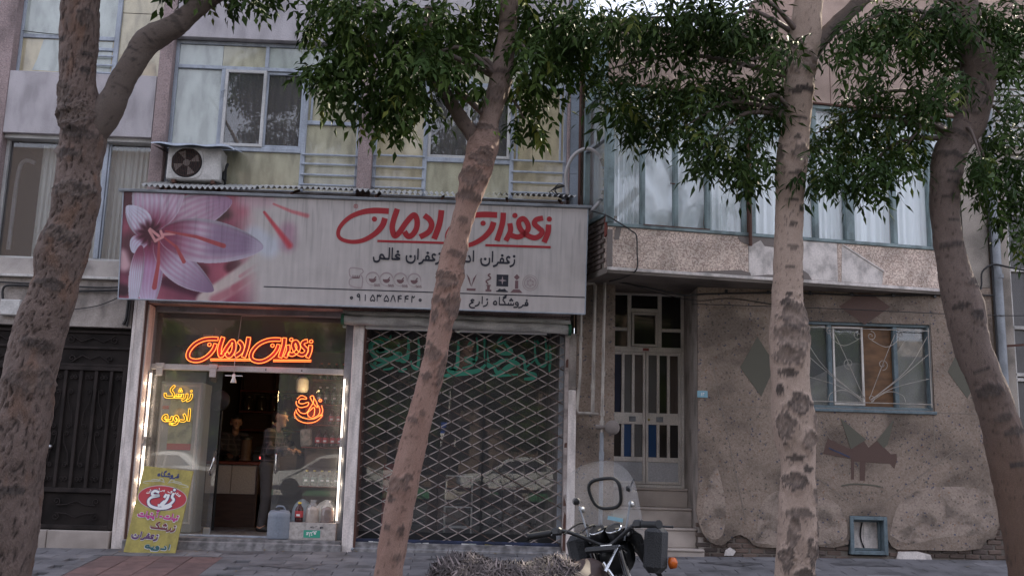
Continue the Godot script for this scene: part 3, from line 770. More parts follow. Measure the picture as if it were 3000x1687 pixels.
func apartment() -> void:
	var ap := thing("apartment_building", Vector3.ZERO, "pale concrete apartment building with blue grey metal windows above the shop", "building")
	var b := B.new()
	# carcass: everything behind the facade skin; rooms are left open behind the clear panes
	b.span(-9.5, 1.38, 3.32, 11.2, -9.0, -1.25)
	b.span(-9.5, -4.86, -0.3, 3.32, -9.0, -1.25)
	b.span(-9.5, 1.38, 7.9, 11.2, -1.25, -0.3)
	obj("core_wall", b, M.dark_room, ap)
	b = B.new()
	b.span(-6.84, -4.75, 5.6, 6.53, -0.3, -0.01, 0.006)
	obj("spandrel_panel", b, M.panel, ap)
	b = B.new()
	b.span(-4.54, 1.2, 7.16, 8.3, -0.3, -0.02, 0.006)
	obj("spandrel_panel", b, M.panel, ap)
	b = B.new()
	b.span(-6.84, -4.75, 8.3, 11.4, -0.3, -0.01)
	b.span(-4.54, 1.2, 8.3, 11.4, -0.3, -0.02)
	obj("upper_wall", b, M.panel, ap)
	b = B.new()
	b.span(-6.84, -4.75, 3.555, 3.79, -0.3, -0.01, 0.004)
	obj("stone_band", b, M.stone, ap)
	b = B.new()
	b.span(-6.84, -4.78, 3.515, 3.552, -0.3, 0.05, 0.006)
	obj("ledge", b, M.white_paint, ap)
	b = B.new()
	b.span(-6.84, -4.78, 2.86, 3.512, -0.3, -0.02)
	obj("plaster_wall", b, M.plaster, ap)
	for p in [[-7.1, -6.84, -0.3], [-4.74, -4.55, 3.25], [-1.8, -1.6, 4.85], [1.21, 1.25, 4.7]]:
		b = B.new()
		b.span(p[0], p[1], p[2], 11.4, -0.3, 0.0, 0.008)
		obj("pillar", b, M.pillar, ap)
	b = B.new()
	b.span(-9.5, -7.1, -0.3, 11.4, -0.3, -0.05)
	obj("side_wall", b, M.panel, ap)
	# metal flashing and rusty downpipe at the right corner
	b = B.new()
	b.span(1.252, 1.372, 4.6, 11.4, -0.3, -0.01)
	for y in [5.3, 6.45, 7.6]:
		b.span(1.252, 1.372, y, y + 0.012, -0.02, -0.004)
	obj("flashing", b, M.sheet_metal, ap)
	b = B.new()
	b.tube([Vector3(1.395, 4.6, -0.01), Vector3(1.395, 11.3, -0.01)], 0.018, 8)
	obj("corner_pipe", b, M.rust, ap)
	b = B.new()
	b.span(1.2, 1.38, -0.3, 11.4, -9.0, -0.31)
	obj("end_wall", b, M.plaster, ap)
	# fill between the window bays and the sign
	b = B.new()
	b.span(-4.54, 1.2, 3.32, 4.9, -0.35, -0.06)
	obj("wall_behind_sign", b, M.plaster, ap)
	b = B.new()
	b.span(-6.84, 1.2, 3.3, 3.34, -1.3, -0.3)
	b.span(-6.84, 1.2, 5.61, 5.7, -1.26, -0.32)
	b.span(-6.84, 1.2, 7.2, 7.3, -1.26, -0.32)
	obj("floor_slab", b, M.dark_room, ap)
	window_bay_a(ap)
	window_left(ap)
	window_right(ap)
	shop_shell(ap)


func window_bay_a(ap: Node3D) -> void:
	# lower left: clear glass with net curtains
	var z := -0.2
	var w := part("window", ap)
	var b := B.new()
	rect(b, -6.84, -4.75, 3.8, 5.6, 0.045, z, 0.06)
	b.span(-6.84, -4.75, 5.545, 5.6, z - 0.05, z + 0.12)
	obj("frame", b, M.alu_white, w)
	for x in [-6.02, -5.42]:
		b = B.new()
		b.span(x - 0.035, x + 0.035, 3.845, 5.545, z - 0.028, z + 0.035, 0.006)
		b.span(x + 0.04, x + 0.065, 3.85, 5.54, z - 0.02, z + 0.02, 0.004)
		obj("stile", b, M.alu, w)
	pane(-6.795, -6.055, 3.845, 5.545, z, M.glass, w)
	pane(-5.955, -5.455, 3.845, 5.545, z, M.glass, w)
	pane(-5.355, -4.795, 3.845, 5.545, z, M.glass, w)
	obj("curtain", drape(-6.38, -5.96, 3.86, 5.53, z - 0.14, 5, 0.02), M.curtain_grey, w)
	obj("curtain", drape(-5.95, -5.3, 3.86, 5.53, z - 0.16, 6, 0.02), M.curtain_grey, w)
	obj("curtain", drape(-5.34, -4.76, 3.86, 5.53, z - 0.12, 7, 0.022), M.curtain_grey, w)
	b = B.new()
	b.tube(bez([Vector3(-6.79, 4.0, z - 0.3), Vector3(-6.78, 5.1, z - 0.3), Vector3(-6.7, 5.33, z - 0.3), Vector3(-6.55, 5.3, z - 0.3)]), 0.03, 10)
	obj("indoor_pipe", b, M.pipe_grey, w)
	# upper left: frosted panels
	w = part("window", ap)
	b = B.new()
	rect(b, -6.84, -4.75, 6.54, 8.3, 0.04, z, 0.06)
	obj("frame", b, M.alu, w)
	b = B.new()
	b.span(-5.47, -5.4, 6.58, 8.26, z - 0.03, z + 0.04, 0.006)
	b.span(-6.8, -5.47, 7.11, 7.17, z - 0.03, z + 0.03, 0.006)
	b.span(-5.9, -5.47, 6.95, 7.0, z - 0.03, z + 0.03, 0.006)
	obj("stile", b, M.alu, w)
	rails_bars(w, -6.1, -5.46, [6.6, 6.72, 6.86], z + 0.05, M.alu)
	pane(-6.8, -5.47, 6.58, 7.11, z, M.frost_warm, w)
	pane(-6.8, -5.47, 7.17, 8.26, z, M.frost_cool, w)
	pane(-5.4, -4.79, 6.58, 7.56, z, M.frost_warm, w)
	pane(-5.4, -4.79, 7.57, 8.26, z + 0.001, M.frost_warm, w)
	b = B.new()
	# peeling film and a tape patch on the lower panel
	b.prism(PackedVector2Array([Vector2(-6.62, 6.62), Vector2(-5.5, 6.6), Vector2(-5.5, 7.1), Vector2(-6.5, 7.1), Vector2(-6.56, 6.8)]), z + 0.004, z + 0.006)
	obj("window_film", b, M.frost_cool, w)
	b = B.new()
	b.prism(PackedVector2Array([Vector2(-5.38, 6.6), Vector2(-4.82, 6.6), Vector2(-4.85, 6.78), Vector2(-5.12, 6.94), Vector2(-5.38, 6.92)]), z + 0.004, z + 0.005)
	obj("dirt_film", b, M.frost_dirty, w)
	b = B.new()
	b.tube(bez([Vector3(-6.38, 8.2, z + 0.02), Vector3(-6.1, 7.9, z + 0.03), Vector3(-6.03, 7.6, z + 0.03), Vector3(-6.1, 7.2, z + 0.04), Vector3(-6.8, 7.2, z + 0.05)]), 0.006, 6)
	obj("window_cable", b, M.cable, w)


func sash(w: Node3D, x0: float, x1: float, y0: float, y1: float, z: float, m: Material) -> void:
	var b := B.new()
	rect(b, x0, x1, y0, y1, 0.045, z + 0.012, 0.045)
	obj("sash", b, m, w)
	pane(x0 + 0.04, x1 - 0.04, y0 + 0.04, y1 - 0.04, z + 0.005, M.glass, w)


func window_left(ap: Node3D) -> void:
	var z := -0.16
	var w := part("window", ap)
	var b := B.new()
	rect(b, -4.55, -1.8, 4.88, 7.15, 0.05, z, 0.07)
	b.span(-4.5, -1.85, 6.72, 6.775, z - 0.03, z + 0.038, 0.006)
	b.span(-3.86, -3.8, 4.93, 6.72, z - 0.03, z + 0.04, 0.006)
	b.span(-2.64, -2.575, 4.93, 6.72, z - 0.03, z + 0.04, 0.006)
	b.span(-3.245, -3.195, 6.775, 7.1, z - 0.03, z + 0.035, 0.006)
	b.span(-3.8, -2.64, 5.49, 5.555, z - 0.03, z + 0.036, 0.006)
	b.span(-2.575, -1.85, 5.93, 5.99, z - 0.03, z + 0.036, 0.006)
	b.span(-2.54, -2.51, 5.99, 6.72, z - 0.02, z + 0.02, 0.004)
	b.span(-1.91, -1.88, 5.99, 6.72, z - 0.02, z + 0.02, 0.004)
	obj("frame", b, M.alu, w)
	sash(w, -3.8, -3.2, 5.555, 6.72, z + 0.02, M.alu_white)
	sash(w, -3.22, -2.64, 5.555, 6.72, z - 0.02, M.alu)
	for p in [[-4.5, -3.86, 4.93, 6.72, "frost_cool"], [-3.8, -2.64, 4.93, 5.49, "frost"], [-2.575, -1.85, 4.93, 5.93, "frost"], [-2.575, -1.85, 5.99, 6.72, "frost"], [-4.5, -3.87, 6.775, 7.1, "frost_cool"], [-3.865, -3.245, 6.775, 7.1, "frost"], [-3.195, -1.85, 6.775, 7.1, "frost_cool"]]:
		pane(p[0], p[1], p[2], p[3], z, M[p[4]], w)
	rails_bars(w, -2.62, -1.82, [5.02, 5.17, 5.33, 5.47], z + 0.06, M.alu)
	obj("curtain", drape(-3.85, -2.6, 5.5, 6.75, z - 0.16, 9, 0.025), M.curtain_brown, w)
	b = B.new()
	b.tube(bez([Vector3(-3.79, 6.4, z + 0.06), Vector3(-3.83, 6.36, z + 0.09), Vector3(-3.81, 6.3, z + 0.06)]), 0.008, 6)
	obj("handle", b, M.alu, w)


func window_right(ap: Node3D) -> void:
	var z := -0.16
	var w := part("window", ap)
	var b := B.new()
	rect(b, -1.6, 1.21, 4.88, 7.15, 0.05, z, 0.07)
	b.span(-1.55, 1.16, 6.6, 6.665, z - 0.03, z + 0.038, 0.006)
	b.span(-0.88, -0.82, 4.93, 6.6, z - 0.03, z + 0.04, 0.006)
	b.span(0.38, 0.44, 4.93, 6.6, z - 0.03, z + 0.04, 0.006)
	b.span(-0.245, -0.195, 6.665, 7.1, z - 0.03, z + 0.035, 0.006)
	b.span(-0.82, 0.38, 5.44, 5.51, z - 0.03, z + 0.036, 0.006)
	b.span(0.47, 0.5, 5.5, 6.56, z - 0.02, z + 0.02, 0.004)
	b.span(1.1, 1.13, 5.5, 6.56, z - 0.02, z + 0.02, 0.004)
	obj("frame", b, M.alu, w)
	sash(w, -0.82, -0.21, 5.51, 6.6, z - 0.02, M.alu_white)
	sash(w, -0.235, 0.38, 5.51, 6.6, z + 0.02, M.alu_white)
	for p in [[-1.55, -0.88, 4.93, 6.6, "frost_warm"], [-0.82, 0.38, 4.93, 5.44, "frost"], [0.44, 1.16, 4.93, 6.6, "frost_warm"], [-1.55, -0.9, 6.665, 7.1, "frost_warm"], [-0.895, -0.245, 6.665, 7.1, "frost_warm"], [-0.195, 0.5, 6.665, 7.1, "frost"], [0.505, 1.16, 6.665, 7.1, "frost_cool"]]:
		pane(p[0], p[1], p[2], p[3], z, M[p[4]], w)
	rails_bars(w, -1.58, -0.85, [5.02, 5.17, 5.33, 5.5], z + 0.06, M.alu)
	rails_bars(w, 0.41, 1.18, [5.02, 5.17, 5.33, 5.5], z + 0.06, M.alu)
	obj("curtain", drape(-0.86, 0.42, 5.46, 6.65, z - 0.16, 9, 0.02), M.curtain_brown, w)


func shop_shell(ap: Node3D) -> void:
	# ground floor: two open-fronted rooms with floors, ceilings and walls of real thickness
	var fl := 0.075
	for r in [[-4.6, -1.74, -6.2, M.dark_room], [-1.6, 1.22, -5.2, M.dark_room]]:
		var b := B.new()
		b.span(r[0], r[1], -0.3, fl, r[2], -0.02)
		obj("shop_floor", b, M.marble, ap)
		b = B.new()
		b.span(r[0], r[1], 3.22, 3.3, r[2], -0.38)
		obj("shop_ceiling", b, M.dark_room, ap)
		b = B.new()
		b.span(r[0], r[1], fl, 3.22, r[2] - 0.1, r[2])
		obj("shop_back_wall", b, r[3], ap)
	for x in [[-4.85, -4.6], [-1.74, -1.6], [1.22, 1.38]]:
		var b := B.new()
		b.span(x[0], x[1], -0.3, 3.3, -6.2, -0.36)
		obj("party_wall", b, M.dark_room, ap)
	# sills
	var b := B.new()
	b.span(-4.6, -1.72, -0.3, 0.035, -0.02, 0.06, 0.01)
	b.span(-1.56, 1.3, -0.3, 0.0, -0.02, 0.05, 0.01)
	obj("sill", b, M.marble, ap)
	b = B.new()
	b.span(-5.6, -4.78, -0.3, 0.13, -0.1, 0.02, 0.012)
	b.span(-6.84, -5.61, -0.3, 0.13, -0.1, 0.02, 0.012)
	obj("gate_step", b, M.step_stone, ap)
	# metal-clad posts of the two shop openings
	for p in [[-4.76, -4.6, 3.3, 0.0], [-1.72, -1.57, 3.0, 0.0]]:
		b = B.new()
		b.span(p[0], p[1], -0.1, p[2], -0.36, 0.0, 0.01)
		for y in [1.02, 2.1]:
			b.span(p[0] - 0.001, p[1] + 0.001, y, y + 0.006, -0.2, 0.002)
		b.span(p[0] + 0.03, p[0] + 0.045, 0.1, p[2], -0.01, 0.006)
		obj("shop_post", b, M.post_paint, ap)
		b = B.new()
		b.span(p[1] + 0.001, p[1] + 0.03, -0.05, p[2], -0.34, -0.012)
		obj("rusty_edge", b, M.rust, ap)
	b = B.new()
	b.span(1.285, 1.395, -0.03, 2.19, -0.1, 0.02, 0.006)
	obj("shop_post", b, M.post_paint, ap)
	b = B.new()
	b.span(1.27, 1.39, 2.2, 2.98, -0.1, 0.0, 0.006)
	obj("shop_post", b, M.plaster, ap)
	b = B.new()
	b.span(1.232, 1.284, -0.03, 2.98, -0.1, 0.012, 0.004)
	obj("rusty_edge", b, M.slat, ap)
	for q in [[0.03, 0.55], [0.62, 0.78], [1.4, 1.47], [2.5, 2.62]]:
		b = B.new()
		b.prism(PackedVector2Array([Vector2(1.24, q[0]), Vector2(1.275, q[0]), Vector2(1.278, q[1] * 0.9 + q[0] * 0.1), Vector2(1.262, q[1]), Vector2(1.245, q[1] * 0.8 + q[0] * 0.2)]), 0.011, 0.0135)
		obj("rust_patch", b, M.rust, ap)


# ---------------------------------------------------------------- shop front, shutter, gate
func shop_front() -> void:
	var z := -0.35
	var s := thing("glass_shopfront", Vector3(0, 0, 0), "glass shop front with white metal transom bar below the neon sign", "shop front")
	var b := B.new()
	b.span(-4.6, -4.545, 0.075, 3.2, z - 0.05, z + 0.06, 0.006)
	b.span(-1.86, -1.745, 0.075, 3.2, z - 0.05, z + 0.06, 0.006)
	b.span(-4.545, -1.86, 3.14, 3.22, z - 0.05, z + 0.06, 0.006)
	obj("frame", b, M.pipe_grey, s)
	b = B.new()
	b.span(-4.598, -4.55, 0.08, 3.2, z + 0.061, -0.03, 0.004)
	obj("reveal_lining", b, M.post_paint, s)
	b = B.new()
	b.span(-4.545, -1.86, 2.33, 2.41, z - 0.03, z + 0.05, 0.008)
	obj("transom_bar", b, M.alu_white, s)
	for x in [-4.4, -3.62, -2.95, -2.45]:
		b = B.new()
		b.lathe([Vector2(0, 0.012), Vector2(0.009, 0.01), Vector2(0.011, 0.0)], Vector3(x, 2.37, z + 0.05), 8, Basis(Vector3.RIGHT, PI / 2))
		obj("bolt", b, M.black_plastic, s)
	# fixed top light, one fixed pane at each side, and a sliding door pane pushed left
	pane(-4.545, -1.86, 2.41, 3.14, z, M.glass, s, 0.01)
	pane(-4.545, -3.78, 0.13, 2.33, z, M.glass, s, 0.01)
	pane(-2.76, -1.86, 0.13, 2.33, z, M.glass, s, 0.01)
	var d := part("sliding_door", s)
	pane(-4.36, -3.56, 0.1, 2.36, z - 0.035, M.glass, d, 0.01)
	for x in [-4.42, -3.68]:
		b = B.new()
		b.span(x - 0.045, x + 0.045, 2.24, 2.4, z + 0.052, z + 0.07, 0.004)
		b.span(x - 0.06, x + 0.06, 2.36, 2.42, z + 0.05, z + 0.076, 0.004)
		obj("clamp", b, M.alu_white, d)
	b = B.new()
	b.span(-3.66, -3.57, 0.1, 0.19, z - 0.055, z - 0.015, 0.004)
	obj("corner_fitting", b, M.steel, d)
	b = B.new()
	b.tube(bez([Vector3(-3.61, 0.9, z + 0.0), Vector3(-3.62, 0.93, z + 0.05), Vector3(-3.585, 1.04, z + 0.065), Vector3(-3.57, 1.13, z + 0.05), Vector3(-3.57, 1.15, z + 0.0)]), 0.013, 10)
	obj("handle", b, M.chrome, d)
	b = B.new()
	b.tube(bez([Vector3(-2.73, 0.95, z), Vector3(-2.725, 0.97, z + 0.05), Vector3(-2.72, 1.1, z + 0.06), Vector3(-2.725, 1.2, z + 0.05), Vector3(-2.73, 1.22, z)]), 0.011, 10)
	obj("handle", b, M.chrome, s)
	b = B.new()
	b.span(-4.545, -1.86, 0.076, 0.1, z - 0.06, z + 0.05, 0.004)
	obj("floor_track", b, M.alu, s)
	b = B.new()
	b.tube(bez([Vector3(-3.35, 3.12, z + 0.02), Vector3(-3.37, 2.8, z + 0.03), Vector3(-3.385, 2.5, z + 0.07), Vector3(-3.38, 2.28, z + 0.08)]), 0.005, 6)
	b.tube(bez([Vector3(-3.35, 3.12, z + 0.02), Vector3(-2.9, 3.13, z + 0.05), Vector3(-2.4, 3.15, z + 0.06)]), 0.005, 6)
	obj("lamp_wire", b, M.cable_pale, s)
	b = B.new()
	b.lathe([Vector2(0.0, 0.12), Vector2(0.02, 0.12), Vector2(0.022, 0.07), Vector2(0.045, 0.0), Vector2(0.0, 0.0)], Vector3(-3.38, 2.17, z + 0.08), 14)
	b.span(-3.5, -3.26, 2.262, 2.274, z + 0.07, z + 0.09)
	obj("hanging_lamp", b, M.white_print, s)


func tubes_and_lights() -> void:
	# lit fluorescent tubes in the reveals of the shop window
	for t in [[-4.515, 1.36, 2.3, -0.24, "lit fluorescent tube on the left side of the shop window, upper one"], [-4.515, 0.3, 1.3, -0.24, "lit fluorescent tube on the left side of the shop window behind the yellow board"], [-1.835, 0.3, 1.36, -0.24, "lit fluorescent tube standing right of the cardboard box"], [-1.835, 1.42, 2.3, -0.24, "thin lit fluorescent tube beside the bottle shelves"]]:
		var o := thing("fluorescent_tube", Vector3(t[0], t[1], t[3]), t[4], "lamp", "fluorescent tubes of the shop window")
		var h: float = t[2] - t[1]
		var b := B.new()
		for k in 3:
			b = B.new()
			var ya := 0.03 + (h - 0.06) * k / 3.0
			var yb := 0.03 + (h - 0.06) * (k + 1) / 3.0
			b.tube([Vector3(0, ya, 0), Vector3(0, yb, 0)], 0.014, 10)
			obj("glass_tube", b, M.tube_lamp, o)
			var l := OmniLight3D.new()
			l.light_color = Color(1.0, 0.9, 0.79)
			l.light_energy = 0.009
			l.light_size = 0.01
			l.omni_range = 8.0
			l.omni_attenuation = 2.0
			l.shadow_enabled = true
			l.position = Vector3(0, (ya + yb) / 2.0, 0)
			l.name = numbered("tube_light", o)
			o.add_child(l)
		b = B.new()
		for y in [0.0, h - 0.035]:
			b.tube([Vector3(0, y, 0), Vector3(0, y + 0.035, 0)], 0.017, 10)
		b.span(-0.028 if t[0] < -3.0 else 0.016, -0.016 if t[0] < -3.0 else 0.028, 0.0, h, -0.02, 0.02)
		obj("holder", b, M.alu_white, o)
	# a yellow tube deep in the shop, running back along the right-hand shelf
	var o := thing("shelf_lamp", Vector3(-2.3, 2.15, -1.0), "slanting yellow tube lamp above the shelves of bottles", "lamp")
	var b := B.new()
	b.tube([Vector3(0, 0, 0), Vector3(-0.22, 0.03, -1.1), Vector3(-0.32, 0.0, -1.5)], 0.013, 8)
	obj("glass_tube", b, mk("shelf_glow", Color(0.8, 0.7, 0.4), 0.4, {"glow": lin(1.0, 0.72, 0.32), "energy": 0.5}), o)
	var l := OmniLight3D.new()
	l.light_color = Color(1.0, 0.85, 0.6)
	l.light_energy = 0.13
	l.light_size = 0.1
	l.omni_range = 8.0
	l.omni_attenuation = 2.0
	l.shadow_enabled = true
	l.position = Vector3(-0.15, -0.06, -0.7)
	l.name = "tube_light"
	o.add_child(l)


func shutter() -> void:
	var x0 := -1.57
	var x1 := 1.225
	var y0 := 0.105
	var y1 := 2.97
	var s := thing("folding_shutter", Vector3(0, 0, -0.1), "closed lattice shutter of rusty diamond bars over the dark shop window", "shutter")
	var px := 0.2945
	var py := 0.157
	var cols := (x1 - x0) / px
	var slope := py / px
	for layer in 2:
		var k := 0
		var c0 := -20
		while c0 < 42:
			# bar y = y0 + slope * (x - x0) + c0 * py  (mirrored for the back layer), clipped to the opening
			var xa := x0
			var xb := x1
			var ya: float = y0 + (slope * (xa - x0) if layer == 0 else slope * (x1 - xa)) + c0 * py
			var yb: float = y0 + (slope * (xb - x0) if layer == 0 else slope * (x1 - xb)) + c0 * py
			c0 += 1
			var a := Vector2(xa, ya + rng.randf_range(-0.009, 0.009))
			var e := Vector2(xb, yb + rng.randf_range(-0.009, 0.009))
			var cut := clip(a, e, y0, y1)
			if cut.is_empty():
				continue
			if cut[0].distance_to(cut[1]) < 0.06:
				continue
			var b := B.new()
			var zz := 0.006 if layer == 0 else -0.006
			b.bar(Vector3(cut[0].x, cut[0].y, zz), Vector3(cut[1].x, cut[1].y, zz), 0.0135, 0.008, 0.002)
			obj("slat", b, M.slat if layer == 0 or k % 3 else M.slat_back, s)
			k += 1
	var rb := B.new()
	for i in 40:
		for j in 40:
			var x := x0 + (i - j) * px / 2.0 + (x1 - x0) / 2.0
			var y := y0 + (i + j) * py / 2.0 - 1.0 + fmod((x1 - x0) / 2.0 * slope, py) + 0.999 - 0.0
			if x > x0 + 0.02 and x < x1 - 0.02 and y > y0 and y < y1:
				rb.lathe([Vector2(0, 0.006), Vector2(0.007, 0.004), Vector2(0.009, 0.0)], Vector3(x, y, 0.01), 6, Basis(Vector3.RIGHT, PI / 2))
	var o := obj("rivets", rb, M.rust, s)
	o.set_meta("kind", "stuff")
	for p in [[x0 - 0.01, x0 + 0.03], [x1 - 0.06, x1 + 0.005]]:
		var b := B.new()
		b.span(p[0], p[1], -0.02, y1, -0.04, -0.012, 0.003)
		obj("guide_rail", b, M.pipe_grey, s)
	var b := B.new()
	b.span(x0 + 0.03, x1 - 0.02, 0.0, 0.118, -0.02, 0.02, 0.006)
	b.span(x0 + 0.03, x1 - 0.02, 0.088, 0.1, 0.018, 0.026, 0.002)
	obj("bottom_bar", b, M.navy, s)
	for st in [[-1.34, 0.06, "white_print"], [-1.26, 0.09, "white_print"], [-0.83, 0.07, "pale_print"], [-0.7, 0.07, "white_print"], [-0.6, 0.08, "white_print"], [-0.07, 0.1, "white_print"], [0.03, 0.1, "frost_cool"], [0.245, 0.105, "board_yellow"], [0.52, 0.09, "white_print"], [0.63, 0.09, "pale_print"]]:
		b = B.new()
		b.box(Vector3(st[0], 0.055 + rng.randf_range(-0.008, 0.008), 0.0212), Vector3(st[1], 0.06, 0.002), 0.0, Basis(Vector3.BACK, rng.randf_range(-0.06, 0.06)))
		obj("sticker", b, M[st[2]], s)
	b = B.new()
	b.span(x0 - 0.06, x0 + 0.03, 0.02, 0.08, 0.02, 0.07, 0.008)
	b.tube([Vector3(x0 - 0.03, 0.07, 0.045), Vector3(x0 - 0.03, 0.13, 0.045), Vector3(x0 + 0.01, 0.13, 0.045), Vector3(x0 + 0.01, 0.07, 0.045)], 0.008, 8)
	obj("padlock", b, M.steel, s)
	b = B.new()
	b.span(x0 - 0.02, x1 + 0.02, -0.035, 0.0, -0.05, 0.11, 0.006)
	obj("threshold", b, M.alu, s)
	# the window behind it, with a line of green calligraphy on the glass
	var wdw := thing("dark_shop_window", Vector3.ZERO, "dark shop window with green painted calligraphy behind the lattice shutter", "window")
	pane(-1.58, 1.2, 0.2, 3.1, -0.5, M.glass, wdw, 0.01)
	b = B.new()
	b.span(-1.58, 1.2, 0.075, 0.2, -0.53, -0.46)
	b.span(0.12, 0.15, 0.2, 3.1, -0.52, -0.492)
	obj("frame", b, M.black_plastic, wdw)
	b = B.new()
	var i := 0
	for st in PRAYER:
		var pts := bez(pairs(st, 1), 5)
		var m := pts.size()
		var ws := []
		for k in m:
			ws.append(st[0] * 1.25 * (0.45 + 0.75 * sin(PI * (k + 0.6) / (m + 0.4))))
		if m == 1:
			b.disc(pts[0], st[0] / 2.0, -0.494 + i * 0.0004, 4)
		else:
			b.ribbon(pts, ws, -0.494 + i * 0.0004)
		i += 1
	obj("calligraphy", b, M.green_paint, wdw)
	# tube lights (unlit) and rolled awning above
	for t in [[-1.56, -0.33, "left of the leaning trunk"], [-0.32, 1.05, "right of the leaning trunk"]]:
		var tl := thing("tube_fitting", Vector3(t[0], 2.985, -0.03), "unlit white tube fitting above the lattice shutter, " + t[2], "lamp", "unlit tube fittings above the shutter")
		b = B.new()
		b.span(0.0, t[1] - t[0] - 0.02, -0.035, 0.035, -0.03, 0.03, 0.012)
		obj("housing", b, M.tube_off, tl)
		b = B.new()
		b.span(t[1] - t[0] - 0.08, t[1] - t[0] - 0.019, -0.045, 0.02, -0.035, 0.036, 0.006)
		obj("end_bracket", b, M.black_plastic, tl)


func clip(a: Vector2, e: Vector2, y0: float, y1: float) -> Array:
	var t0 := 0.0
	var t1 := 1.0
	var d := e.y - a.y
	for q in [[(y0 - a.y) / d, d > 0.0], [(y1 - a.y) / d, d < 0.0]]:
		if q[1]:
			t0 = maxf(t0, q[0])
		else:
			t1 = minf(t1, q[0])
	if t0 >= t1:
		return []
	return [a.lerp(e, t0), a.lerp(e, t1)]


func awning() -> void:
	var o := thing("rolled_awning", Vector3(-1.87, 3.06, 0.1), "rolled up pale fabric awning with green ends above the shutter", "awning")
	var b := B.new()
	for r in [[0.0, 0.065, 0.0, 0.0], [0.105, 0.036, -0.03, 0.0]]:
		var rows := []
		for i in 64:
			var t := i / 63.0
			var row := []
			var sag := -0.012 * sin(t * PI * 4.0) * (1.0 - t)
			for k in 19:
				var an := TAU * k / 18.0
				var rr: float = r[1] * (1.0 + 0.07 * sin(an * 3.0 + t * 26.0) + 0.05 * sin(t * 60.0 + an))
				row.append(Vector3(t * 3.16, r[0] - t * 0.045 + sag + sin(an) * rr, r[2] + cos(an) * rr))
			rows.append(row)
		b.grid(rows)
	obj("fabric_roll", b, M.cloth_roll, o)
	for x in [0.0, 3.14]:
		b = B.new()
		b.tube([Vector3(x - 0.012, -0.0 - x * 0.0143, 0), Vector3(x + 0.03, -x * 0.0143, 0)], 0.078, 18)
		obj("end_wrap", b, M.green_cloth, o)
	b = B.new()
	for x in [0.02, 1.6, 3.15]:
		b.span(x - 0.02, x + 0.02, -0.1 - x * 0.0143, 0.12 - x * 0.0143, -0.16, -0.07)
	obj("bracket", b, M.steel, o)
	# the boxed lintel and the perforated strip behind the roll
	b = B.new()
	b.span(-4.6, 1.3, 3.22, 3.33, -0.36, -0.02)
	b.span(-1.74, 1.3, 3.02, 3.22, -0.36, -0.1)
	var lt := obj("lintel", b, M.pillar, get_node("apartment_building"))
	b = B.new()
	for i in 40:
		b.disc(Vector2(-1.6 + i * 0.073, 3.16 + 0.02 * (i % 2)), 0.008, -0.097, 8)
	obj("fixing_holes", b, M.dark, lt).set_meta("kind", "stuff")


func spiral(c: Vector2, r: float, a0: float, turns: float, sgn: float) -> Array:
	var out := []
	var n := int(18 * turns) + 2
	for i in n:
		var t := float(i) / (n - 1)
		var a := a0 + sgn * t * turns * TAU
		var rr := r * (1.0 - 0.8 * t)
		out.append(Vector3(c.x + cos(a) * rr, c.y + sin(a) * rr, 0))
	return out


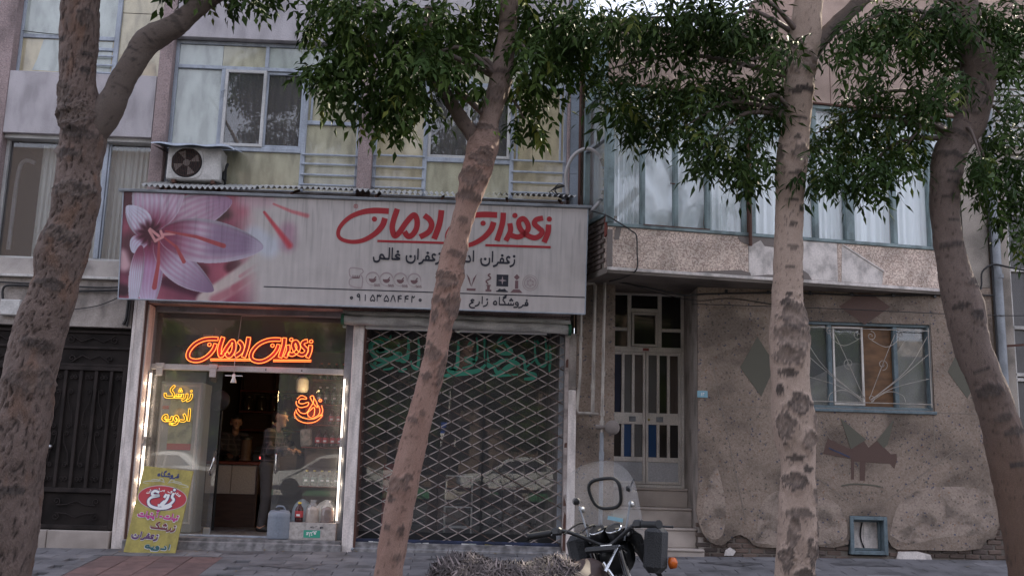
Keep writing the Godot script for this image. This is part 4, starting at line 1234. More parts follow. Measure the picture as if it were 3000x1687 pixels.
func gate() -> void:
	var z := -0.12
	var g := thing("iron_gate", Vector3(0, 0, z), "dark brown iron gate with bars and scrolls left of the shop", "gate")
	var b := B.new()
	b.span(-6.84, -4.8, 2.32, 2.86, -0.06, -0.02)
	obj("transom_sheet", b, M.gate_sheet, g)
	b = B.new()
	for y in [2.34, 2.58, 2.8]:
		b.span(-6.84, -4.8, y - 0.018, y + 0.018, -0.02, 0.012, 0.004)
	obj("transom_rail", b, M.gate_iron, g)
	for lf in [[-6.84, -5.84], [-5.83, -4.8]]:
		var leaf := part("gate_leaf", g)
		b = B.new()
		b.span(lf[0], lf[1], 0.14, 2.32, -0.05, -0.025)
		obj("sheet", b, M.gate_sheet, leaf)
		b = B.new()
		rect(b, lf[0], lf[1], 0.14, 2.32, 0.055, 0.0, 0.05)
		b.span(lf[0], lf[1], 0.62, 0.68, -0.02, 0.022, 0.004)
		obj("leaf_frame", b, M.gate_iron, leaf)
		for i in 5:
			b = B.new()
			var x: float = lf[0] + (lf[1] - lf[0]) * (i + 0.5) / 5.0 + 0.1
			if i < 4:
				b.span(x - 0.022, x + 0.022, 0.68, 2.265, -0.025, 0.016, 0.006)
				obj("bar", b, M.gate_iron, leaf)
			b = B.new()
			var cx := x - 0.1
			# two small C scrolls at the ends and long S curves between
			for q in [[2.17, 1.0], [0.8, -1.0]]:
				for sg in [-1.0, 1.0]:
					b.tube(spiral(Vector2(cx + sg * 0.03, q[0]), 0.032, PI / 2 * q[1], 1.2, sg * q[1]), 0.007, 5)
			var flip := 1.0 if i % 2 == 0 else -1.0
			for q in [[1.97, 1.5], [1.4, 0.98]]:
				var p := spiral(Vector2(cx + 0.02 * flip, q[0]), 0.035, PI * 0.5 * (1.0 - flip), 1.4, flip)
				p.reverse()
				p.append_array([Vector3(cx + 0.04 * flip, lerpf(q[0], q[1], 0.3), 0), Vector3(cx - 0.02 * flip, lerpf(q[0], q[1], 0.6), 0)])
				p.append_array(spiral(Vector2(cx - 0.0 * flip, q[1]), 0.036, PI * 0.5 * (1.0 + flip), 1.4, -flip))
				b.tube(p, 0.007, 5)
			obj("scroll", b, M.gate_iron, leaf)
		b = B.new()
		var mx: float = (lf[0] + lf[1]) / 2.0
		for sx in [-1.0, 1.0]:
			for sy in [-1.0, 1.0]:
				var p := spiral(Vector2(mx + sx * 0.26, 0.4 + sy * 0.1), 0.05, PI / 2 * -sy, 1.3, -sx * sy)
				p.reverse()
				p.append_array([Vector3(mx + sx * 0.12, 0.4 + sy * 0.06, 0), Vector3(mx, 0.4 + sy * 0.11, 0)])
				b.tube(p, 0.007, 5)
		obj("panel_scroll", b, M.gate_iron, leaf)
		b = B.new()
		for sx in [-1.0, 1.0]:
			var p := spiral(Vector2(mx + sx * 0.3, 2.69), 0.055, PI / 2, 1.3, sx)
			p.reverse()
			p.append_array([Vector3(mx + sx * 0.15, 2.66, 0), Vector3(mx, 2.72, 0)])
			b.tube(p, 0.008, 5)
			p = spiral(Vector2(mx + sx * 0.26, 2.43), 0.05, -PI / 2, 1.3, -sx)
			p.reverse()
			p.append_array([Vector3(mx + sx * 0.12, 2.47, 0), Vector3(mx, 2.42, 0)])
			b.tube(p, 0.008, 5)
		obj("transom_scroll", b, M.gate_iron, leaf)
	b = B.new()
	b.lathe([Vector2(0, 0.04), Vector2(0.025, 0.03), Vector2(0.028, 0.0), Vector2(0.012, 0.0), Vector2(0.012, -0.04)], Vector3(-5.73, 1.22, 0.02), 12, Basis(Vector3.RIGHT, PI / 2))
	obj("handle", b, M.steel, g)


# ---------------------------------------------------------------- lettering drawn with strokes
# each glyph: [advance, strokes ...]; x runs from 0 at the right to -advance; a stroke of one point is a dot
const GLYPH = {
	"alef": [0.36, [-0.18, 0.0, -0.17, 0.5, -0.18, 1.0]],
	"alef_f": [0.3, [0.0, 0.0, -0.12, 0.0, -0.16, 0.12, -0.16, 1.0]],
	"alef_madda": [0.5, [-0.22, 0.0, -0.22, 0.9], [-0.02, 1.12, -0.12, 1.18, -0.26, 1.08, -0.4, 1.16]],
	"re": [0.44, [-0.1, 0.34, -0.1, 0.08, -0.22, -0.17, -0.52, -0.32]],
	"re_f": [0.42, [0.0, 0.0, -0.08, 0.0, -0.13, -0.1, -0.24, -0.24, -0.52, -0.34]],
	"ze": [0.44, [-0.1, 0.34, -0.1, 0.08, -0.22, -0.17, -0.52, -0.32], [-0.14, 0.6]],
	"dal": [0.6, [-0.26, 0.55, -0.13, 0.36, -0.08, 0.12, -0.2, 0.0, -0.55, 0.02]],
	"vav": [0.5, [-0.14, 0.06, -0.34, 0.06, -0.38, 0.26, -0.24, 0.36, -0.12, 0.2, -0.12, -0.06, -0.26, -0.26, -0.58, -0.3]],
	"nun": [0.95, [-0.1, 0.4, -0.07, 0.06, -0.18, -0.18, -0.45, -0.28, -0.75, -0.16, -0.84, 0.14, -0.8, 0.36], [-0.46, 0.28]],
	"nun_i": [0.34, [-0.1, 0.34, -0.12, 0.06, -0.2, 0.0, -0.34, 0.0], [-0.12, 0.58]],
	"nun_m": [0.34, [0.0, 0.0, -0.34, 0.0], [-0.16, 0.32, -0.17, 0.02], [-0.16, 0.58]],
	"be_i": [0.34, [-0.1, 0.34, -0.12, 0.06, -0.2, 0.0, -0.34, 0.0], [-0.14, -0.26]],
	"be_m": [0.34, [0.0, 0.0, -0.34, 0.0], [-0.16, 0.32, -0.17, 0.02], [-0.16, -0.26]],
	"te": [1.1, [-0.08, 0.34, -0.1, 0.08, -0.3, -0.02, -0.7, -0.02, -0.98, 0.08, -1.02, 0.34], [-0.47, 0.4], [-0.62, 0.4]],
	"ye_i": [0.34, [-0.1, 0.34, -0.12, 0.06, -0.2, 0.0, -0.34, 0.0], [-0.06, -0.26], [-0.22, -0.26]],
	"ye": [0.95, [-0.16, 0.3, -0.34, 0.36, -0.42, 0.18, -0.2, 0.04, -0.16, -0.18, -0.45, -0.34, -0.8, -0.22, -0.86, 0.06]],
	"he": [0.52, [-0.1, 0.16, -0.24, 0.42, -0.42, 0.22, -0.4, 0.02, -0.16, 0.0, -0.1, 0.14]],
	"he_f": [0.6, [0.0, 0.0, -0.16, 0.04, -0.2, 0.4, -0.42, 0.34, -0.5, 0.12, -0.3, -0.02, -0.14, 0.02]],
	"shin_i": [0.8, [-0.06, 0.3, -0.08, 0.04, -0.2, 0.0, -0.8, 0.0], [-0.32, 0.28, -0.33, 0.02], [-0.56, 0.3, -0.57, 0.02], [-0.2, 0.56], [-0.42, 0.56], [-0.31, 0.74]],
	"kaf_f": [1.0, [0.0, 0.0, -0.1, 0.0], [-0.1, 1.05, -0.42, 0.66, -0.2, 0.36, -0.1, 0.12, -0.24, 0.0, -0.8, 0.0, -0.94, 0.12, -0.95, 0.34]],
	"gaf_m": [0.5, [0.0, 0.0, -0.14, 0.02], [0.02, 1.0, -0.32, 0.66, -0.12, 0.26, -0.14, 0.04, -0.26, 0.0, -0.5, 0.0], [0.06, 1.24, -0.34, 0.88]],
	"fe_i": [0.5, [-0.5, 0.0, -0.16, 0.0, -0.08, 0.2, -0.22, 0.4, -0.36, 0.24, -0.22, 0.08, -0.1, 0.16], [-0.22, 0.66]],
	"fe_m": [0.5, [0.0, 0.0, -0.5, 0.0], [-0.16, 0.02, -0.08, 0.22, -0.24, 0.38, -0.38, 0.2, -0.3, 0.02], [-0.22, 0.64]],
	"qaf_i": [0.5, [-0.5, 0.0, -0.16, 0.0, -0.08, 0.2, -0.22, 0.4, -0.36, 0.24, -0.22, 0.08, -0.1, 0.16], [-0.14, 0.66], [-0.3, 0.66]],
	"ain_i": [0.55, [-0.06, 0.44, -0.2, 0.54, -0.36, 0.42, -0.3, 0.2, -0.12, 0.06, -0.3, 0.0, -0.55, 0.0]],
	"ain": [0.7, [-0.14, 0.4, -0.32, 0.52, -0.46, 0.36, -0.24, 0.16, -0.44, 0.06, -0.6, -0.2, -0.46, -0.5, -0.06, -0.52]],
	"mim_i": [0.45, [-0.45, 0.0, -0.26, 0.02, -0.08, 0.1, -0.12, 0.3, -0.28, 0.3, -0.34, 0.06]],
	"khe_i": [0.6, [-0.06, 0.3, -0.26, 0.42, -0.46, 0.26, -0.1, 0.06, -0.24, 0.0, -0.6, 0.0], [-0.26, 0.66]],
	"lam_i": [0.36, [-0.12, 1.0, -0.13, 0.1, -0.2, 0.0, -0.36, 0.0]],
	"sad_f": [1.25, [0.0, 0.0, -0.14, 0.02, -0.34, 0.32, -0.54, 0.3, -0.58, 0.08, -0.34, 0.0, -0.1, 0.0], [-0.5, 0.02, -0.6, 0.16, -0.62, -0.12, -0.8, -0.28, -1.08, -0.22, -1.16, 0.14]],
	"dash": [0.7, [-0.15, 0.25, -0.55, 0.25]],
	"space": [0.4],
	"0": [0.5, [-0.25, 0.5, -0.14, 0.36, -0.25, 0.22, -0.36, 0.36, -0.25, 0.5]],
	"1": [0.5, [-0.25, 0.85, -0.25, 0.0]],
	"2": [0.5, [-0.38, 0.0, -0.38, 0.85, -0.26, 0.62, -0.12, 0.85]],
	"3": [0.56, [-0.48, 0.0, -0.48, 0.85, -0.4, 0.62, -0.3, 0.85, -0.22, 0.62, -0.1, 0.85]],
	"4": [0.56, [-0.44, 0.0, -0.44, 0.85, -0.42, 0.5, -0.12, 0.46], [-0.42, 0.52, -0.3, 0.82, -0.12, 0.8]],
	"5": [0.6, [-0.3, 0.84, -0.1, 0.3, -0.14, 0.05, -0.3, 0.14, -0.44, 0.04, -0.5, 0.3, -0.3, 0.84]],
	"8": [0.56, [-0.5, 0.0, -0.28, 0.85, -0.06, 0.0]],
	"9": [0.5, [-0.12, 0.0, -0.14, 0.7, -0.26, 0.86, -0.38, 0.66, -0.26, 0.5, -0.14, 0.62]],
}


func word(keys: String) -> Array:
	# strokes of a line of writing, from x = 0 at its right end; the last entry is its width
	var out := []
	var x := 0.0
	for k in keys.split(" "):
		var g: Array = GLYPH[k]
		for s in range(1, g.size()):
			var pts := []
			for p in pairs(g[s]):
				pts.append(Vector2(x + p.x, p.y))
			out.append(bez(pts, 4) if pts.size() > 2 else pts)
		x -= g[0]
	out.append(-x)
	return out


func write(b: B, keys: String, xl: float, xr: float, y: float, h: float, w: float, z: float) -> void:
	# filled writing between xl and xr on the base line y; h is the height of an alef, w the pen width
	var st := word(keys)
	var sx: float = (xr - xl) / st[st.size() - 1]
	for i in st.size() - 1:
		var pts := []
		for p in st[i]:
			pts.append(Vector2(xr + p.x * sx, y + p.y * h))
		if pts.size() == 1:
			b.disc(pts[0], w * 0.75, z + i * 0.0002, 8)
			continue
		var ws := []
		for k in pts.size():
			var d: Vector2 = pts[mini(k + 1, pts.size() - 1)] - pts[maxi(k - 1, 0)]
			# a reed pen: thick across, thinner upwards
			ws.append(w * (0.72 + 0.4 * absf(d.normalized().x)))
		b.ribbon(pts, ws, z + i * 0.0002)


func outline(pts: Array, w) -> Array:
	var e := B.edges(pts, w)
	var out: Array = e[0].duplicate()
	var r: Array = e[1].duplicate()
	r.reverse()
	out.append_array(r)
	return out


func draw_logo(b: B, tf: Transform2D, grow: float, z: float) -> void:
	var i := 0
	for s in LOGO:
		var pts := []
		for p in bez(pairs(s, 1), 7):
			pts.append(tf * p)
		if pts.size() == 1:
			b.disc(pts[0], s[0] * 0.72 * grow, z + i * 0.0003, 18)
		else:
			b.ribbon(pts, logo_widths(s, pts, grow), z + i * 0.0003)
		i += 1


func logo_widths(s: Array, pts: Array, grow: float) -> Array:
	var w: float = s[0] * grow * (2.1 if s[0] > 0.02 else 1.9)
	var big = pts.size() > 60 and s[0] < 0.034
	var ws := []
	for k in pts.size():
		var t := float(k) / (pts.size() - 1)
		ws.append(w * (1.15 - 0.42 * sin(PI * clampf((t - 0.1) * 1.25, 0.0, 1.0))) if big else w)
	return ws


# ---------------------------------------------------------------- the big sign
func petal(p: Vector2, a: Vector2, tip: Vector2, half: float, bend: float) -> Vector3:
	# (distance along 0..1, offset across -1..1, inside)
	var d := tip - a
	var l := d.length()
	d /= l
	var q := p - a
	var t := q.dot(d) / l
	if t < 0.0 or t > 1.0:
		return Vector3(0, 0, -1)
	var s := q.dot(Vector2(-d.y, d.x)) - bend * 4.0 * t * (1.0 - t)
	var w := half * pow(sin(PI * pow(t, 0.8)), 0.62) + 1.0
	return Vector3(t, s / w, 1.0 if absf(s) < w else -1.0)


func seg(p: Vector2, a: Vector2, b: Vector2) -> float:
	var d := b - a
	return p.distance_to(a + d * clampf((p - a).dot(d) / d.length_squared(), 0.0, 1.0))


func flower_print() -> ImageTexture:
	var w := 1256
	var h := 286
	var base := Color(0.83, 0.795, 0.79)
	var im := Image.create(w, h, false, Image.FORMAT_RGB8)
	im.fill(base)
	var petals := [
		[Vector2(520, 560), Vector2(1420, 200), 235.0, -40.0, Color(0.82, 0.73, 0.79), Color(0.7, 0.55, 0.68)],
		[Vector2(430, 560), Vector2(760, -260), 200.0, 30.0, Color(0.86, 0.78, 0.86), Color(0.84, 0.72, 0.82)],
		[Vector2(420, 560), Vector2(330, -300), 190.0, 0.0, Color(0.85, 0.8, 0.88), Color(0.84, 0.75, 0.84)],
		[Vector2(390, 620), Vector2(130, 260), 140.0, 30.0, Color(0.88, 0.88, 0.95), Color(0.86, 0.88, 0.96)],
		[Vector2(360, 640), Vector2(230, 830), 120.0, 0.0, Color(0.86, 0.86, 0.95), Color(0.84, 0.86, 0.94)],
		[Vector2(480, 700), Vector2(470, 1520), 175.0, 40.0, Color(0.78, 0.62, 0.78), Color(0.86, 0.82, 0.93)],
		[Vector2(330, 740), Vector2(270, 1560), 85.0, 20.0, Color(0.88, 0.89, 0.96), Color(0.85, 0.87, 0.94)],
		[Vector2(500, 680), Vector2(1240, 1300), 185.0, 50.0, Color(0.83, 0.77, 0.86), Color(0.56, 0.45, 0.58)],
		[Vector2(540, 610), Vector2(1830, 770), 265.0, 10.0, Color(0.84, 0.76, 0.84), Color(0.76, 0.72, 0.8)],
	]
	for yy in h:
		for xx in 560:
			var xl := (xx + 0.5) * 6.28 / w
			var yl := 1.434 - (yy + 0.5) * 1.434 / h
			var px := 85.0 + xl / 0.00109
			var py := 90.0 + (1.435 + (px - 100.0) * 0.0000409 - yl) / 0.00111
			var p := Vector2(px, py)
			# blurred ground: dark maroon and pink behind the flower, fading to the plain panel
			var n := sin(px * 0.0063 + py * 0.004) * 0.5 + sin(px * 0.0021 - py * 0.009 + 1.7) * 0.5
			var c := Color(0.52, 0.25, 0.34).lerp(Color(0.82, 0.42, 0.5), clampf(0.5 + n * 0.6, 0.0, 1.0))
			c = c.lerp(Color(0.27, 0.14, 0.17), smoothstep(230.0, 40.0, seg(p, Vector2(120, 120), Vector2(260, 330))) * 0.9)
			c = c.lerp(Color(0.3, 0.19, 0.2), smoothstep(170.0, 60.0, seg(p, Vector2(1000, 460), Vector2(1400, 290))))
			c = c.lerp(Color(0.27, 0.15, 0.18), smoothstep(200.0, 40.0, seg(p, Vector2(180, 700), Vector2(200, 960))) * 0.8)
			c = c.lerp(Color(0.88, 0.7, 0.74), smoothstep(120.0, 30.0, seg(p, Vector2(90, 860), Vector2(140, 980))))
			c = c.lerp(Color(0.22, 0.12, 0.16), smoothstep(120.0, 30.0, seg(p, Vector2(60, 1270), Vector2(150, 1290))))
			c = c.lerp(Color(0.3, 0.12, 0.2), smoothstep(110.0, 20.0, seg(p, Vector2(650, 1180), Vector2(1050, 1310))))
			c = c.lerp(Color(0.33, 0.14, 0.18), smoothstep(150.0, 40.0, seg(p, Vector2(960, 980), Vector2(1080, 1060))) * 0.9)
			c = c.lerp(Color(0.3, 0.13, 0.17), smoothstep(110.0, 30.0, seg(p, Vector2(1430, 1010), Vector2(1500, 970))) * 0.9)
			# pale finger and cream band lower right
			c = c.lerp(Color(0.87, 0.8, 0.78), smoothstep(150.0, 90.0, seg(p, Vector2(1150, 1420), Vector2(1950, 860))))
			c = c.lerp(Color(0.8, 0.42, 0.48), smoothstep(34.0, 10.0, seg(p, Vector2(1560, 1120), Vector2(1920, 870))) * 0.7)
			c = c.lerp(Color(0.72, 0.33, 0.4), smoothstep(70.0, 20.0, seg(p, Vector2(1500, 1260), Vector2(1730, 1110))) * 0.9)
			c = c.lerp(Color(0.72, 0.4, 0.46), smoothstep(90.0, 20.0, seg(p, Vector2(1250, 1400), Vector2(1480, 1290))) * 0.8)
			var away := smoothstep(-120.0, 330.0, px - 1480.0 + maxf(0.0, 620.0 - py) * 0.12 - maxf(0.0, py - 900.0) * 0.15)
			c = c.lerp(base, away)
			c = c.lerp(Color(0.78, 0.45, 0.52), smoothstep(170.0, 20.0, seg(p, Vector2(1420, 200), Vector2(1520, 320))) * 0.8)
			c = c.lerp(Color(0.83, 0.68, 0.73), smoothstep(150.0, 20.0, seg(p, Vector2(1560, 190), Vector2(1860, 200))) * 0.7)
			c = c.lerp(Color(0.84, 0.86, 0.92), smoothstep(200.0, 60.0, seg(p, Vector2(1700, 640), Vector2(1900, 760))) * 0.8)
			c = c.lerp(Color(0.72, 0.52, 0.62), smoothstep(170.0, 20.0, seg(p, Vector2(2120, 560), Vector2(2130, 720))) * 0.7)
			c = c.lerp(Color(0.84, 0.3, 0.35), smoothstep(maxf(14.0, 20.0 + (py - 300.0) * 0.1), 6.0, seg(p, Vector2(1820, 340), Vector2(2150, 745))) * 0.9)
			c = c.lerp(Color(0.86, 0.45, 0.48), smoothstep(maxf(12.0, 18.0 + (px - 1900.0) * 0.06), 4.0, minf(seg(p, Vector2(1930, 240), Vector2(2150, 330)), seg(p, Vector2(2150, 330), Vector2(2350, 385)))) * 0.8)
			for q in petals:
				var r := petal(p, q[0], q[1], q[2], q[3])
				if r.z < 0.0:
					continue
				var f: Color = q[4].lerp(q[5], smoothstep(0.4, 1.0, r.x))
				var vein := 0.5 + 0.5 * sin(r.y * 21.0 + sin(r.x * 7.0 + q[2]) * 1.3)
				f = f.lerp(Color(0.72, 0.42, 0.58), vein * 0.5 * (1.0 - r.x) + 0.1 * vein)
				f = f.lerp(Color(0.5, 0.16, 0.27), smoothstep(0.42, 0.05, r.x) * 0.9)
				if q[2] > 260.0:
					f = f.lerp(Color(0.58, 0.47, 0.6), smoothstep(0.4, 0.55, r.x) * smoothstep(0.95, 0.8, r.x) * smoothstep(0.95, 0.5, absf(r.y + 0.1)) * 0.8)
				f = f.lerp(Color(0.9, 0.9, 0.95), smoothstep(0.82, 1.0, absf(r.y)) * 0.55)
				f = f.darkened(0.18 * smoothstep(0.25, 0.0, r.y + 0.95))
				c = f
			# dark throat, pale stamens, three red stigmas
			var th := p.distance_to(Vector2(430, 590)) + sin(atan2(py - 590.0, px - 430.0) * 11.0) * 26.0
			c = c.lerp(Color(0.26, 0.09, 0.14), smoothstep(190.0, 70.0, th))
			for sg in [[Vector2(420, 560), Vector2(500, 690)], [Vector2(500, 690), Vector2(590, 640)], [Vector2(590, 640), Vector2(560, 570)], [Vector2(430, 545), Vector2(540, 630)], [Vector2(600, 610), Vector2(730, 600)]]:
				c = c.lerp(Color(0.9, 0.62, 0.62), smoothstep(22.0, 12.0, seg(p, sg[0], sg[1])))
			for sg in [[Vector2(620, 570), Vector2(1000, 640), Vector2(1340, 750), 16.0], [Vector2(610, 650), Vector2(760, 760), Vector2(860, 940), 14.0], [Vector2(545, 700), Vector2(550, 960), Vector2(515, 1250), 18.0]]:
				var along: float = clampf((p - sg[0]).length() / (sg[2] - sg[0]).length(), 0.0, 1.0)
				var dd := minf(seg(p, sg[0], sg[1]), seg(p, sg[1], sg[2]))
				c = c.lerp(Color(0.72, 0.3, 0.32), smoothstep(sg[3] * (0.6 + along * 1.1) + 5.0, sg[3] * (0.4 + along), dd))
			im.set_pixel(xx, yy, c.lerp(Color(0.74, 0.66, 0.68), 0.13 * (1.0 - away)))
	# dust runs and faded bands on the whole print
	var dn := FastNoiseLite.new()
	dn.seed = 3
	dn.frequency = 0.05
	dn.fractal_octaves = 4
	for yy in h:
		for xx in w:
			var d := 0.965 + 0.05 * dn.get_noise_2d(xx, yy * 0.12) + 0.035 * dn.get_noise_2d(xx * 0.2 + 500.0, yy * 0.3) - 0.09 * smoothstep(0.12, 0.42, dn.get_noise_2d(xx * 1.6, yy * 0.08 + 90.0)) * smoothstep(float(h), 0.0, float(yy))
			var c := im.get_pixel(xx, yy)
			im.set_pixel(xx, yy, Color(c.r * d, c.g * d * 0.998, c.b * d * 0.99))
	return ImageTexture.create_from_image(im)


func sign_board() -> void:
	var up := Vector3(0, 1.42, 0.2).normalized()
	var bas := Basis(Vector3.RIGHT, up, Vector3.RIGHT.cross(up))
	var s := thing("shop_sign", Vector3(-4.826, 3.19, 0.45), "long tilted white shop sign with a saffron flower and red Persian lettering", "sign", "", bas)
	var b := B.new()
	b.span(0.012, 6.268, 0.012, 1.422, -0.16, -0.006)
	obj("box", b, M.sheet_metal, s)
	var m := StandardMaterial3D.new()
	m.albedo_texture = flower_print()
	m.roughness = 0.42
	m.albedo_color = Color(0.97, 0.97, 0.97)
	b = B.new()
	b.quad_uv([Vector3(0.006, 0.0, 0), Vector3(6.274, 0.0, 0), Vector3(6.274, 1.434, 0), Vector3(0.006, 1.434, 0)], Vector3.BACK)
	obj("printed_face", b, m, s)
	b = B.new()
	b.span(-0.004, 0.01, -0.01, 1.44, -0.16, 0.012, 0.003)
	b.span(6.27, 6.284, -0.01, 1.44, -0.16, 0.012, 0.003)
	b.span(0.01, 6.27, -0.012, 0.006, -0.16, 0.012, 0.003)
	obj("edge_trim", b, M.alu, s)
	b = B.new()
	b.span(-0.06, 6.33, 1.438, 1.478, -0.2, 0.03, 0.006)
	obj("top_rail", b, M.pipe_grey, s)
	# large red lettering
	b = B.new()
	draw_logo(b, Transform2D.IDENTITY, 1.0, 0.003)
	obj("red_lettering", b, M.red_print, s)
	b = B.new()
	var ring := []
	for k in 19:
		ring.append(Vector2(3.122 + cos(TAU * k / 18) * 0.026, 1.352 + sin(TAU * k / 18) * 0.026))
	b.ribbon(ring, 0.006, 0.003)
	b.ribbon([Vector2(3.113, 1.338), Vector2(3.113, 1.366), Vector2(3.13, 1.36), Vector2(3.116, 1.352), Vector2(3.132, 1.338)], 0.005, 0.0034)
	obj("registered_mark", b, M.red_print, s)
	# second line, black
	b = B.new()
	write(b, "ze ain_i fe_m re_f alef nun space alef dal mim_i alef_f nun space ze ain_i fe_m re_f alef nun space khe_i alef_f lam_i sad_f", 3.372, 5.31, 0.655, 0.155, 0.026, 0.003)
	obj("black_lettering", b, M.ink, s)
	b = B.new()
	b.ribbon([Vector2(1.93, 0.223), Vector2(6.268, 0.223)], 0.014, 0.003)
	obj("rule", b, M.ink, s)
	b = B.new()
	write(b, "fe_i re_f vav shin_i gaf_m alef_f he space ze alef re ain", 4.69, 5.51, 0.088, 0.105, 0.019, 0.003)
	obj("shop_name", b, M.ink, s)
	b = B.new()
	# the telephone number runs from left to right
	var x := 3.075
	for d in "09153584420":
		write(b, d, x, x + 0.078 * (GLYPH[d][0] / 0.54), 0.075, 0.105, 0.016, 0.003)
		x += 0.0925
	obj("telephone_number", b, M.ink, s)
	award_row(s)


func award_row(s: Node3D) -> void:
	# a standards mark, three round certificates, then award trophies and a round seal
	var b := B.new()
	var o := Vector2(3.16, 0.385)
	b.ribbon(bez([o + Vector2(0.08, 0.12), o + Vector2(-0.08, 0.13), o + Vector2(-0.085, 0.03), o + Vector2(-0.05, 0.0), o + Vector2(-0.085, -0.03), o + Vector2(-0.08, -0.1), o + Vector2(0.0, -0.13), o + Vector2(0.085, -0.13)], 3), 0.014, 0.003)
	b.ribbon(bez([o + Vector2(0.08, 0.12), o + Vector2(0.095, 0.08), o + Vector2(0.06, 0.045), o + Vector2(0.09, 0.0), o + Vector2(0.085, -0.13)], 3), 0.014, 0.0034)
	obj("standards_mark", b, M.pale_print, s)
	b = B.new()
	b.ribbon([o + Vector2(-0.05, 0.0), o + Vector2(0.05, 0.002)], 0.016, 0.0037)
	for k in 4:
		b.ribbon([o + Vector2(-0.04 + k * 0.028, 0.0), o + Vector2(-0.04 + k * 0.028, 0.035)], 0.01, 0.0039)
	obj("mark_text", b, M.brown_print, s)
	for i in 4:
		b = B.new()
		var c := Vector2(3.385 + i * 0.187, 0.378)
		var arc := []
		for k in 20:
			var a := -0.2 + k * 0.185
			arc.append(c + Vector2(cos(a), sin(a)) * 0.088)
		var ws := []
		for k in 20:
			ws.append(0.016 * sin(PI * (k + 0.5) / 20.0) + 0.003)
		b.ribbon(arc, ws, 0.003)
		arc = []
		for k in 16:
			var a := PI + 0.15 + k * 0.12
			arc.append(c + Vector2(cos(a), sin(a)) * 0.088)
		b.ribbon(arc, 0.006, 0.0032)
		obj("certificate_ring", b, M.pale_print, s)
		b = B.new()
		var half := []
		for k in 13:
			half.append(Vector3(c.x + cos(PI + PI * k / 12.0) * 0.05, c.y + sin(PI + PI * k / 12.0) * 0.05, 0.003))
		b.face(half, Vector3.BACK)
		b.ribbon([c + Vector2(-0.03, -0.005), c + Vector2(-0.004, -0.032), c + Vector2(0.045, 0.03)], 0.014, 0.0036)
		# the three capitals under the ring
		var t := c + Vector2(0.028, -0.098)
		b.ribbon(bez([t + Vector2(0.018, 0.026), t + Vector2(0.0, 0.03), t + Vector2(0.002, 0.016), t + Vector2(0.018, 0.012), t + Vector2(0.014, 0.0), t + Vector2(-0.002, 0.003)], 2), 0.006, 0.003)
		b.ribbon(bez([t + Vector2(0.045, 0.026), t + Vector2(0.028, 0.028), t + Vector2(0.026, 0.004), t + Vector2(0.044, 0.002), t + Vector2(0.045, 0.014), t + Vector2(0.036, 0.014)], 2), 0.006, 0.003)
		t += Vector2(0.054, 0)
		b.ribbon(bez([t + Vector2(0.018, 0.026), t + Vector2(0.0, 0.03), t + Vector2(0.002, 0.016), t + Vector2(0.018, 0.012), t + Vector2(0.014, 0.0), t + Vector2(-0.002, 0.003)], 2), 0.006, 0.003)
		obj("certificate_tick", b, M.brown_print, s)
	# trophies: twin leaf, figure, dark square with a star, column, seal
	b = B.new()
	for sg in [-1.0, 1.0]:
		b.face([Vector3(4.72, 0.31, 0.003), Vector3(4.72 + sg * 0.045, 0.42, 0.003), Vector3(4.72 + sg * 0.07, 0.49, 0.003), Vector3(4.72 + sg * 0.025, 0.43, 0.003)], Vector3.BACK)
	b.span(4.66, 4.78, 0.262, 0.295, 0.0, 0.003)
	obj("trophy_print", b, M.brown_print, s)
	b = B.new()
	b.ribbon(bez([Vector2(4.95, 0.36), Vector2(4.92, 0.4), Vector2(4.98, 0.44), Vector2(4.945, 0.48), Vector2(4.975, 0.5)], 4), 0.02, 0.003)
	b.span(4.925, 4.985, 0.335, 0.35, 0.0, 0.003)
	b.span(4.935, 4.972, 0.285, 0.335, 0.0, 0.0028)
	b.span(4.915, 4.995, 0.26, 0.285, 0.0, 0.003)
	obj("trophy_print", b, M.brown_print, s)
	b = B.new()
	b.span(5.06, 5.22, 0.335, 0.495, 0.0, 0.003)
	b.span(5.06, 5.22, 0.258, 0.275, 0.0, 0.003)
	b.face([Vector3(5.075, 0.276, 0.003), Vector3(5.205, 0.276, 0.003), Vector3(5.175, 0.305, 0.003), Vector3(5.14, 0.29, 0.003), Vector3(5.105, 0.305, 0.003)], Vector3.BACK)
	obj("trophy_print", b, M.ink, s)
	b = B.new()
	for k in 4:
		var d := Vector2.RIGHT.rotated(TAU * k / 4)
		var e := Vector2(-d.y, d.x)
		var c := Vector2(5.14, 0.415)
		b.face([Vector3(c.x + d.x * 0.06, c.y + d.y * 0.06, 0.0045), Vector3(c.x + e.x * 0.013, c.y + e.y * 0.013, 0.0045), Vector3(c.x - e.x * 0.013, c.y - e.y * 0.013, 0.0045)], Vector3.BACK)
	obj("star_print", b, M.pale_print, s)
	b = B.new()
	b.span(5.313, 5.357, 0.31, 0.42, 0.0, 0.003)
	b.face([Vector3(5.335, 0.425, 0.003), Vector3(5.375, 0.465, 0.003), Vector3(5.335, 0.51, 0.003), Vector3(5.295, 0.465, 0.003)], Vector3.BACK)
	b.face([Vector3(5.25, 0.256, 0.003), Vector3(5.42, 0.256, 0.003), Vector3(5.375, 0.3, 0.003), Vector3(5.295, 0.3, 0.003)], Vector3.BACK)
	obj("trophy_print", b, M.brown_print, s)
	b = B.new()
	for r in [0.105, 0.078, 0.04]:
		var ring := []
		for k in 29:
			ring.append(Vector2(5.52 + cos(TAU * k / 28) * r, 0.395 + sin(TAU * k / 28) * r))
		b.ribbon(ring, 0.007 if r > 0.1 else 0.011, 0.003)
	for k in 6:
		var d := Vector2.RIGHT.rotated(TAU * k / 6 + 0.5)
		b.ribbon([Vector2(5.52, 0.395) + d * 0.02, Vector2(5.52, 0.395) + d * 0.062], 0.01, 0.0034)
	obj("seal_print", b, M.pale_print, s)


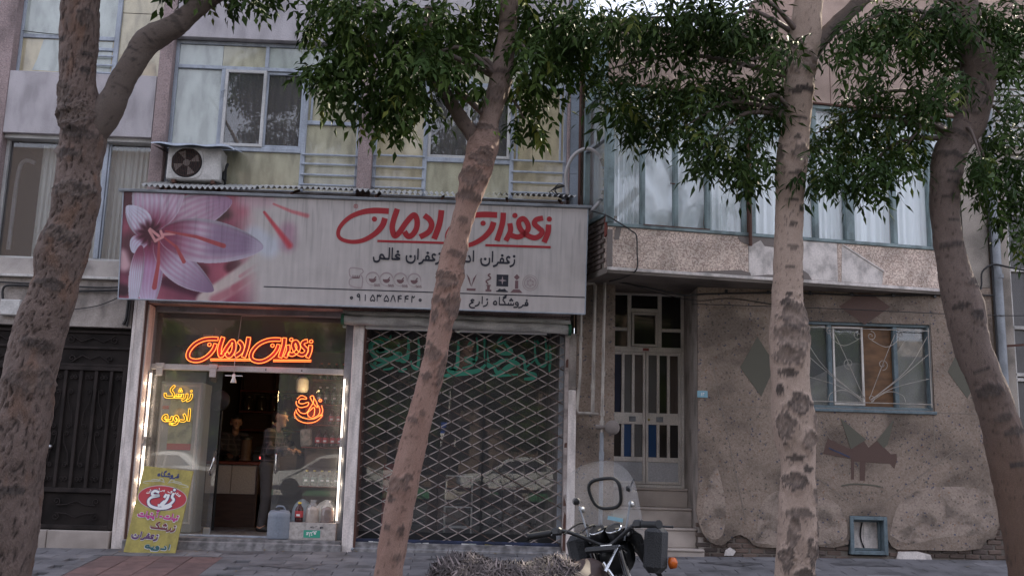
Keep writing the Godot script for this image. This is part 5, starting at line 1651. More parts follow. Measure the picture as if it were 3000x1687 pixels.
func above_sign() -> void:
	# corrugated sheets that bridge the gap between the wall and the sign
	var r := thing("corrugated_roof", Vector3(0, 0, 0), "narrow roof of corrugated sheets between the wall and the sign", "roof")
	var n := 0
	for k in 4:
		var xa: float = [-4.64, -3.1, -1.6, -0.1][k]
		var xb: float = [-3.05, -1.55, -0.05, 1.3][k]
		var b := B.new()
		var zb := -0.02
		var zf: float = [0.58, 0.62, 0.6, 0.63][k]
		var rows := []
		for j in 3:
			var row := []
			var cnt := int((xb - xa) / 0.075 * 8)
			for i in cnt + 1:
				var x := lerpf(xa, xb, float(i) / cnt)
				var t := j / 2.0
				var y := lerpf(4.95, 4.75, t) + 0.019 * cos((x + 5.0) / 0.075 * TAU) + 0.006 * (k % 2) + (0.012 * sin(x * 2.0) * t)
				row.append(Vector3(x, y + 0.0012 * k + 0.013 * (x + 2.0) * 0.5 * t, lerpf(zb, zf, t)))
			rows.append(row)
		b.grid(rows)
		obj("sheet", b, M.sheeting, r)
	for x in [-4.3, -2.6, -1.45, -0.55, 0.35, 1.1]:
		var b := B.new()
		b.bar(Vector3(x, 4.9, 0.0), Vector3(x, 4.7, 0.56), 0.03, 0.03)
		b.bar(Vector3(x, 4.62, 0.5), Vector3(x, 4.72, 0.5), 0.025, 0.025)
		obj("bracket", b, M.rust, r)
	# air conditioner with its little canopy of sheet metal
	var a := thing("air_conditioner", Vector3(-4.393, 4.915, 0.3), "off-white air conditioner unit with a round fan under a bent metal canopy", "air conditioner")
	var b := B.new()
	b.span(0.0, 0.74, 0.0, 0.47, -0.32, 0.0, 0.015)
	obj("casing", b, M.ac_white, a)
	b = B.new()
	var oct := PackedVector2Array()
	for k in 28:
		var an := TAU * k / 28
		var q := pow(pow(absf(cos(an)), 4.0) + pow(absf(sin(an)), 4.0), -0.25)
		oct.append(Vector2(0.275, 0.235) + Vector2(cos(an), sin(an)) * 0.215 * q)
	b.prism(oct, -0.02, 0.004)
	obj("fan_surround", b, M.ac_white, a)
	b = B.new()
	b.tube(bez(v3(Array(oct), 0.004), 1), 0.006, 6, true)
	obj("rim", b, M.ac_white, a)
	b = B.new()
	b.lathe([Vector2(0.0, 0.007), Vector2(0.21, 0.007), Vector2(0.215, 0.004)], Vector3(0.27, 0.24, 0.0), 36, Basis(Vector3.RIGHT, PI / 2))
	obj("fan_opening", b, M.dark, a)
	b = B.new()
	for k in 4:
		var d := Vector2.RIGHT.rotated(k * PI / 2 + 0.4)
		var e := Vector2(-d.y, d.x)
		b.face([Vector3(0.27 + d.x * 0.04, 0.24 + d.y * 0.04, 0.009), Vector3(0.27 + d.x * 0.17 - e.x * 0.05, 0.24 + d.y * 0.17 - e.y * 0.05, 0.012), Vector3(0.27 + d.x * 0.18 + e.x * 0.06, 0.24 + d.y * 0.18 + e.y * 0.06, 0.009)], Vector3.BACK)
	b.lathe([Vector2(0.0, 0.014), Vector2(0.045, 0.012), Vector2(0.05, 0.0)], Vector3(0.27, 0.24, 0.003), 16, Basis(Vector3.RIGHT, PI / 2))
	obj("fan", b, M.bare_cement, a)
	b = B.new()
	for k in 17:
		var x := -0.19 + k * 0.02375
		var hh := sqrt(maxf(0.0, 0.2 * 0.2 - x * x))
		b.span(0.27 + x - 0.0016, 0.27 + x + 0.0016, 0.24 - hh, 0.24 + hh, 0.02, 0.0235)
	for rr in [0.07, 0.13, 0.19]:
		var ring := []
		for k in 25:
			ring.append(Vector3(0.27 + cos(TAU * k / 24) * rr, 0.24 + sin(TAU * k / 24) * rr, 0.019))
		b.tube(ring, 0.0022, 4)
	var gr := obj("fan_guard", b, M.rust, a)
	gr.set_meta("kind", "stuff")
	b = B.new()
	for x in [0.08, 0.62]:
		b.span(x, x + 0.05, -0.05, -0.001, -0.45, 0.0, 0.005)
	obj("foot", b, M.rust, a)
	b = B.new()
	b.span(0.741, 0.78, 0.05, 0.16, -0.22, -0.1, 0.006)
	b.tube(bez([Vector3(0.76, 0.16, -0.15), Vector3(0.8, 0.28, -0.14), Vector3(0.79, 0.2, -0.1), Vector3(0.77, -0.06, -0.2)]), 0.016, 8)
	obj("service_valve", b, M.black_rubber, a)
	b = B.new()
	var rows := []
	for j in 2:
		var row := []
		for i in 25:
			var t := i / 24.0
			row.append(Vector3(-0.2 + t * 1.15, (0.585 if j == 0 else 0.475) + 0.008 * sin(t * 17.0) * j - 0.05 * pow(maxf(0.0, t - 0.88) / 0.12, 2.0), -0.42 if j == 0 else 0.14 + 0.015 * sin(t * 9.0)))
		rows.append(row)
	var low := []
	for p in rows[1]:
		low.append(p + Vector3(0, -0.028 - 0.008 * sin(p.x * 11.0), 0.004))
	rows.append(low)
	b.grid(rows)
	obj("canopy", b, M.alu, a)
	b = B.new()
	b.face([Vector3(-0.2, 0.45, 0.13), Vector3(0.0, 0.36, 0.0), Vector3(0.0, 0.4, -0.3), Vector3(-0.2, 0.56, -0.4)], Vector3.DOWN)
	obj("canopy_side", b, M.rust, a)
	# loose loop of taped pipe at the right end of the sign
	var c := thing("pipe_loop", Vector3(0, 0, 0), "large loop of pipe wrapped in torn white tape at the right end of the sign", "pipe")
	b = B.new()
	var loop := bez([Vector3(1.2, 4.9, 0.28), Vector3(1.17, 5.2, 0.33), Vector3(1.26, 5.44, 0.36), Vector3(1.44, 5.56, 0.36), Vector3(1.6, 5.5, 0.36), Vector3(1.7, 5.32, 0.36), Vector3(1.72, 5.08, 0.37), Vector3(1.66, 4.82, 0.4), Vector3(1.5, 4.62, 0.45), Vector3(1.38, 4.55, 0.4)], 8)
	b.tube(loop, 0.026, 10)
	obj("taped_pipe", b, M.cable_pale, c)
	b = B.new()
	for q in [[36, 42], [43, 50], [52, 54], [56, 57]]:
		b.tube(loop.slice(q[0], q[1] + 1), 0.0285, 10)
	obj("bare_stretch", b, M.cable, c)
	b = B.new()
	for k in 5:
		var p := Vector3(1.16, 5.02, 0.3)
		b.tube(bez([p, p + Vector3(-0.1 - 0.03 * k, 0.02 - 0.03 * k, 0.02), p + Vector3(-0.12 + 0.02 * k, -0.1 - 0.02 * k, 0.0), p + Vector3(0.06, -0.12 - 0.02 * k, 0.0)]), 0.006, 5)
	obj("loose_wires", b, M.cable, c)


func neon_signs() -> void:
	# shop name in double tubes hung on the top light
	var o := thing("neon_sign", Vector3(0, 0, -0.31), "large glowing orange neon lettering across the top of the shop window", "neon sign")
	# LOGO runs from x 2.89 to 5.79 and y 0.88 to 1.34; the window lettering is narrower per height
	var tf := Transform2D(Vector2(0.598, 0.012), Vector2(0.0, 0.72), Vector2(-4.06 - 2.885 * 0.598, 2.475 - 0.885 * 0.72 - 0.035))
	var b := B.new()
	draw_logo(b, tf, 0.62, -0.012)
	obj("backing", b, M.neon_glow_fill, o)  # glowing ribbon that paints the red glow of the tubes onto the glass
	b = B.new()
	var red := B.new()
	for s in LOGO:
		var pts := []
		for p in bez(pairs(s, 1), 5):
			pts.append(tf * p)
		var path := []
		if pts.size() == 1:
			for k in 14:
				path.append(Vector3(pts[0].x + cos(TAU * k / 14) * 0.024, pts[0].y + sin(TAU * k / 14) * 0.024, 0))
		else:
			path = v3(outline(pts, logo_widths(s, pts, 0.72)), 0.0)
		b.tube(path, 0.004, 6, true)
		red.tube(path.map(func(p): return p - Vector3(0, 0, 0.006)), 0.009, 6, true)
	obj("tube", b, M.neon_core, o)
	obj("red_glow_tube", red, M.neon_halo, o)  # wider glowing shape behind the tubes, stands in for their red halo
	neon_light(o, Vector3(-3.6, 2.6, 0.1), Color(1.0, 0.3, 0.1), 0.014)
	neon_light(o, Vector3(-2.8, 2.6, 0.1), Color(1.0, 0.3, 0.1), 0.014)
	# word mark on the right-hand pane
	o = thing("neon_sign", Vector3(0, 0, -0.31), "round glowing orange neon word mark on the right hand pane beside the bottles", "neon sign")
	b = B.new()
	red = B.new()
	for s in ZARENEON:
		var path := v3(bez(pairs(s, 1), 5), 0.0)
		b.tube(path, 0.0042, 6)
		red.tube(path.map(func(p): return p - Vector3(0, 0, 0.006)), 0.009, 6)
	obj("tube", b, M.neon_core, o)
	obj("red_glow_tube", red, M.neon_halo, o)  # halo of the word mark, modelled as a wider glowing shape
	neon_light(o, Vector3(-2.3, 1.85, 0.1), Color(1.0, 0.3, 0.1), 0.01)
	# two yellow words on the left-hand pane
	for q in [["ze re shin_i kaf_f", -4.325, -3.94, 1.95, 0.15, "upper yellow neon word on the left hand pane"], ["alef dal vav ye_i he_f", -4.335, -3.935, 1.625, 0.17, "lower yellow neon word on the left hand pane"]]:
		o = thing("neon_word", Vector3(0, 0, -0.31), q[5], "neon sign")
		b = B.new()
		red = B.new()
		var st := word(q[0])
		var sx: float = (q[2] - q[1]) / st[st.size() - 1]
		for i in st.size() - 1:
			var pts := []
			for p in st[i]:
				pts.append(Vector2(q[2] + p.x * sx, q[3] + p.y * q[4]))
			if pts.size() == 1:
				var ring := []
				for k in 10:
					ring.append(Vector3(pts[0].x + cos(TAU * k / 10) * 0.014, pts[0].y + sin(TAU * k / 10) * 0.014, 0))
				b.tube(ring, 0.0042, 5, true)
				red.disc(pts[0], 0.026, -0.006, 12)
			else:
				b.tube(v3(outline(pts, 0.03), 0.0), 0.0042, 5, true)
				red.ribbon(pts, 0.052, -0.006 + i * 0.0003)
		obj("tube", b, M.neon_yellow, o)
		obj("backing", red, M.neon_board, o)
		neon_light(o, Vector3((q[1] + q[2]) / 2, q[3] + 0.08, 0.08), Color(1.0, 0.7, 0.2), 0.005)


func neon_light(o: Node3D, at: Vector3, c: Color, e: float) -> void:
	var l := OmniLight3D.new()
	l.light_color = c
	l.light_energy = e
	l.light_size = 0.12
	l.omni_range = 7.0
	l.omni_attenuation = 2.0
	l.shadow_enabled = true
	l.position = at
	l.name = numbered("neon_light", o)
	o.add_child(l)


# ---------------------------------------------------------------- house on the right
func house() -> void:
	var h := thing("stucco_house", Vector3.ZERO, "old stucco house with teal bay windows above a white door and mosaic wall", "house")
	var b := B.new()
	b.span(1.39, 1.93, -0.2, 3.78, -0.35, -0.03)
	obj("wall", b, M.stucco, h)
	b = B.new()
	b.span(1.75, 1.93, -0.2, 3.78, -1.2, -0.36)
	b.span(1.4, 3.12, 3.76, 3.9, -1.2, -0.04)
	b.span(1.94, 3.1, 0.0, 3.78, -1.4, -1.06)
	obj("porch_wall", b, M.stucco, h)
	b = B.new()
	b.span(3.1, 3.2, -0.2, 3.78, -1.2, -0.06)
	obj("porch_side", b, M.plaster, h)
	# mosaic stucco skin with a ragged lower edge, cut round the window and the vent
	var skin := [PackedVector2Array(), PackedVector2Array(), PackedVector2Array(), PackedVector2Array(), PackedVector2Array(), PackedVector2Array()]
	skin[0].append_array(pairs([3.094, 3.83, 3.094, 0.9]))
	skin[0].append_array(pairs(JAG))
	skin[0].append_array(pairs([5.17, 1.2, 4.5, 2.05, 4.5, 3.83]))
	skin[1] = PackedVector2Array(pairs([5.17, 0.595, 5.685, 0.595, 5.685, 2.05, 4.5, 2.05, 5.17, 1.2]))
	skin[2].append_array(pairs([5.685, 0.3]))
	skin[2].append_array(pairs(JAG2))
	skin[2].append_array(pairs([7.33, 2.0, 7.33, 3.83, 6.43, 3.83, 6.43, 2.05, 5.685, 2.05]))
	skin[3] = PackedVector2Array(pairs([4.5, 3.27, 6.43, 3.27, 6.43, 3.83, 4.5, 3.83]))
	b = B.new()
	for k in 4:
		b.prism(skin[k], -0.05, 0.0)
	obj("mosaic_skin", b, M.stucco, h)
	b = B.new()
	b.span(3.2, 4.48, -0.2, 3.8, -0.4, -0.052)
	b.span(6.45, 7.33, -0.2, 3.8, -0.4, -0.052)
	b.span(4.48, 5.15, -0.2, 2.03, -0.4, -0.052)
	b.span(5.7, 6.45, -0.2, 2.03, -0.4, -0.052)
	b.span(5.15, 5.7, 0.62, 2.03, -0.4, -0.052)
	b.span(4.48, 6.45, 3.29, 3.8, -0.4, -0.052)
	b.span(5.15, 5.7, -0.2, 0.06, -0.4, -0.052)
	var bed := obj("wall_core", b, M.mortar, h)
	# bricks laid bare along the foot of the wall
	var meshes := []
	for k in 3:
		b = B.new()
		b.box(Vector3.ZERO, Vector3(0.2 - 0.012 * k, 0.055, 0.06), 0.008)
		meshes.append(b.done())
	for j in 10:
		for i in 22:
			var x := 3.16 + i * 0.212 + (0.106 if j % 2 else 0.0)
			var y := 0.02 + j * 0.066
			if y < ground(x, 0) - 0.02 or x > 7.3 or (x > 5.08 and x < 5.78) or y > edge_height(x) + 0.1:
				continue
			var t := Transform3D(Basis(Vector3.BACK, rng.randf_range(-0.02, 0.02)), Vector3(x, y, -0.062 + rng.randf_range(-0.012, 0.008)))
			share("brick", meshes[rng.randi() % 3], M.brick if rng.randf() < 0.7 else M.brick_dark, t, bed)
	b = B.new()
	b.prism(PackedVector2Array(pairs([5.8, 0.02, 6.3, 0.03, 6.28, 0.1, 6.1, 0.14, 5.84, 0.13])), -0.05, -0.015)
	b.prism(PackedVector2Array(pairs([3.44, 0.02, 3.56, 0.02, 3.6, 0.08, 3.52, 0.13, 3.46, 0.09])), -0.05, -0.01)
	obj("plaster_remnant", b, M.patch_plaster, h)
	# pale worn areas where the surface has flaked near the ground
	b = B.new()
	for q in [[3.86, 0.2, 3.98, 0.75, 4.3, 0.92, 4.7, 0.86, 5.05, 0.7, 5.12, 0.3, 4.8, 0.2, 4.3, 0.17], [5.72, 0.35, 5.86, 0.75, 6.2, 0.98, 6.7, 1.02, 7.1, 0.96, 7.2, 0.62, 7.02, 0.4, 6.5, 0.34, 6.0, 0.24], [3.13, 0.42, 3.2, 0.9, 3.34, 1.2, 3.46, 0.7, 3.42, 0.3, 3.25, 0.24]]:
		b.prism(PackedVector2Array(bez(pairs(q) + [Vector2(q[0], q[1])], 5).slice(0, -1)), -0.004, 0.0025)
	obj("worn_patch", b, M.stucco_worn, h)
	# inlaid shapes and score lines in the skin
	for q in [["inlay", DIA_T, "inlay_brown"], ["inlay", DIA_L, "inlay_green"], ["inlay", DIA_R, "inlay_green"], ["bird_inlay", BIRD, "inlay_brown"], ["wing_inlay", WING1, "inlay_green"], ["wing_inlay", WING2, "inlay_green"]]:
		b = B.new()
		b.prism(PackedVector2Array(pairs(q[1])), -0.003, 0.004 if q[0] != "wing_inlay" else 0.006)
		obj(q[0], b, M[q[2]], h)
	b = B.new()
	for q in [[3.3, 2.66, 3.42, 2.03], [3.42, 2.03, 3.74, 0.47], [3.42, 2.03, 4.5, 2.03], [4.69, 1.12, 5.18, 0.77], [5.69, 0.8, 6.93, 1.69], [6.42, 3.6, 6.4, 1.37], [6.42, 2.03, 7.3, 2.03], [4.6, 2.03, 5.0, 1.55]]:
		b.bar(Vector3(q[0], q[1], 0.001), Vector3(q[2], q[3], 0.001), 0.009, 0.004)
	obj("score_line", b, M.stucco_seam, h)
	b = B.new()
	b.ribbon(bez([Vector2(4.91, 1.5), Vector2(5.0, 1.46), Vector2(5.06, 1.44), Vector2(5.2, 1.38)], 3), 0.02, 0.0065)
	obj("bird_collar", b, M.navy, h)
	b = B.new()
	b.ribbon(bez([Vector2(5.07, 0.99), Vector2(5.25, 1.02), Vector2(5.5, 1.01), Vector2(5.62, 0.99)], 3), 0.02, 0.0065)
	obj("branch_inlay", b, M.inlay_green, h)
	house_window(h)
	vent(h)
	front_door(h)
	bay(h)
	# house wall above the porch on the left, and the stucco strip right of the bay
	b = B.new()
	b.span(1.395, 7.33, 3.79, 7.28, -5.0, -0.32)
	obj("back_wall", b, M.salmon, h)
	b = B.new()
	b.span(6.98, 7.34, 3.84, 7.28, -0.32, -0.02)
	obj("wall", b, M.stucco_pale, h)
	b = B.new()
	b.span(5.3, 9.0, 7.28, 10.5, -8.0, -1.3)
	obj("roof_room", b, M.salmon, h)


func edge_height(x: float) -> float:
	var best := 0.2
	var d := 9.0
	for p in pairs(JAG) + pairs(JAG2):
		if absf(p.x - x) < d:
			d = absf(p.x - x)
			best = p.y
	return best


func house_window(h: Node3D) -> void:
	var w := part("window", h)
	var z := -0.1
	var b := B.new()
	rect(b, 4.5, 6.43, 2.04, 3.28, 0.05, z + 0.02, 0.1)
	for x in [4.985, 5.925]:
		b.span(x - 0.03, x + 0.03, 2.09, 3.23, z - 0.02, z + 0.055, 0.006)
	b.span(4.48, 6.45, 2.0, 2.042, -0.12, 0.03, 0.006)
	obj("frame", b, M.blue_paint, w)
	b = B.new()
	rect(b, 5.03, 5.47, 2.1, 3.21, 0.03, z + 0.03, 0.03)
	obj("inner_sash", b, M.door_paint, w)
	pane(4.55, 4.955, 2.09, 3.23, z, M.glass_old, w)
	pane(5.06, 5.44, 2.13, 3.18, z, M.glass_old, w)
	pane(5.955, 6.38, 2.09, 3.23, z, M.glass_old, w)
	b = B.new()
	b.span(5.475, 5.89, 2.095, 3.2, z - 0.02, z - 0.005)
	obj("hardboard", b, mk("hardboard", Color(0.2, 0.1, 0.045), 0.7, {"tex": "mottle", "scale": Vector3(0.6, 2.0, 0.6), "stain": "drip"}), w)
	b = B.new()
	b.span(4.46, 6.47, 2.0, 3.3, -0.7, -0.62)
	obj("dark_room_back", b, M.dark_room, w)
	# pale sheet heaped on the inside sill
	b = B.new()
	var rows := []
	for j in 13:
		var t := j / 12.0
		var row := []
		for i in 49:
			var u := i / 48.0
			var top := 2.42 + 0.34 * smoothstep(0.05, 0.5, u) + 0.04 * sin(u * 9.0) + 0.32 * smoothstep(0.72, 0.93, u)
			row.append(Vector3(lerpf(4.52, 6.42, u), lerpf(top, 2.08, t), z - 0.06 - 0.12 * (1.0 - t) - 0.03 * sin(u * 23.0 + t * 4.0) - 0.02 * sin(t * 13.0 + u * 9.0)))
		rows.append(row)
	b.grid(rows)
	obj("heaped_sheet", b, mk("heap_cloth", Color(0.24, 0.22, 0.2), 0.9, {"tex": "fine"}), w)
	# white wrought grille
	var gr := part("grille", w)
	b = B.new()
	for y in [2.14, 3.18]:
		b.tube([Vector3(4.53, y, 0.0), Vector3(6.4, y, 0.0)], 0.007, 6)
	for x in [4.54, 6.39]:
		b.tube([Vector3(x, 2.1, 0.0), Vector3(x, 3.22, 0.0)], 0.008, 6)
	obj("grille_bar", b, M.pipe_paint, gr)
	for sg in [-1.0, 1.0]:
		var cx := 5.47
		for q in [[0.06, 2.18, 0.6, 2.62, 0.9, 3.1], [0.05, 2.18, 0.5, 2.5, 0.91, 2.85], [0.05, 2.18, 0.4, 2.36, 0.9, 2.5], [0.04, 2.2, 0.3, 2.8, 0.44, 3.12]]:
			b = B.new()
			b.tube(bez([Vector3(cx + sg * q[0], q[1], 0.004), Vector3(cx + sg * q[2] * 0.98, q[3], 0.004), Vector3(cx + sg * q[4], q[5], 0.004)], 5), 0.005, 5)
			obj("grille_rod", b, M.pipe_paint, gr)
		for q in [[0.09, 3.08, 0.07, -1.0], [0.24, 2.68, 0.08, 1.0], [0.06, 2.2, 0.05, 1.0], [0.5, 3.13, 0.05, -1.0]]:
			b = B.new()
			var sp := spiral(Vector2(cx + sg * q[0], q[1]), q[2], -PI / 2 * q[3], 1.3, sg * q[3])
			sp.reverse()
			b.tube(sp.map(func(p): return p + Vector3(0, 0, 0.008)), 0.005, 5)
			obj("grille_scroll", b, M.pipe_paint, gr)
		b = B.new()
		b.tube(bez([Vector3(cx + sg * 0.1, 3.02, 0.006), Vector3(cx + sg * 0.3, 2.93, 0.006), Vector3(cx + sg * 0.46, 3.02, 0.006), Vector3(cx + sg * 0.5, 3.14, 0.006)], 5), 0.005, 5)
		b.tube(bez([Vector3(cx + sg * 0.06, 2.16, 0.006), Vector3(cx + sg * 0.3, 2.3, 0.006), Vector3(cx + sg * 0.5, 2.26, 0.006), Vector3(cx + sg * 0.55, 2.16, 0.006)], 5), 0.005, 5)
		obj("grille_curve", b, M.pipe_paint, gr)


func vent(h: Node3D) -> void:
	var w := part("vent", h)
	var b := B.new()
	rect(b, 5.17, 5.685, 0.08, 0.59, 0.05, -0.04, 0.13)
	obj("frame", b, M.blue_paint, w)
	b = B.new()
	rect(b, 5.22, 5.635, 0.13, 0.54, 0.03, -0.12, 0.05)
	obj("inner_frame", b, M.blue_paint, w)
	b = B.new()
	b.span(5.24, 5.42, 0.14, 0.52, -0.19, -0.16)
	b.span(5.422, 5.62, 0.14, 0.52, -0.2, -0.155)
	b.span(5.24, 5.29, 0.14, 0.22, -0.16, -0.13)
	obj("panel", b, M.patch_plaster, w)
	b = B.new()
	b.tube(bez([Vector3(5.4, 0.5, -0.15), Vector3(5.37, 0.36, -0.145), Vector3(5.38, 0.26, -0.15), Vector3(5.42, 0.15, -0.15)]), 0.01, 6)
	obj("crack_filler", b, M.dark, w)
	b = B.new()
	b.span(5.19, 5.67, 0.06, 0.62, -0.4, -0.22)
	obj("backing", b, M.dark_room, w)


func front_door(h: Node3D) -> void:
	var d := part("front_door", h)
	var z := -1.0
	var x0 := 1.955
	var x1 := 3.1
	var xm := 2.525
	var y0 := 0.885
	var b := B.new()
	rect(b, x0, x1, y0, 3.775, 0.045, z, 0.07)
	b.span(x0 + 0.045, x1 - 0.045, 2.87, 2.95, z - 0.033, z + 0.03, 0.006)
	obj("frame", b, M.door_paint, d)
	# fanlight: a raised middle casement with a panel on either side
	var f := part("fanlight", d)
	b = B.new()
	for x in [2.275, 2.735]:
		b.span(x - 0.03, x + 0.03, 2.95, 3.73, z - 0.03, z + 0.032, 0.006)
	b.span(2.305, 2.705, 3.47, 3.53, z - 0.03, z + 0.034, 0.006)
	b.span(x0 + 0.045, 2.245, 3.185, 3.235, z - 0.03, z + 0.03, 0.006)
	b.span(2.765, x1 - 0.045, 3.185, 3.235, z - 0.03, z + 0.03, 0.006)
	rect(b, 2.31, 2.7, 2.955, 3.465, 0.035, z + 0.03, 0.05)
	obj("bars", b, M.door_paint, f)
	for q in [[x0 + 0.045, 2.245, 3.235, 3.73], [x0 + 0.045, 2.245, 2.95, 3.185], [2.305, 2.705, 3.53, 3.73], [2.345, 2.665, 2.99, 3.43], [2.765, x1 - 0.045, 3.235, 3.73], [2.765, x1 - 0.045, 2.95, 3.185]]:
		pane(q[0], q[1], q[2], q[3], z, M.pane_black, f)
	# two leaves, each with three tall and three short strips of glass over a grey panel
	var tints := [["pane_navy", "pane_grey", "pane_brown"], ["pane_grey", "pane_black", "pane_brown"]]
	var low := [["pane_black", "pane_blue", "pane_grey"], ["pane_blue", "pane_black", "pane_black"]]
	for k in 2:
		var lf := part("leaf", d)
		var a: float = [x0 + 0.048, xm + 0.003][k]
		var e: float = [xm - 0.003, x1 - 0.048][k]
		var pitch := (e - a - 0.06) / 3.0
		b = B.new()
		rect(b, a, e, y0 + 0.05, 2.868, 0.04, z, 0.05)
		b.span(a + 0.04, e - 0.04, 1.8, 1.97, z - 0.024, z + 0.022, 0.004)
		b.span(a + 0.04, e - 0.04, 1.255, 1.325, z - 0.024, z + 0.022, 0.004)
		for i in 2:
			var x := a + 0.03 + (i + 1) * pitch
			b.span(x - 0.022, x + 0.022, 1.97, 2.83, z - 0.024, z + 0.024, 0.005)
			b.span(x - 0.022, x + 0.022, 1.325, 1.8, z - 0.024, z + 0.024, 0.005)
		obj("leaf_frame", b, M.door_paint, lf)
		for i in 3:
			var xa := a + 0.03 + i * pitch + 0.01
			pane(xa, xa + pitch - 0.02, 1.97, 2.84, z - 0.008, M[tints[k][i]], lf)
			pane(xa, xa + pitch - 0.02, 1.325, 1.8, z - 0.008, M[low[k][i]], lf)
		b = B.new()
		b.span(a + 0.04, e - 0.04, y0 + 0.09, 1.255, z - 0.015, z + 0.005)
		obj("panel", b, M.door_panel, lf)
		b = B.new()
		var px: float = [2.33, 2.735][k]
		b.span(px - 0.05, px + 0.05, 1.84, 1.915, z + 0.022, z + 0.036, 0.006)
		obj("letter_flap", b, M.pipe_grey, lf)
	b = B.new()
	b.span(xm - 0.045, xm + 0.045, 2.89, 2.93, z + 0.031, z + 0.036)
	obj("red_label", b, mk("label_red", Color(0.22, 0.03, 0.02), 0.5), d)
	b = B.new()
	b.lathe([Vector2(0, 0.02), Vector2(0.016, 0.018), Vector2(0.018, 0.0)], Vector3(2.575, 1.87, z + 0.024), 10, Basis(Vector3.RIGHT, PI / 2))
	obj("lock", b, M.board_yellow, d)
	# steps up to the door
	var st := part("steps", h)
	for q in [[1.94, 3.1, 0.62, 0.885, -1.05, -0.72], [1.94, 3.095, 0.36, 0.62, -1.0, -0.42], [1.95, 3.09, 0.1, 0.36, -0.9, -0.1], [1.72, 3.14, -0.2, 0.1, -0.9, 0.14]]:
		b = B.new()
		b.span(q[0], q[1], q[2], q[3] - 0.035, q[4], q[5] - 0.02, 0.008)
		b.span(q[0], q[1], q[3] - 0.034, q[3], q[4], q[5], 0.01)
		obj("step", b, M.step_stone, st)


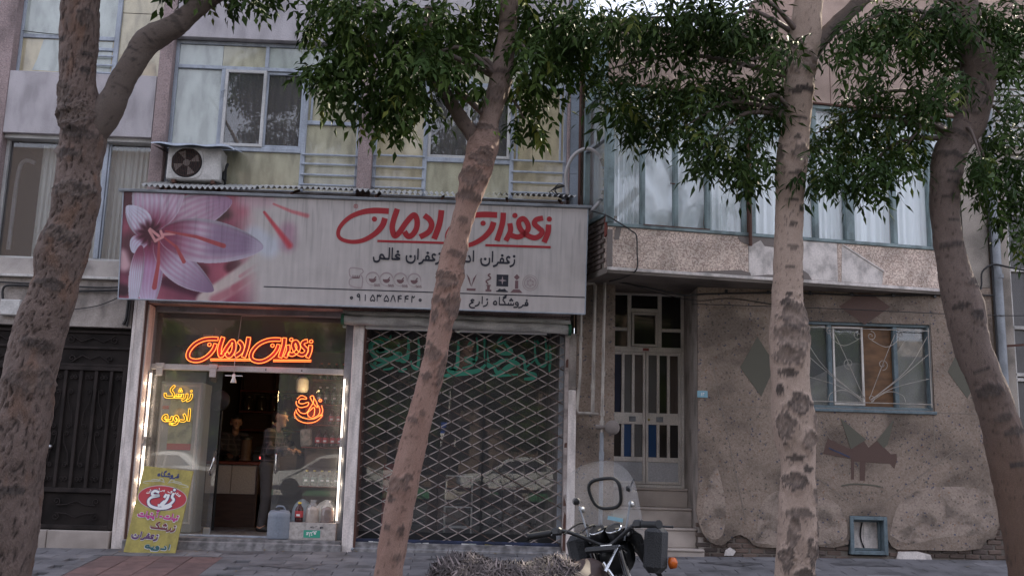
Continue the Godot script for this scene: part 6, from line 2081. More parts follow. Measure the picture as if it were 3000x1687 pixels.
func bay(h: Node3D) -> void:
	# first-floor bay: splayed side on the left, long front that runs back to the wall on the right
	var o := part("bay", h)
	var a := Vector3(1.46, 0, 0.0)
	var c := Vector3(1.7, 0, 0.8)
	var e := Vector3(6.97, 0, -0.003)
	var plan := [a, c, e, Vector3(6.97, 0, -0.6), Vector3(1.46, 0, -0.6)]
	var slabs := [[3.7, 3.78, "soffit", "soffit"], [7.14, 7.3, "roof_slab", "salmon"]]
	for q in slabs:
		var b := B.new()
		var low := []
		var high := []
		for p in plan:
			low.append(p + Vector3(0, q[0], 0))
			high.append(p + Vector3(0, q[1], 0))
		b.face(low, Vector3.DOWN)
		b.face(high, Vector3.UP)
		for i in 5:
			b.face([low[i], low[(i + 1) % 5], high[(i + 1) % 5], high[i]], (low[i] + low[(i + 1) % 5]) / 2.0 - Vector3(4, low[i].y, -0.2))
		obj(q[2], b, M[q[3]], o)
	# the front in its own frame: x along the front, z out of it
	var ux := (e - c).normalized()
	var fr := Transform3D(Basis(ux, Vector3.UP, ux.cross(Vector3.UP)), c)
	var L := c.distance_to(e)
	var b := B.new()
	b.xf = fr
	b.span(0.0, 2.02, 3.785, 4.34, -0.15, 0.0, 0.008)
	obj("pebbledash_band", b, M.pebbledash, o)
	b = B.new()
	b.xf = fr
	b.span(3.35, L, 3.785, 4.34, -0.15, 0.0, 0.008)
	obj("pebbledash_band", b, M.pebbledash, o)
	b = B.new()
	b.xf = fr
	b.span(2.02, 3.35, 3.785, 4.34, -0.15, 0.004, 0.008)
	b.span(0.0, L, 3.74, 3.784, -0.15, 0.01, 0.004)
	obj("smooth_band", b, M.patch_plaster, o)
	b = B.new()
	b.xf = fr
	for p in [[2.05, 3.786, 2.3, 3.82, 2.75, 3.83, 2.8, 3.93, 2.9, 3.87, 2.95, 3.786], [1.86, 4.34, 1.9, 4.26, 2.05, 4.21, 2.2, 4.3, 2.26, 4.22, 2.62, 4.2, 2.7, 4.34], [1.25, 3.786, 1.3, 3.8, 1.9, 3.86, 2.04, 3.83, 2.05, 3.786], [0.09, 4.16, 0.16, 4.16, 0.2, 4.34, 0.12, 4.34]]:
		b.prism(PackedVector2Array(pairs(p)), 0.002, 0.007)
	obj("bare_patch", b, M.bare_cement, o)
	b = B.new()
	b.xf = fr
	b.bar(Vector3(3.42, 4.33, 0.006), Vector3(4.05, 3.98, 0.006), 0.02, 0.012)
	b.prism(PackedVector2Array(pairs([3.4, 3.79, 4.02, 3.79, 4.04, 3.97, 3.42, 4.31])), -0.002, 0.0035)
	obj("repair_patch", b, M.patch_plaster, o)
	b = B.new()
	b.xf = fr
	b.span(0.0, 0.075, 3.785, 4.3, -0.1, 0.012, 0.01)
	obj("corner_render", b, M.bare_cement, o)
	b = B.new()
	b.xf = fr
	b.span(0.0, L, 6.38, 7.14, -0.15, 0.0, 0.006)
	obj("upper_band", b, M.salmon, o)
	b = B.new()
	b.xf = fr
	for x in [3.32, 5.0]:
		b.span(x - 0.004, x + 0.004, 6.4, 7.14, -0.01, 0.003)
	b.span(0.0, L, 6.355, 6.385, -0.1, 0.05, 0.006)
	obj("drip_mould", b, M.rust, o)
	# front glazing: teal posts, a transom, tall lower and short upper panes
	var w := part("window", o)
	b = B.new()
	b.xf = fr
	b.span(0.0, L, 4.342, 4.39, -0.08, 0.02, 0.005)
	b.span(0.0, L, 6.3, 6.354, -0.08, 0.02, 0.005)
	b.span(0.06, L, 5.84, 5.89, -0.06, 0.012, 0.005)
	obj("rail", b, M.teal, w)
	var posts := [[-0.02, 0.085, 0.02], [0.465, 0.53, 0.0], [0.935, 1.0, 0.006], [1.4, 1.47, 0.0], [1.94, 2.0, 0.004], [2.06, 2.135, 0.0], [3.0, 3.08, 0.0], [3.475, 3.62, 0.012], [4.215, 4.295, 0.0], [4.79, 4.88, 0.004], [5.2, 5.27, 0.004]]
	for p in posts:
		b = B.new()
		b.xf = fr
		b.span(p[0], p[1], 4.39, 6.3, -0.07, p[2] + 0.012, 0.008)
		b.span(p[0] + 0.012, p[0] + 0.02, 4.39, 6.3, p[2] + 0.012, p[2] + 0.02)
		obj("post", b, M.teal, w)
	b = B.new()
	b.xf = fr
	b.tube([Vector3(2.03, 4.2, 0.05), Vector3(2.03, 6.35, 0.05)], 0.024, 10)
	obj("rusty_drain", b, M.rust, o)
	b = B.new()
	b.xf = fr
	b.span(2.0, 2.062, 4.39, 6.3, -0.06, -0.01)
	b.span(0.5, 1.45, 4.385, 4.4, 0.018, 0.024)
	obj("rusty_strip", b, M.rust, w)
	for i in posts.size() - 1:
		if posts[i + 1][0] - posts[i][1] < 0.12:
			continue
		for y in [[4.39, 5.84], [5.89, 6.3]]:
			b = B.new()
			b.xf = fr
			b.span(posts[i][1], posts[i + 1][0], y[0], y[1], -0.034, -0.028)
			obj("pane", b, M.glass_old, w)
	for q in [[0.07, 0.48, 4.4, 0.0, 7.0], [0.5, 1.43, 4.38, 1.0, 3.0], [1.45, 1.97, 4.42, 0.0, 5.0], [2.1, 3.03, 4.41, 0.0, 8.0], [3.06, 3.52, 4.42, 0.0, 6.0], [3.58, 4.24, 4.4, 0.0, 4.0], [4.26, 5.26, 4.4, 0.0, 9.0]]:
		b = drape(q[0], q[1], q[2], 6.29, -0.13, q[4], 0.022 if q[3] == 0.0 else 0.045, q[3])
		b = moved(b, fr)
		obj("curtain", b, M.curtain, w)
	b = B.new()
	b.xf = fr
	b.tube([Vector3(0.95, 5.0, 0.02), Vector3(0.88, 5.0, 0.03)], 0.01, 6)
	obj("catch", b, M.rust, w)
	# splayed side: glass over brick
	ux = (c - a).normalized()
	fr = Transform3D(Basis(ux, Vector3.UP, ux.cross(Vector3.UP)), a)
	L = a.distance_to(c)
	b = B.new()
	b.xf = fr
	b.span(0.0, L - 0.03, 3.785, 4.5, -0.16, -0.02)
	var core := obj("side_core", b, M.mortar, o)
	for j in 10:
		for i in 4:
			var x := 0.1 + i * 0.215 - (0.1 if j % 2 else 0.0)
			var wd := 0.2
			if x - wd / 2 < 0.0 or x + wd / 2 > L:
				continue
			b = B.new()
			b.xf = fr
			b.box(Vector3(x, 3.825 + j * 0.068, -0.012 + rng.randf_range(-0.008, 0.006)), Vector3(wd, 0.056, 0.05), 0.007)
			obj("side_brick", b, M.brick_dark, core)
	b = B.new()
	b.xf = fr
	b.span(0.0, L - 0.02, 6.3, 7.14, -0.12, 0.0)
	b.span(0.0, L - 0.02, 4.5, 4.56, -0.07, 0.012, 0.004)
	b.span(0.0, 0.05, 4.56, 6.3, -0.07, 0.012, 0.004)
	b.span(L - 0.1, L - 0.02, 4.5, 6.3, -0.07, 0.014, 0.004)
	obj("side_frame", b, M.teal, w)
	b = B.new()
	b.xf = fr
	b.span(0.05, L - 0.1, 5.6, 5.65, -0.06, 0.01, 0.004)
	obj("side_rail", b, M.pipe_grey, w)
	b = B.new()
	b.xf = fr
	b.span(0.05, L - 0.1, 4.56, 5.6, -0.034, -0.028)
	b.span(0.05, L - 0.1, 5.65, 6.3, -0.034, -0.028)
	obj("side_pane", b, M.glass_old, w)
	obj("curtain", moved(drape(0.06, L - 0.1, 4.58, 6.28, -0.12, 4, 0.02), fr), M.curtain_grey, w)
	b = B.new()
	b.xf = fr
	b.prism(PackedVector2Array(pairs([L - 0.07, 4.2, L + 0.0, 4.22, L + 0.0, 4.55, L - 0.03, 4.62, L - 0.06, 4.46])), -0.01, 0.015)
	obj("rust_flake", b, mk("rust_red", Color(0.2, 0.045, 0.03), 0.8, {"tex": "grit", "scale": Vector3(3, 3, 3)}), o)
	# back of the bay room
	b = B.new()
	b.span(1.5, 6.95, 4.3, 6.4, -0.62, -0.55)
	obj("room_back", b, M.curtain, o)


func moved(b: B, t: Transform3D) -> B:
	for i in b.v.size():
		b.v[i] = t * b.v[i]
		b.n[i] = (t.basis * b.n[i]).normalized()
	return b


func wall_fittings() -> void:
	var b := B.new()
	b.span(0.0, 0.145, -0.095, 0.0, 0.0, 0.012, 0.004)
	var p := thing("house_number_plate", Vector3(3.08, 2.235, 0.002), "small pale blue house number plate with white digits beside the porch", "sign")
	obj("plate", b, mk("plate_blue", Color(0.2, 0.37, 0.45), 0.5), p)
	b = B.new()
	write(b, "1", 0.045, 0.075, -0.07, 0.05, 0.012, 0.0126)
	write(b, "2", 0.072, 0.105, -0.07, 0.05, 0.01, 0.0128)
	obj("digits", b, M.white_print, p)
	# gas pipes with a regulator
	var g := thing("gas_pipes", Vector3.ZERO, "beige gas pipes clamped to the wall between the shop and the white door", "pipe")
	var runs := [[Vector3(1.36, 3.62, 0.04), Vector3(1.44, 3.6, 0.05), Vector3(1.44, 2.4, 0.05), Vector3(1.405, 1.95, 0.05), Vector3(1.42, 1.875, 0.05), Vector3(1.7, 1.868, 0.06)], [Vector3(1.36, 3.68, 0.05), Vector3(1.6, 3.7, 0.05), Vector3(1.632, 3.66, 0.05), Vector3(1.62, 1.9, 0.05), Vector3(1.62, 1.875, 0.05)], [Vector3(1.765, 3.76, 0.09), Vector3(1.755, 3.0, 0.09), Vector3(1.745, 1.62, 0.09)]]
	for k in 3:
		b = B.new()
		b.tube(runs[k], [0.02, 0.026, 0.022][k], 12)
		obj("pipe", b, M.pipe_paint, g)
	b = B.new()
	for q in [[1.62, 2.24, 0.05, 0.034], [1.755, 2.42, 0.09, 0.03], [1.75, 1.88, 0.09, 0.032], [1.745, 1.74, 0.09, 0.034], [1.44, 2.9, 0.05, 0.028]]:
		b.tube([Vector3(q[0], q[1] - 0.035, q[2]), Vector3(q[0], q[1] + 0.035, q[2])], q[3], 10)
	obj("coupling", b, M.pipe_paint, g)
	b = B.new()
	b.tube([Vector3(1.745, 1.62, 0.09), Vector3(1.742, 0.8, 0.09), Vector3(1.735, -0.06, 0.09)], 0.028, 12)
	b.tube([Vector3(1.744, 1.36, 0.09), Vector3(1.743, 1.25, 0.09)], 0.037, 10)
	b.tube([Vector3(1.738, 0.3, 0.09), Vector3(1.738, 0.22, 0.09)], 0.037, 10)
	obj("riser", b, M.pipe_grey, g)
	b = B.new()
	b.lathe([Vector2(0, 0.06), Vector2(0.07, 0.055), Vector2(0.1, 0.02), Vector2(0.1, -0.01), Vector2(0.075, -0.04), Vector2(0.0, -0.045)], Vector3(1.885, 1.685, 0.12), 18, Basis(Vector3.RIGHT, PI / 2))
	b.tube([Vector3(1.74, 1.69, 0.1), Vector3(1.9, 1.69, 0.11)], 0.03, 10)
	b.tube([Vector3(1.66, 1.69, 0.1), Vector3(1.74, 1.69, 0.1)], 0.035, 8)
	obj("regulator", b, M.bare_cement, g)
	# cables
	var c := thing("wall_cable", Vector3.ZERO, "black clipped cable running along the top of the mosaic wall", "cable")
	b = B.new()
	b.tube(bez([Vector3(1.5, 3.86, 0.1), Vector3(1.9, 3.72, 0.14), Vector3(2.4, 3.64, 0.12), Vector3(2.9, 3.56, 0.08), Vector3(3.2, 3.6, 0.03), Vector3(4.4, 3.66, 0.02), Vector3(5.6, 3.66, 0.02), Vector3(6.5, 3.7, 0.02), Vector3(7.35, 3.72, 0.03)], 8), 0.013, 6)
	b.tube(bez([Vector3(1.5, 3.8, 0.12), Vector3(2.0, 3.7, 0.16), Vector3(2.6, 3.55, 0.14), Vector3(3.1, 3.5, 0.04), Vector3(3.6, 3.55, 0.02), Vector3(4.4, 3.45, 0.02)], 6), 0.006, 5)
	obj("cable", b, M.cable, c)
	b = B.new()
	for x in [3.5, 4.1, 4.7, 5.3, 5.9, 6.5, 7.05]:
		b.box(Vector3(x, 3.655 + 0.012 * (x - 4.0), 0.02), Vector3(0.04, 0.05, 0.03), 0.004)
	obj("clip", b, M.black_plastic, c)
	b = B.new()
	b.tube(bez([Vector3(3.0, 3.44, 0.09), Vector3(5.0, 3.44, 0.09), Vector3(7.3, 3.42, 0.09), Vector3(9.0, 3.5, 0.09)], 8), 0.006, 5)
	tag(obj("thin_wire", b, M.cable), "thin black wire stretched across the wall below the clipped cable", "cable")
	b = B.new()
	b.tube(bez([Vector3(1.52, 4.62, 0.5), Vector3(1.68, 4.48, 0.83), Vector3(1.86, 4.38, 0.83), Vector3(2.04, 4.28, 0.79), Vector3(2.1, 4.22, 0.77), Vector3(2.11, 4.0, 0.765), Vector3(2.1, 3.76, 0.77), Vector3(1.95, 3.68, 0.6), Vector3(1.8, 3.68, 0.3)], 5), 0.01, 6)
	tag(obj("drop_cable", b, M.cable), "black cable bent over the left end of the pebbledash band", "cable")
	# grey downpipe between the two houses and its cable
	var dp := thing("downpipe", Vector3(7.45, 0.0, 0.0), "thick grey downpipe at the right end of the stucco house", "pipe")
	b = B.new()
	b.tube([Vector3(0.0, 0.0, 0.02), Vector3(0.0, 2.1, 0.02), Vector3(-0.02, 2.3, 0.02), Vector3(-0.02, 7.2, 0.02)], 0.065, 14)
	obj("pipe", b, M.pipe_grey, dp)
	b = B.new()
	for y in [1.2, 2.2, 4.0, 5.8]:
		b.tube([Vector3(-0.01, y - 0.03, 0.02), Vector3(-0.01, y + 0.03, 0.02)], 0.074, 14)
	obj("socket", b, M.pipe_grey, dp)
	b = B.new()
	b.tube([Vector3(-0.095, 2.0, 0.03), Vector3(-0.1, 4.0, 0.03), Vector3(-0.11, 7.0, 0.03)], 0.014, 6)
	b.tube(bez([Vector3(-0.35, 3.7, 0.03), Vector3(-0.28, 3.85, 0.05), Vector3(-0.26, 4.05, 0.06), Vector3(-0.1, 4.16, 0.08), Vector3(0.15, 4.12, 0.09), Vector3(0.6, 4.05, 0.09)], 5), 0.014, 6)
	obj("cable", b, M.cable, dp)
	# junction box and cables under the ledge on the left
	var j := thing("junction_box", Vector3(-6.55, 2.97, 0.0), "grey junction box on the wall at the far left above the iron gate", "electrical box")
	b = B.new()
	b.span(0.0, 0.28, 0.0, 0.22, -0.02, 0.07, 0.012)
	b.span(0.01, 0.27, 0.01, 0.21, 0.07, 0.078, 0.004)
	obj("case", b, M.ac_white, j)
	b = B.new()
	b.tube(bez([Vector3(0.02, 0.2, 0.03), Vector3(0.0, 0.36, 0.03), Vector3(0.08, 0.42, 0.03), Vector3(0.4, 0.42, 0.03), Vector3(0.62, 0.4, 0.03), Vector3(0.66, 0.2, 0.03), Vector3(0.62, 0.0, 0.03)], 5), 0.016, 6)
	obj("conduit", b, M.cable, j)
	var lc := thing("ledge_cable", Vector3.ZERO, "tangle of black cables under the ledge left of the shop sign", "cable")
	b = B.new()
	b.tube(bez([Vector3(-6.84, 3.44, 0.02), Vector3(-6.0, 3.42, 0.03), Vector3(-5.3, 3.4, 0.03), Vector3(-4.85, 3.42, 0.05)], 6), 0.012, 6)
	b.tube(bez([Vector3(-5.6, 3.34, 0.02), Vector3(-5.2, 3.36, 0.03), Vector3(-4.8, 3.38, 0.05)], 6), 0.016, 6)
	b.tube(bez([Vector3(-5.6, 3.08, 0.02), Vector3(-5.2, 3.16, 0.03), Vector3(-4.8, 3.36, 0.05)], 6), 0.008, 6)
	b.tube(bez([Vector3(-4.83, 3.3, 0.03), Vector3(-4.84, 3.0, 0.02), Vector3(-4.88, 2.9, 0.0)], 4), 0.018, 6)
	b.tube(bez([Vector3(-4.8, 3.3, 0.03), Vector3(-4.81, 3.0, 0.02), Vector3(-4.83, 2.88, 0.0)], 4), 0.014, 6)
	obj("cables", b, M.cable, lc)


func neighbour() -> void:
	var h := thing("neighbour_house", Vector3(7.52, 0, -0.1), "neighbouring house with white window frames at the right edge", "house")
	var b := B.new()
	b.span(0.0, 0.16, -0.2, 7.5, -0.4, 0.0)
	b.span(0.16, 6.0, 5.9, 7.5, -0.4, 0.0)
	b.span(0.16, 6.0, -0.2, 0.9, -0.4, 0.0)
	b.span(1.6, 6.0, 0.9, 5.9, -0.4, 0.0)
	b.span(0.0, 6.0, -0.2, 8.2, -5.0, -1.2)
	obj("wall", b, M.stucco_pale, h)
	var w := part("window", h)
	b = B.new()
	rect(b, 0.16, 1.6, 0.9, 5.9, 0.06, -0.12, 0.08)
	for y in [2.55, 2.62, 3.3, 4.15, 5.0]:
		b.span(0.2, 1.56, y - 0.025, y + 0.025, -0.15, -0.08, 0.005)
	for x in [0.5, 1.0]:
		b.span(x - 0.03, x + 0.03, 0.96, 5.84, -0.15, -0.085, 0.005)
	obj("frame", b, M.white_paint, w)
	for x in [[0.22, 0.47], [0.53, 0.97], [1.03, 1.54]]:
		for y in [[0.96, 2.52], [2.65, 3.27], [3.33, 4.12], [4.18, 4.97], [5.03, 5.84]]:
			pane(x[0], x[1], y[0], y[1], -0.13, M.pane_grey, w)
	b = B.new()
	b.bar(Vector3(-0.02, 3.0, 0.1), Vector3(0.9, 3.08, 0.3), 0.03, 0.03)
	b.bar(Vector3(0.3, 2.95, 0.1), Vector3(0.35, 3.05, 0.2), 0.02, 0.02)
	obj("rusty_bracket", b, M.rust, h)
	b = B.new()
	for j in 12:
		b.span(-0.02, 1.4, 6.0 + j * 0.1, 6.07 + j * 0.1, 0.0, 0.03, 0.004)
	obj("louvre", b, M.alu_white, h)


# ---------------------------------------------------------------- things on the pavement and in the doorway
func doorway_things() -> void:
	# leaning yellow board
	var bl := Vector3(-4.475, ground(-4.2, 0.34) + 0.004, 0.34)
	var up := Vector3(0.088, 1.1, -0.245).normalized()
	var rx := Vector3(1, -0.015, 0.0)
	var nz := rx.cross(up).normalized()
	rx = up.cross(nz).normalized()
	var o := thing("board_sign", bl, "yellow board of Persian writing leaning against the left post of the shop", "sign", "", Basis(rx, up, nz))
	var w := 0.66
	var h := 1.13
	var b := B.new()
	b.span(0, w, 0, h, -0.022, 0.0, 0.003)
	obj("panel", b, M.board_yellow, o)
	b = B.new()
	write(b, "fe_i re_f vav shin_i gaf_m alef_f he", 0.2, 0.49, 1.02, 0.06, 0.016, 0.002)
	obj("navy_heading", b, M.navy_print, o)
	b = B.new()
	for sg in [-1.0, 1.0]:
		for q in [[0.03, 0.955, 0.24, 0.935, 0.3, 0.91, 0.22, 0.9], [0.02, 0.935, 0.12, 0.965, 0.2, 0.955, 0.17, 0.925], [0.02, 0.93, 0.06, 0.985, 0.1, 0.975, 0.05, 0.94]]:
			b.ribbon(bez([Vector2(0.34 + sg * q[0], q[1]), Vector2(0.34 + sg * q[2], q[3]), Vector2(0.34 + sg * q[4], q[5]), Vector2(0.34 + sg * q[6], q[7])], 5), [0.004, 0.006, 0.01, 0.012, 0.013, 0.013, 0.012, 0.011, 0.01, 0.009, 0.008, 0.007, 0.006, 0.005, 0.004, 0.004], 0.002)
	obj("ornament", b, M.silver_print, o)
	b = B.new()
	b.disc(Vector2(0.335, 0.735), 0.325, 0.002, 40, 0.165)
	obj("pale_oval", b, M.pale_print, o)
	b = B.new()
	b.disc(Vector2(0.335, 0.735), 0.315, 0.0028, 40, 0.155)
	obj("red_oval", b, M.red_print, o)
	b = B.new()
	# arched words in the oval
	var st := word("qaf_i nun_m alef_f dal ye space be_i re_f alef dal re alef nun")
	var ww: float = st[st.size() - 1]
	for i in st.size() - 1:
		var pts := []
		for p in st[i]:
			var a: float = deg_to_rad(26.0 + (-p.x / ww) * 128.0)
			var rad: float = 0.105 + p.y * 0.035
			pts.append(Vector2(0.335 + cos(a) * (rad + 0.135), 0.725 + sin(a) * rad))
		if pts.size() == 1:
			b.disc(pts[0], 0.006, 0.0035 + i * 0.0001, 6)
		else:
			b.ribbon(pts, 0.009, 0.0035 + i * 0.0001)
	obj("arched_words", b, M.white_print, o)
	for lay in [[0.05, 0.0062, M.navy_print], [0.033, 0.008, M.white_print]]:
		b = B.new()
		var k := 0
		for q in [[0.47, 0.81, 0.46, 0.76, 0.49, 0.72, 0.45, 0.66, 0.38, 0.63, 0.34, 0.65, 0.38, 0.7], [0.41, 0.79, 0.4, 0.72, 0.36, 0.65, 0.3, 0.63], [0.38, 0.79, 0.36, 0.74], [0.28, 0.8, 0.22, 0.815, 0.19, 0.78, 0.22, 0.755, 0.29, 0.76, 0.2, 0.73, 0.165, 0.68, 0.2, 0.62, 0.3, 0.595, 0.42, 0.61, 0.48, 0.65]]:
			b.ribbon(bez(pairs(q), 6), lay[0], lay[1] + k * 0.0003)
			k += 1
		b.disc(Vector2(0.47, 0.855), lay[0] * 0.55, lay[1], 10)
		obj("word_mark", b, lay[2], o)
	for q in [["nun_i be_m alef_f te dash alef_madda be_i nun_m be_m alef_f te", 0.07, 0.6, 0.475, 0.075, "magenta_print"], ["ze re shin_i kaf_f", 0.27, 0.6, 0.34, 0.078, "maroon_print"], ["ze ain_i fe_m re_f alef nun", 0.05, 0.4, 0.205, 0.075, "purple_print"], ["alef dal vav ye_i he_f", 0.25, 0.595, 0.085, 0.07, "teal_print"]]:
		b = B.new()
		write(b, q[0], q[1] - 0.003, q[2] + 0.003, q[3] - 0.003, q[4], 0.031, 0.002)
		obj("pale_halo", b, M.white_print, o)
		b = B.new()
		write(b, q[0], q[1], q[2], q[3], q[4], 0.02, 0.0105)
		obj("written_line", b, M[q[5]], o)

	# blue-grey jerrycan
	var fl := 0.076
	o = thing("jerrycan", Vector3(-2.605, fl, -0.2), "blue grey plastic jerrycan with a dark cap beside the cardboard box", "jerrycan")
	b = B.new()
	var can := mk("can_plastic", Color(0.23, 0.255, 0.3), 0.42, {"tex": "fine"})
	b.lathe([Vector2(0.0, 0.0), Vector2(0.135, 0.0), Vector2(0.15, 0.015), Vector2(0.15, 0.1), Vector2(0.143, 0.108), Vector2(0.15, 0.116), Vector2(0.15, 0.27), Vector2(0.143, 0.278), Vector2(0.15, 0.286), Vector2(0.148, 0.34), Vector2(0.12, 0.375), Vector2(0.05, 0.388), Vector2(0.0, 0.39)], Vector3.ZERO, 36, Basis(Vector3.UP, 0.12), 5.0)
	for i in b.v.size():
		b.v[i].z *= 0.8
	obj("body", b, can, o)
	b = B.new()
	b.lathe([Vector2(0.0, 0.03), Vector2(0.035, 0.03), Vector2(0.038, 0.0)], Vector3(-0.02, 0.385, 0.05), 16)
	obj("cap", b, M.black_plastic, o)
	b = B.new()
	b.tube(bez([Vector3(-0.06, 0.37, -0.03), Vector3(-0.04, 0.425, -0.03), Vector3(0.04, 0.425, -0.03), Vector3(0.07, 0.37, -0.03)]), 0.014, 8)
	obj("grip", b, can, o)

	# cardboard box with a green print turned upside down, and what stands on it
	o = thing("cardboard_box", Vector3(-2.47, 0.04, -0.12), "pale cardboard box with a green upside down label in the shop doorway", "box")
	b = B.new()
	b.span(0, 0.645, 0.036, 0.255, -0.32, 0.0, 0.004)
	b.span(0.001, 0.644, 0.245, 0.262, -0.17, 0.002, 0.002)
	b.span(0.001, 0.644, 0.246, 0.26, -0.32, -0.175, 0.002)
	var card := mk("carton", Color(0.56, 0.5, 0.46), 0.85, {"tex": "fine", "stain": "mottle", "stain_scale": Vector3(2, 2, 2)})
	obj("carton", b, card, o)
	b = B.new()
	b.span(0.21, 0.45, 0.06, 0.175, 0.0, 0.0035, 0.001)
	obj("pale_frame", b, M.pale_print, o)
	b = B.new()
	b.span(0.217, 0.443, 0.067, 0.168, 0.0, 0.0045, 0.001)
	obj("green_label", b, M.green_paint, o)
	b = B.new()
	var up_down := Transform3D(Basis(Vector3.BACK, PI), Vector3(0.66, 0.235, 0))
	b.xf = up_down
	write(b, "ain_i lam_i ze vav", 0.27, 0.41, 0.1, 0.05, 0.012, 0.0055)
	obj("label_word", b, M.white_print, o)
	b = B.new()
	b.xf = up_down
	write(b, "mim_i alef_f re", 0.27, 0.36, 0.025, 0.02, 0.006, 0.003)
	write(b, "qaf_i nun_m alef_f", 0.18, 0.23, 0.025, 0.028, 0.008, 0.003)
	obj("small_print", b, M.ink, o)

	var top := 0.304
	bottle("large_bottle", Vector3(-2.345, top, -0.22), 0.056, 0.27, Color(0.05, 0.012, 0.012), Color(0.4, 0.035, 0.04), Color(0.6, 0.4, 0.03), "large dark red bottle with a yellow cap standing on the cardboard box", "")
	for q in [[-2.165, Color(0.56, 0.5, 0.43), "clear bag of white grain on the cardboard box beside the red bottle"], [-1.965, Color(0.2, 0.125, 0.1), "clear bag of brown beans at the right end of the cardboard box"]]:
		o = thing("food_bag", Vector3(q[0], top, -0.24), q[2], "bag")
		b = B.new()
		var rows := []
		for j in 12:
			var t := j / 11.0
			var row := []
			for k in 21:
				var an := TAU * k / 20.0
				var r := 0.088 * (1.0 - 0.12 * t) * (1.0 + 0.04 * sin(an * 5.0 + t * 6.0)) * (1.0 if t < 0.86 else (1.0 - (t - 0.86) / 0.14 * 0.96))
				row.append(Vector3(cos(an) * r, t * 0.215 + 0.004 * sin(an * 3.0), sin(an) * r * 0.8))
			rows.append(row)
		b.grid(rows)
		obj("contents", b, mk("grain_" + str(q[1].to_html()), q[1], 0.8, {"tex": "pebble", "scale": Vector3(7, 7, 7), "bump": "pit", "cm": 0.4, "gain": 1.2}), o)
		b = B.new()
		rows = []
		for j in 9:
			var t := j / 8.0
			var row := []
			for k in 21:
				var an := TAU * k / 20.0
				var r: float = [0.094, 0.096, 0.095, 0.09, 0.084, 0.06, 0.035, 0.03, 0.05][j]
				row.append(Vector3(cos(an) * r * (1.0 + 0.06 * sin(an * 7.0 + j)), [0.0, 0.06, 0.12, 0.17, 0.2, 0.235, 0.26, 0.275, 0.3][j], sin(an) * r * 0.82))
			rows.append(row)
		b.grid(rows)
		obj("plastic_film", b, mk("film_plastic", Color(0.9, 0.9, 0.9), 0.08, {"alpha": 0.1}), o)


func bottle(called: String, at: Vector3, r: float, h: float, c: Color, label_c: Color, cap: Color, label: String, group: String) -> Node3D:
	var o := thing(called, at, label, "bottle", group)
	var b := B.new()
	b.lathe([Vector2(0, 0), Vector2(r * 0.9, 0), Vector2(r, h * 0.04), Vector2(r, h * 0.16), Vector2(r * 0.95, h * 0.18), Vector2(r, h * 0.2), Vector2(r, h * 0.62), Vector2(r * 0.85, h * 0.72), Vector2(r * 0.4, h * 0.84), Vector2(r * 0.34, h * 0.94), Vector2(0, h * 0.94)], Vector3.ZERO, 14)
	obj("body", b, mk("bottle_" + c.to_html(), c, 0.12), o)
	b = B.new()
	b.lathe([Vector2(r * 1.01, h * 0.24), Vector2(r * 1.015, h * 0.25), Vector2(r * 1.015, h * 0.55), Vector2(r * 1.01, h * 0.56)], Vector3.ZERO, 14)
	obj("label", b, mk("label_" + label_c.to_html(), label_c, 0.45), o)
	b = B.new()
	b.span(-r * 0.5, r * 0.35, h * 0.3, h * 0.4, r * 0.8, r * 1.03)
	obj("label_patch", b, M.white_print, o)
	b = B.new()
	b.lathe([Vector2(r * 0.4, h * 0.9), Vector2(r * 0.42, h * 0.99), Vector2(0, h)], Vector3.ZERO, 12)
	obj("cap", b, mk("cap_" + cap.to_html(), cap, 0.4), o)
	return o


func again(src: Node3D, at: Vector3, label := "") -> Node3D:
	var base := String(src.name)
	if base.length() > 4 and base[base.length() - 4] == "_":
		base = base.substr(0, base.length() - 4)
	var c: Node3D = src.duplicate()
	c.name = numbered(base, self)
	add_child(c, true)
	c.position = at
	if label:
		c.set_meta("label", label)
	return c


const ORDER = ["first", "second", "third", "fourth", "fifth", "sixth", "seventh", "eighth", "ninth", "tenth"]


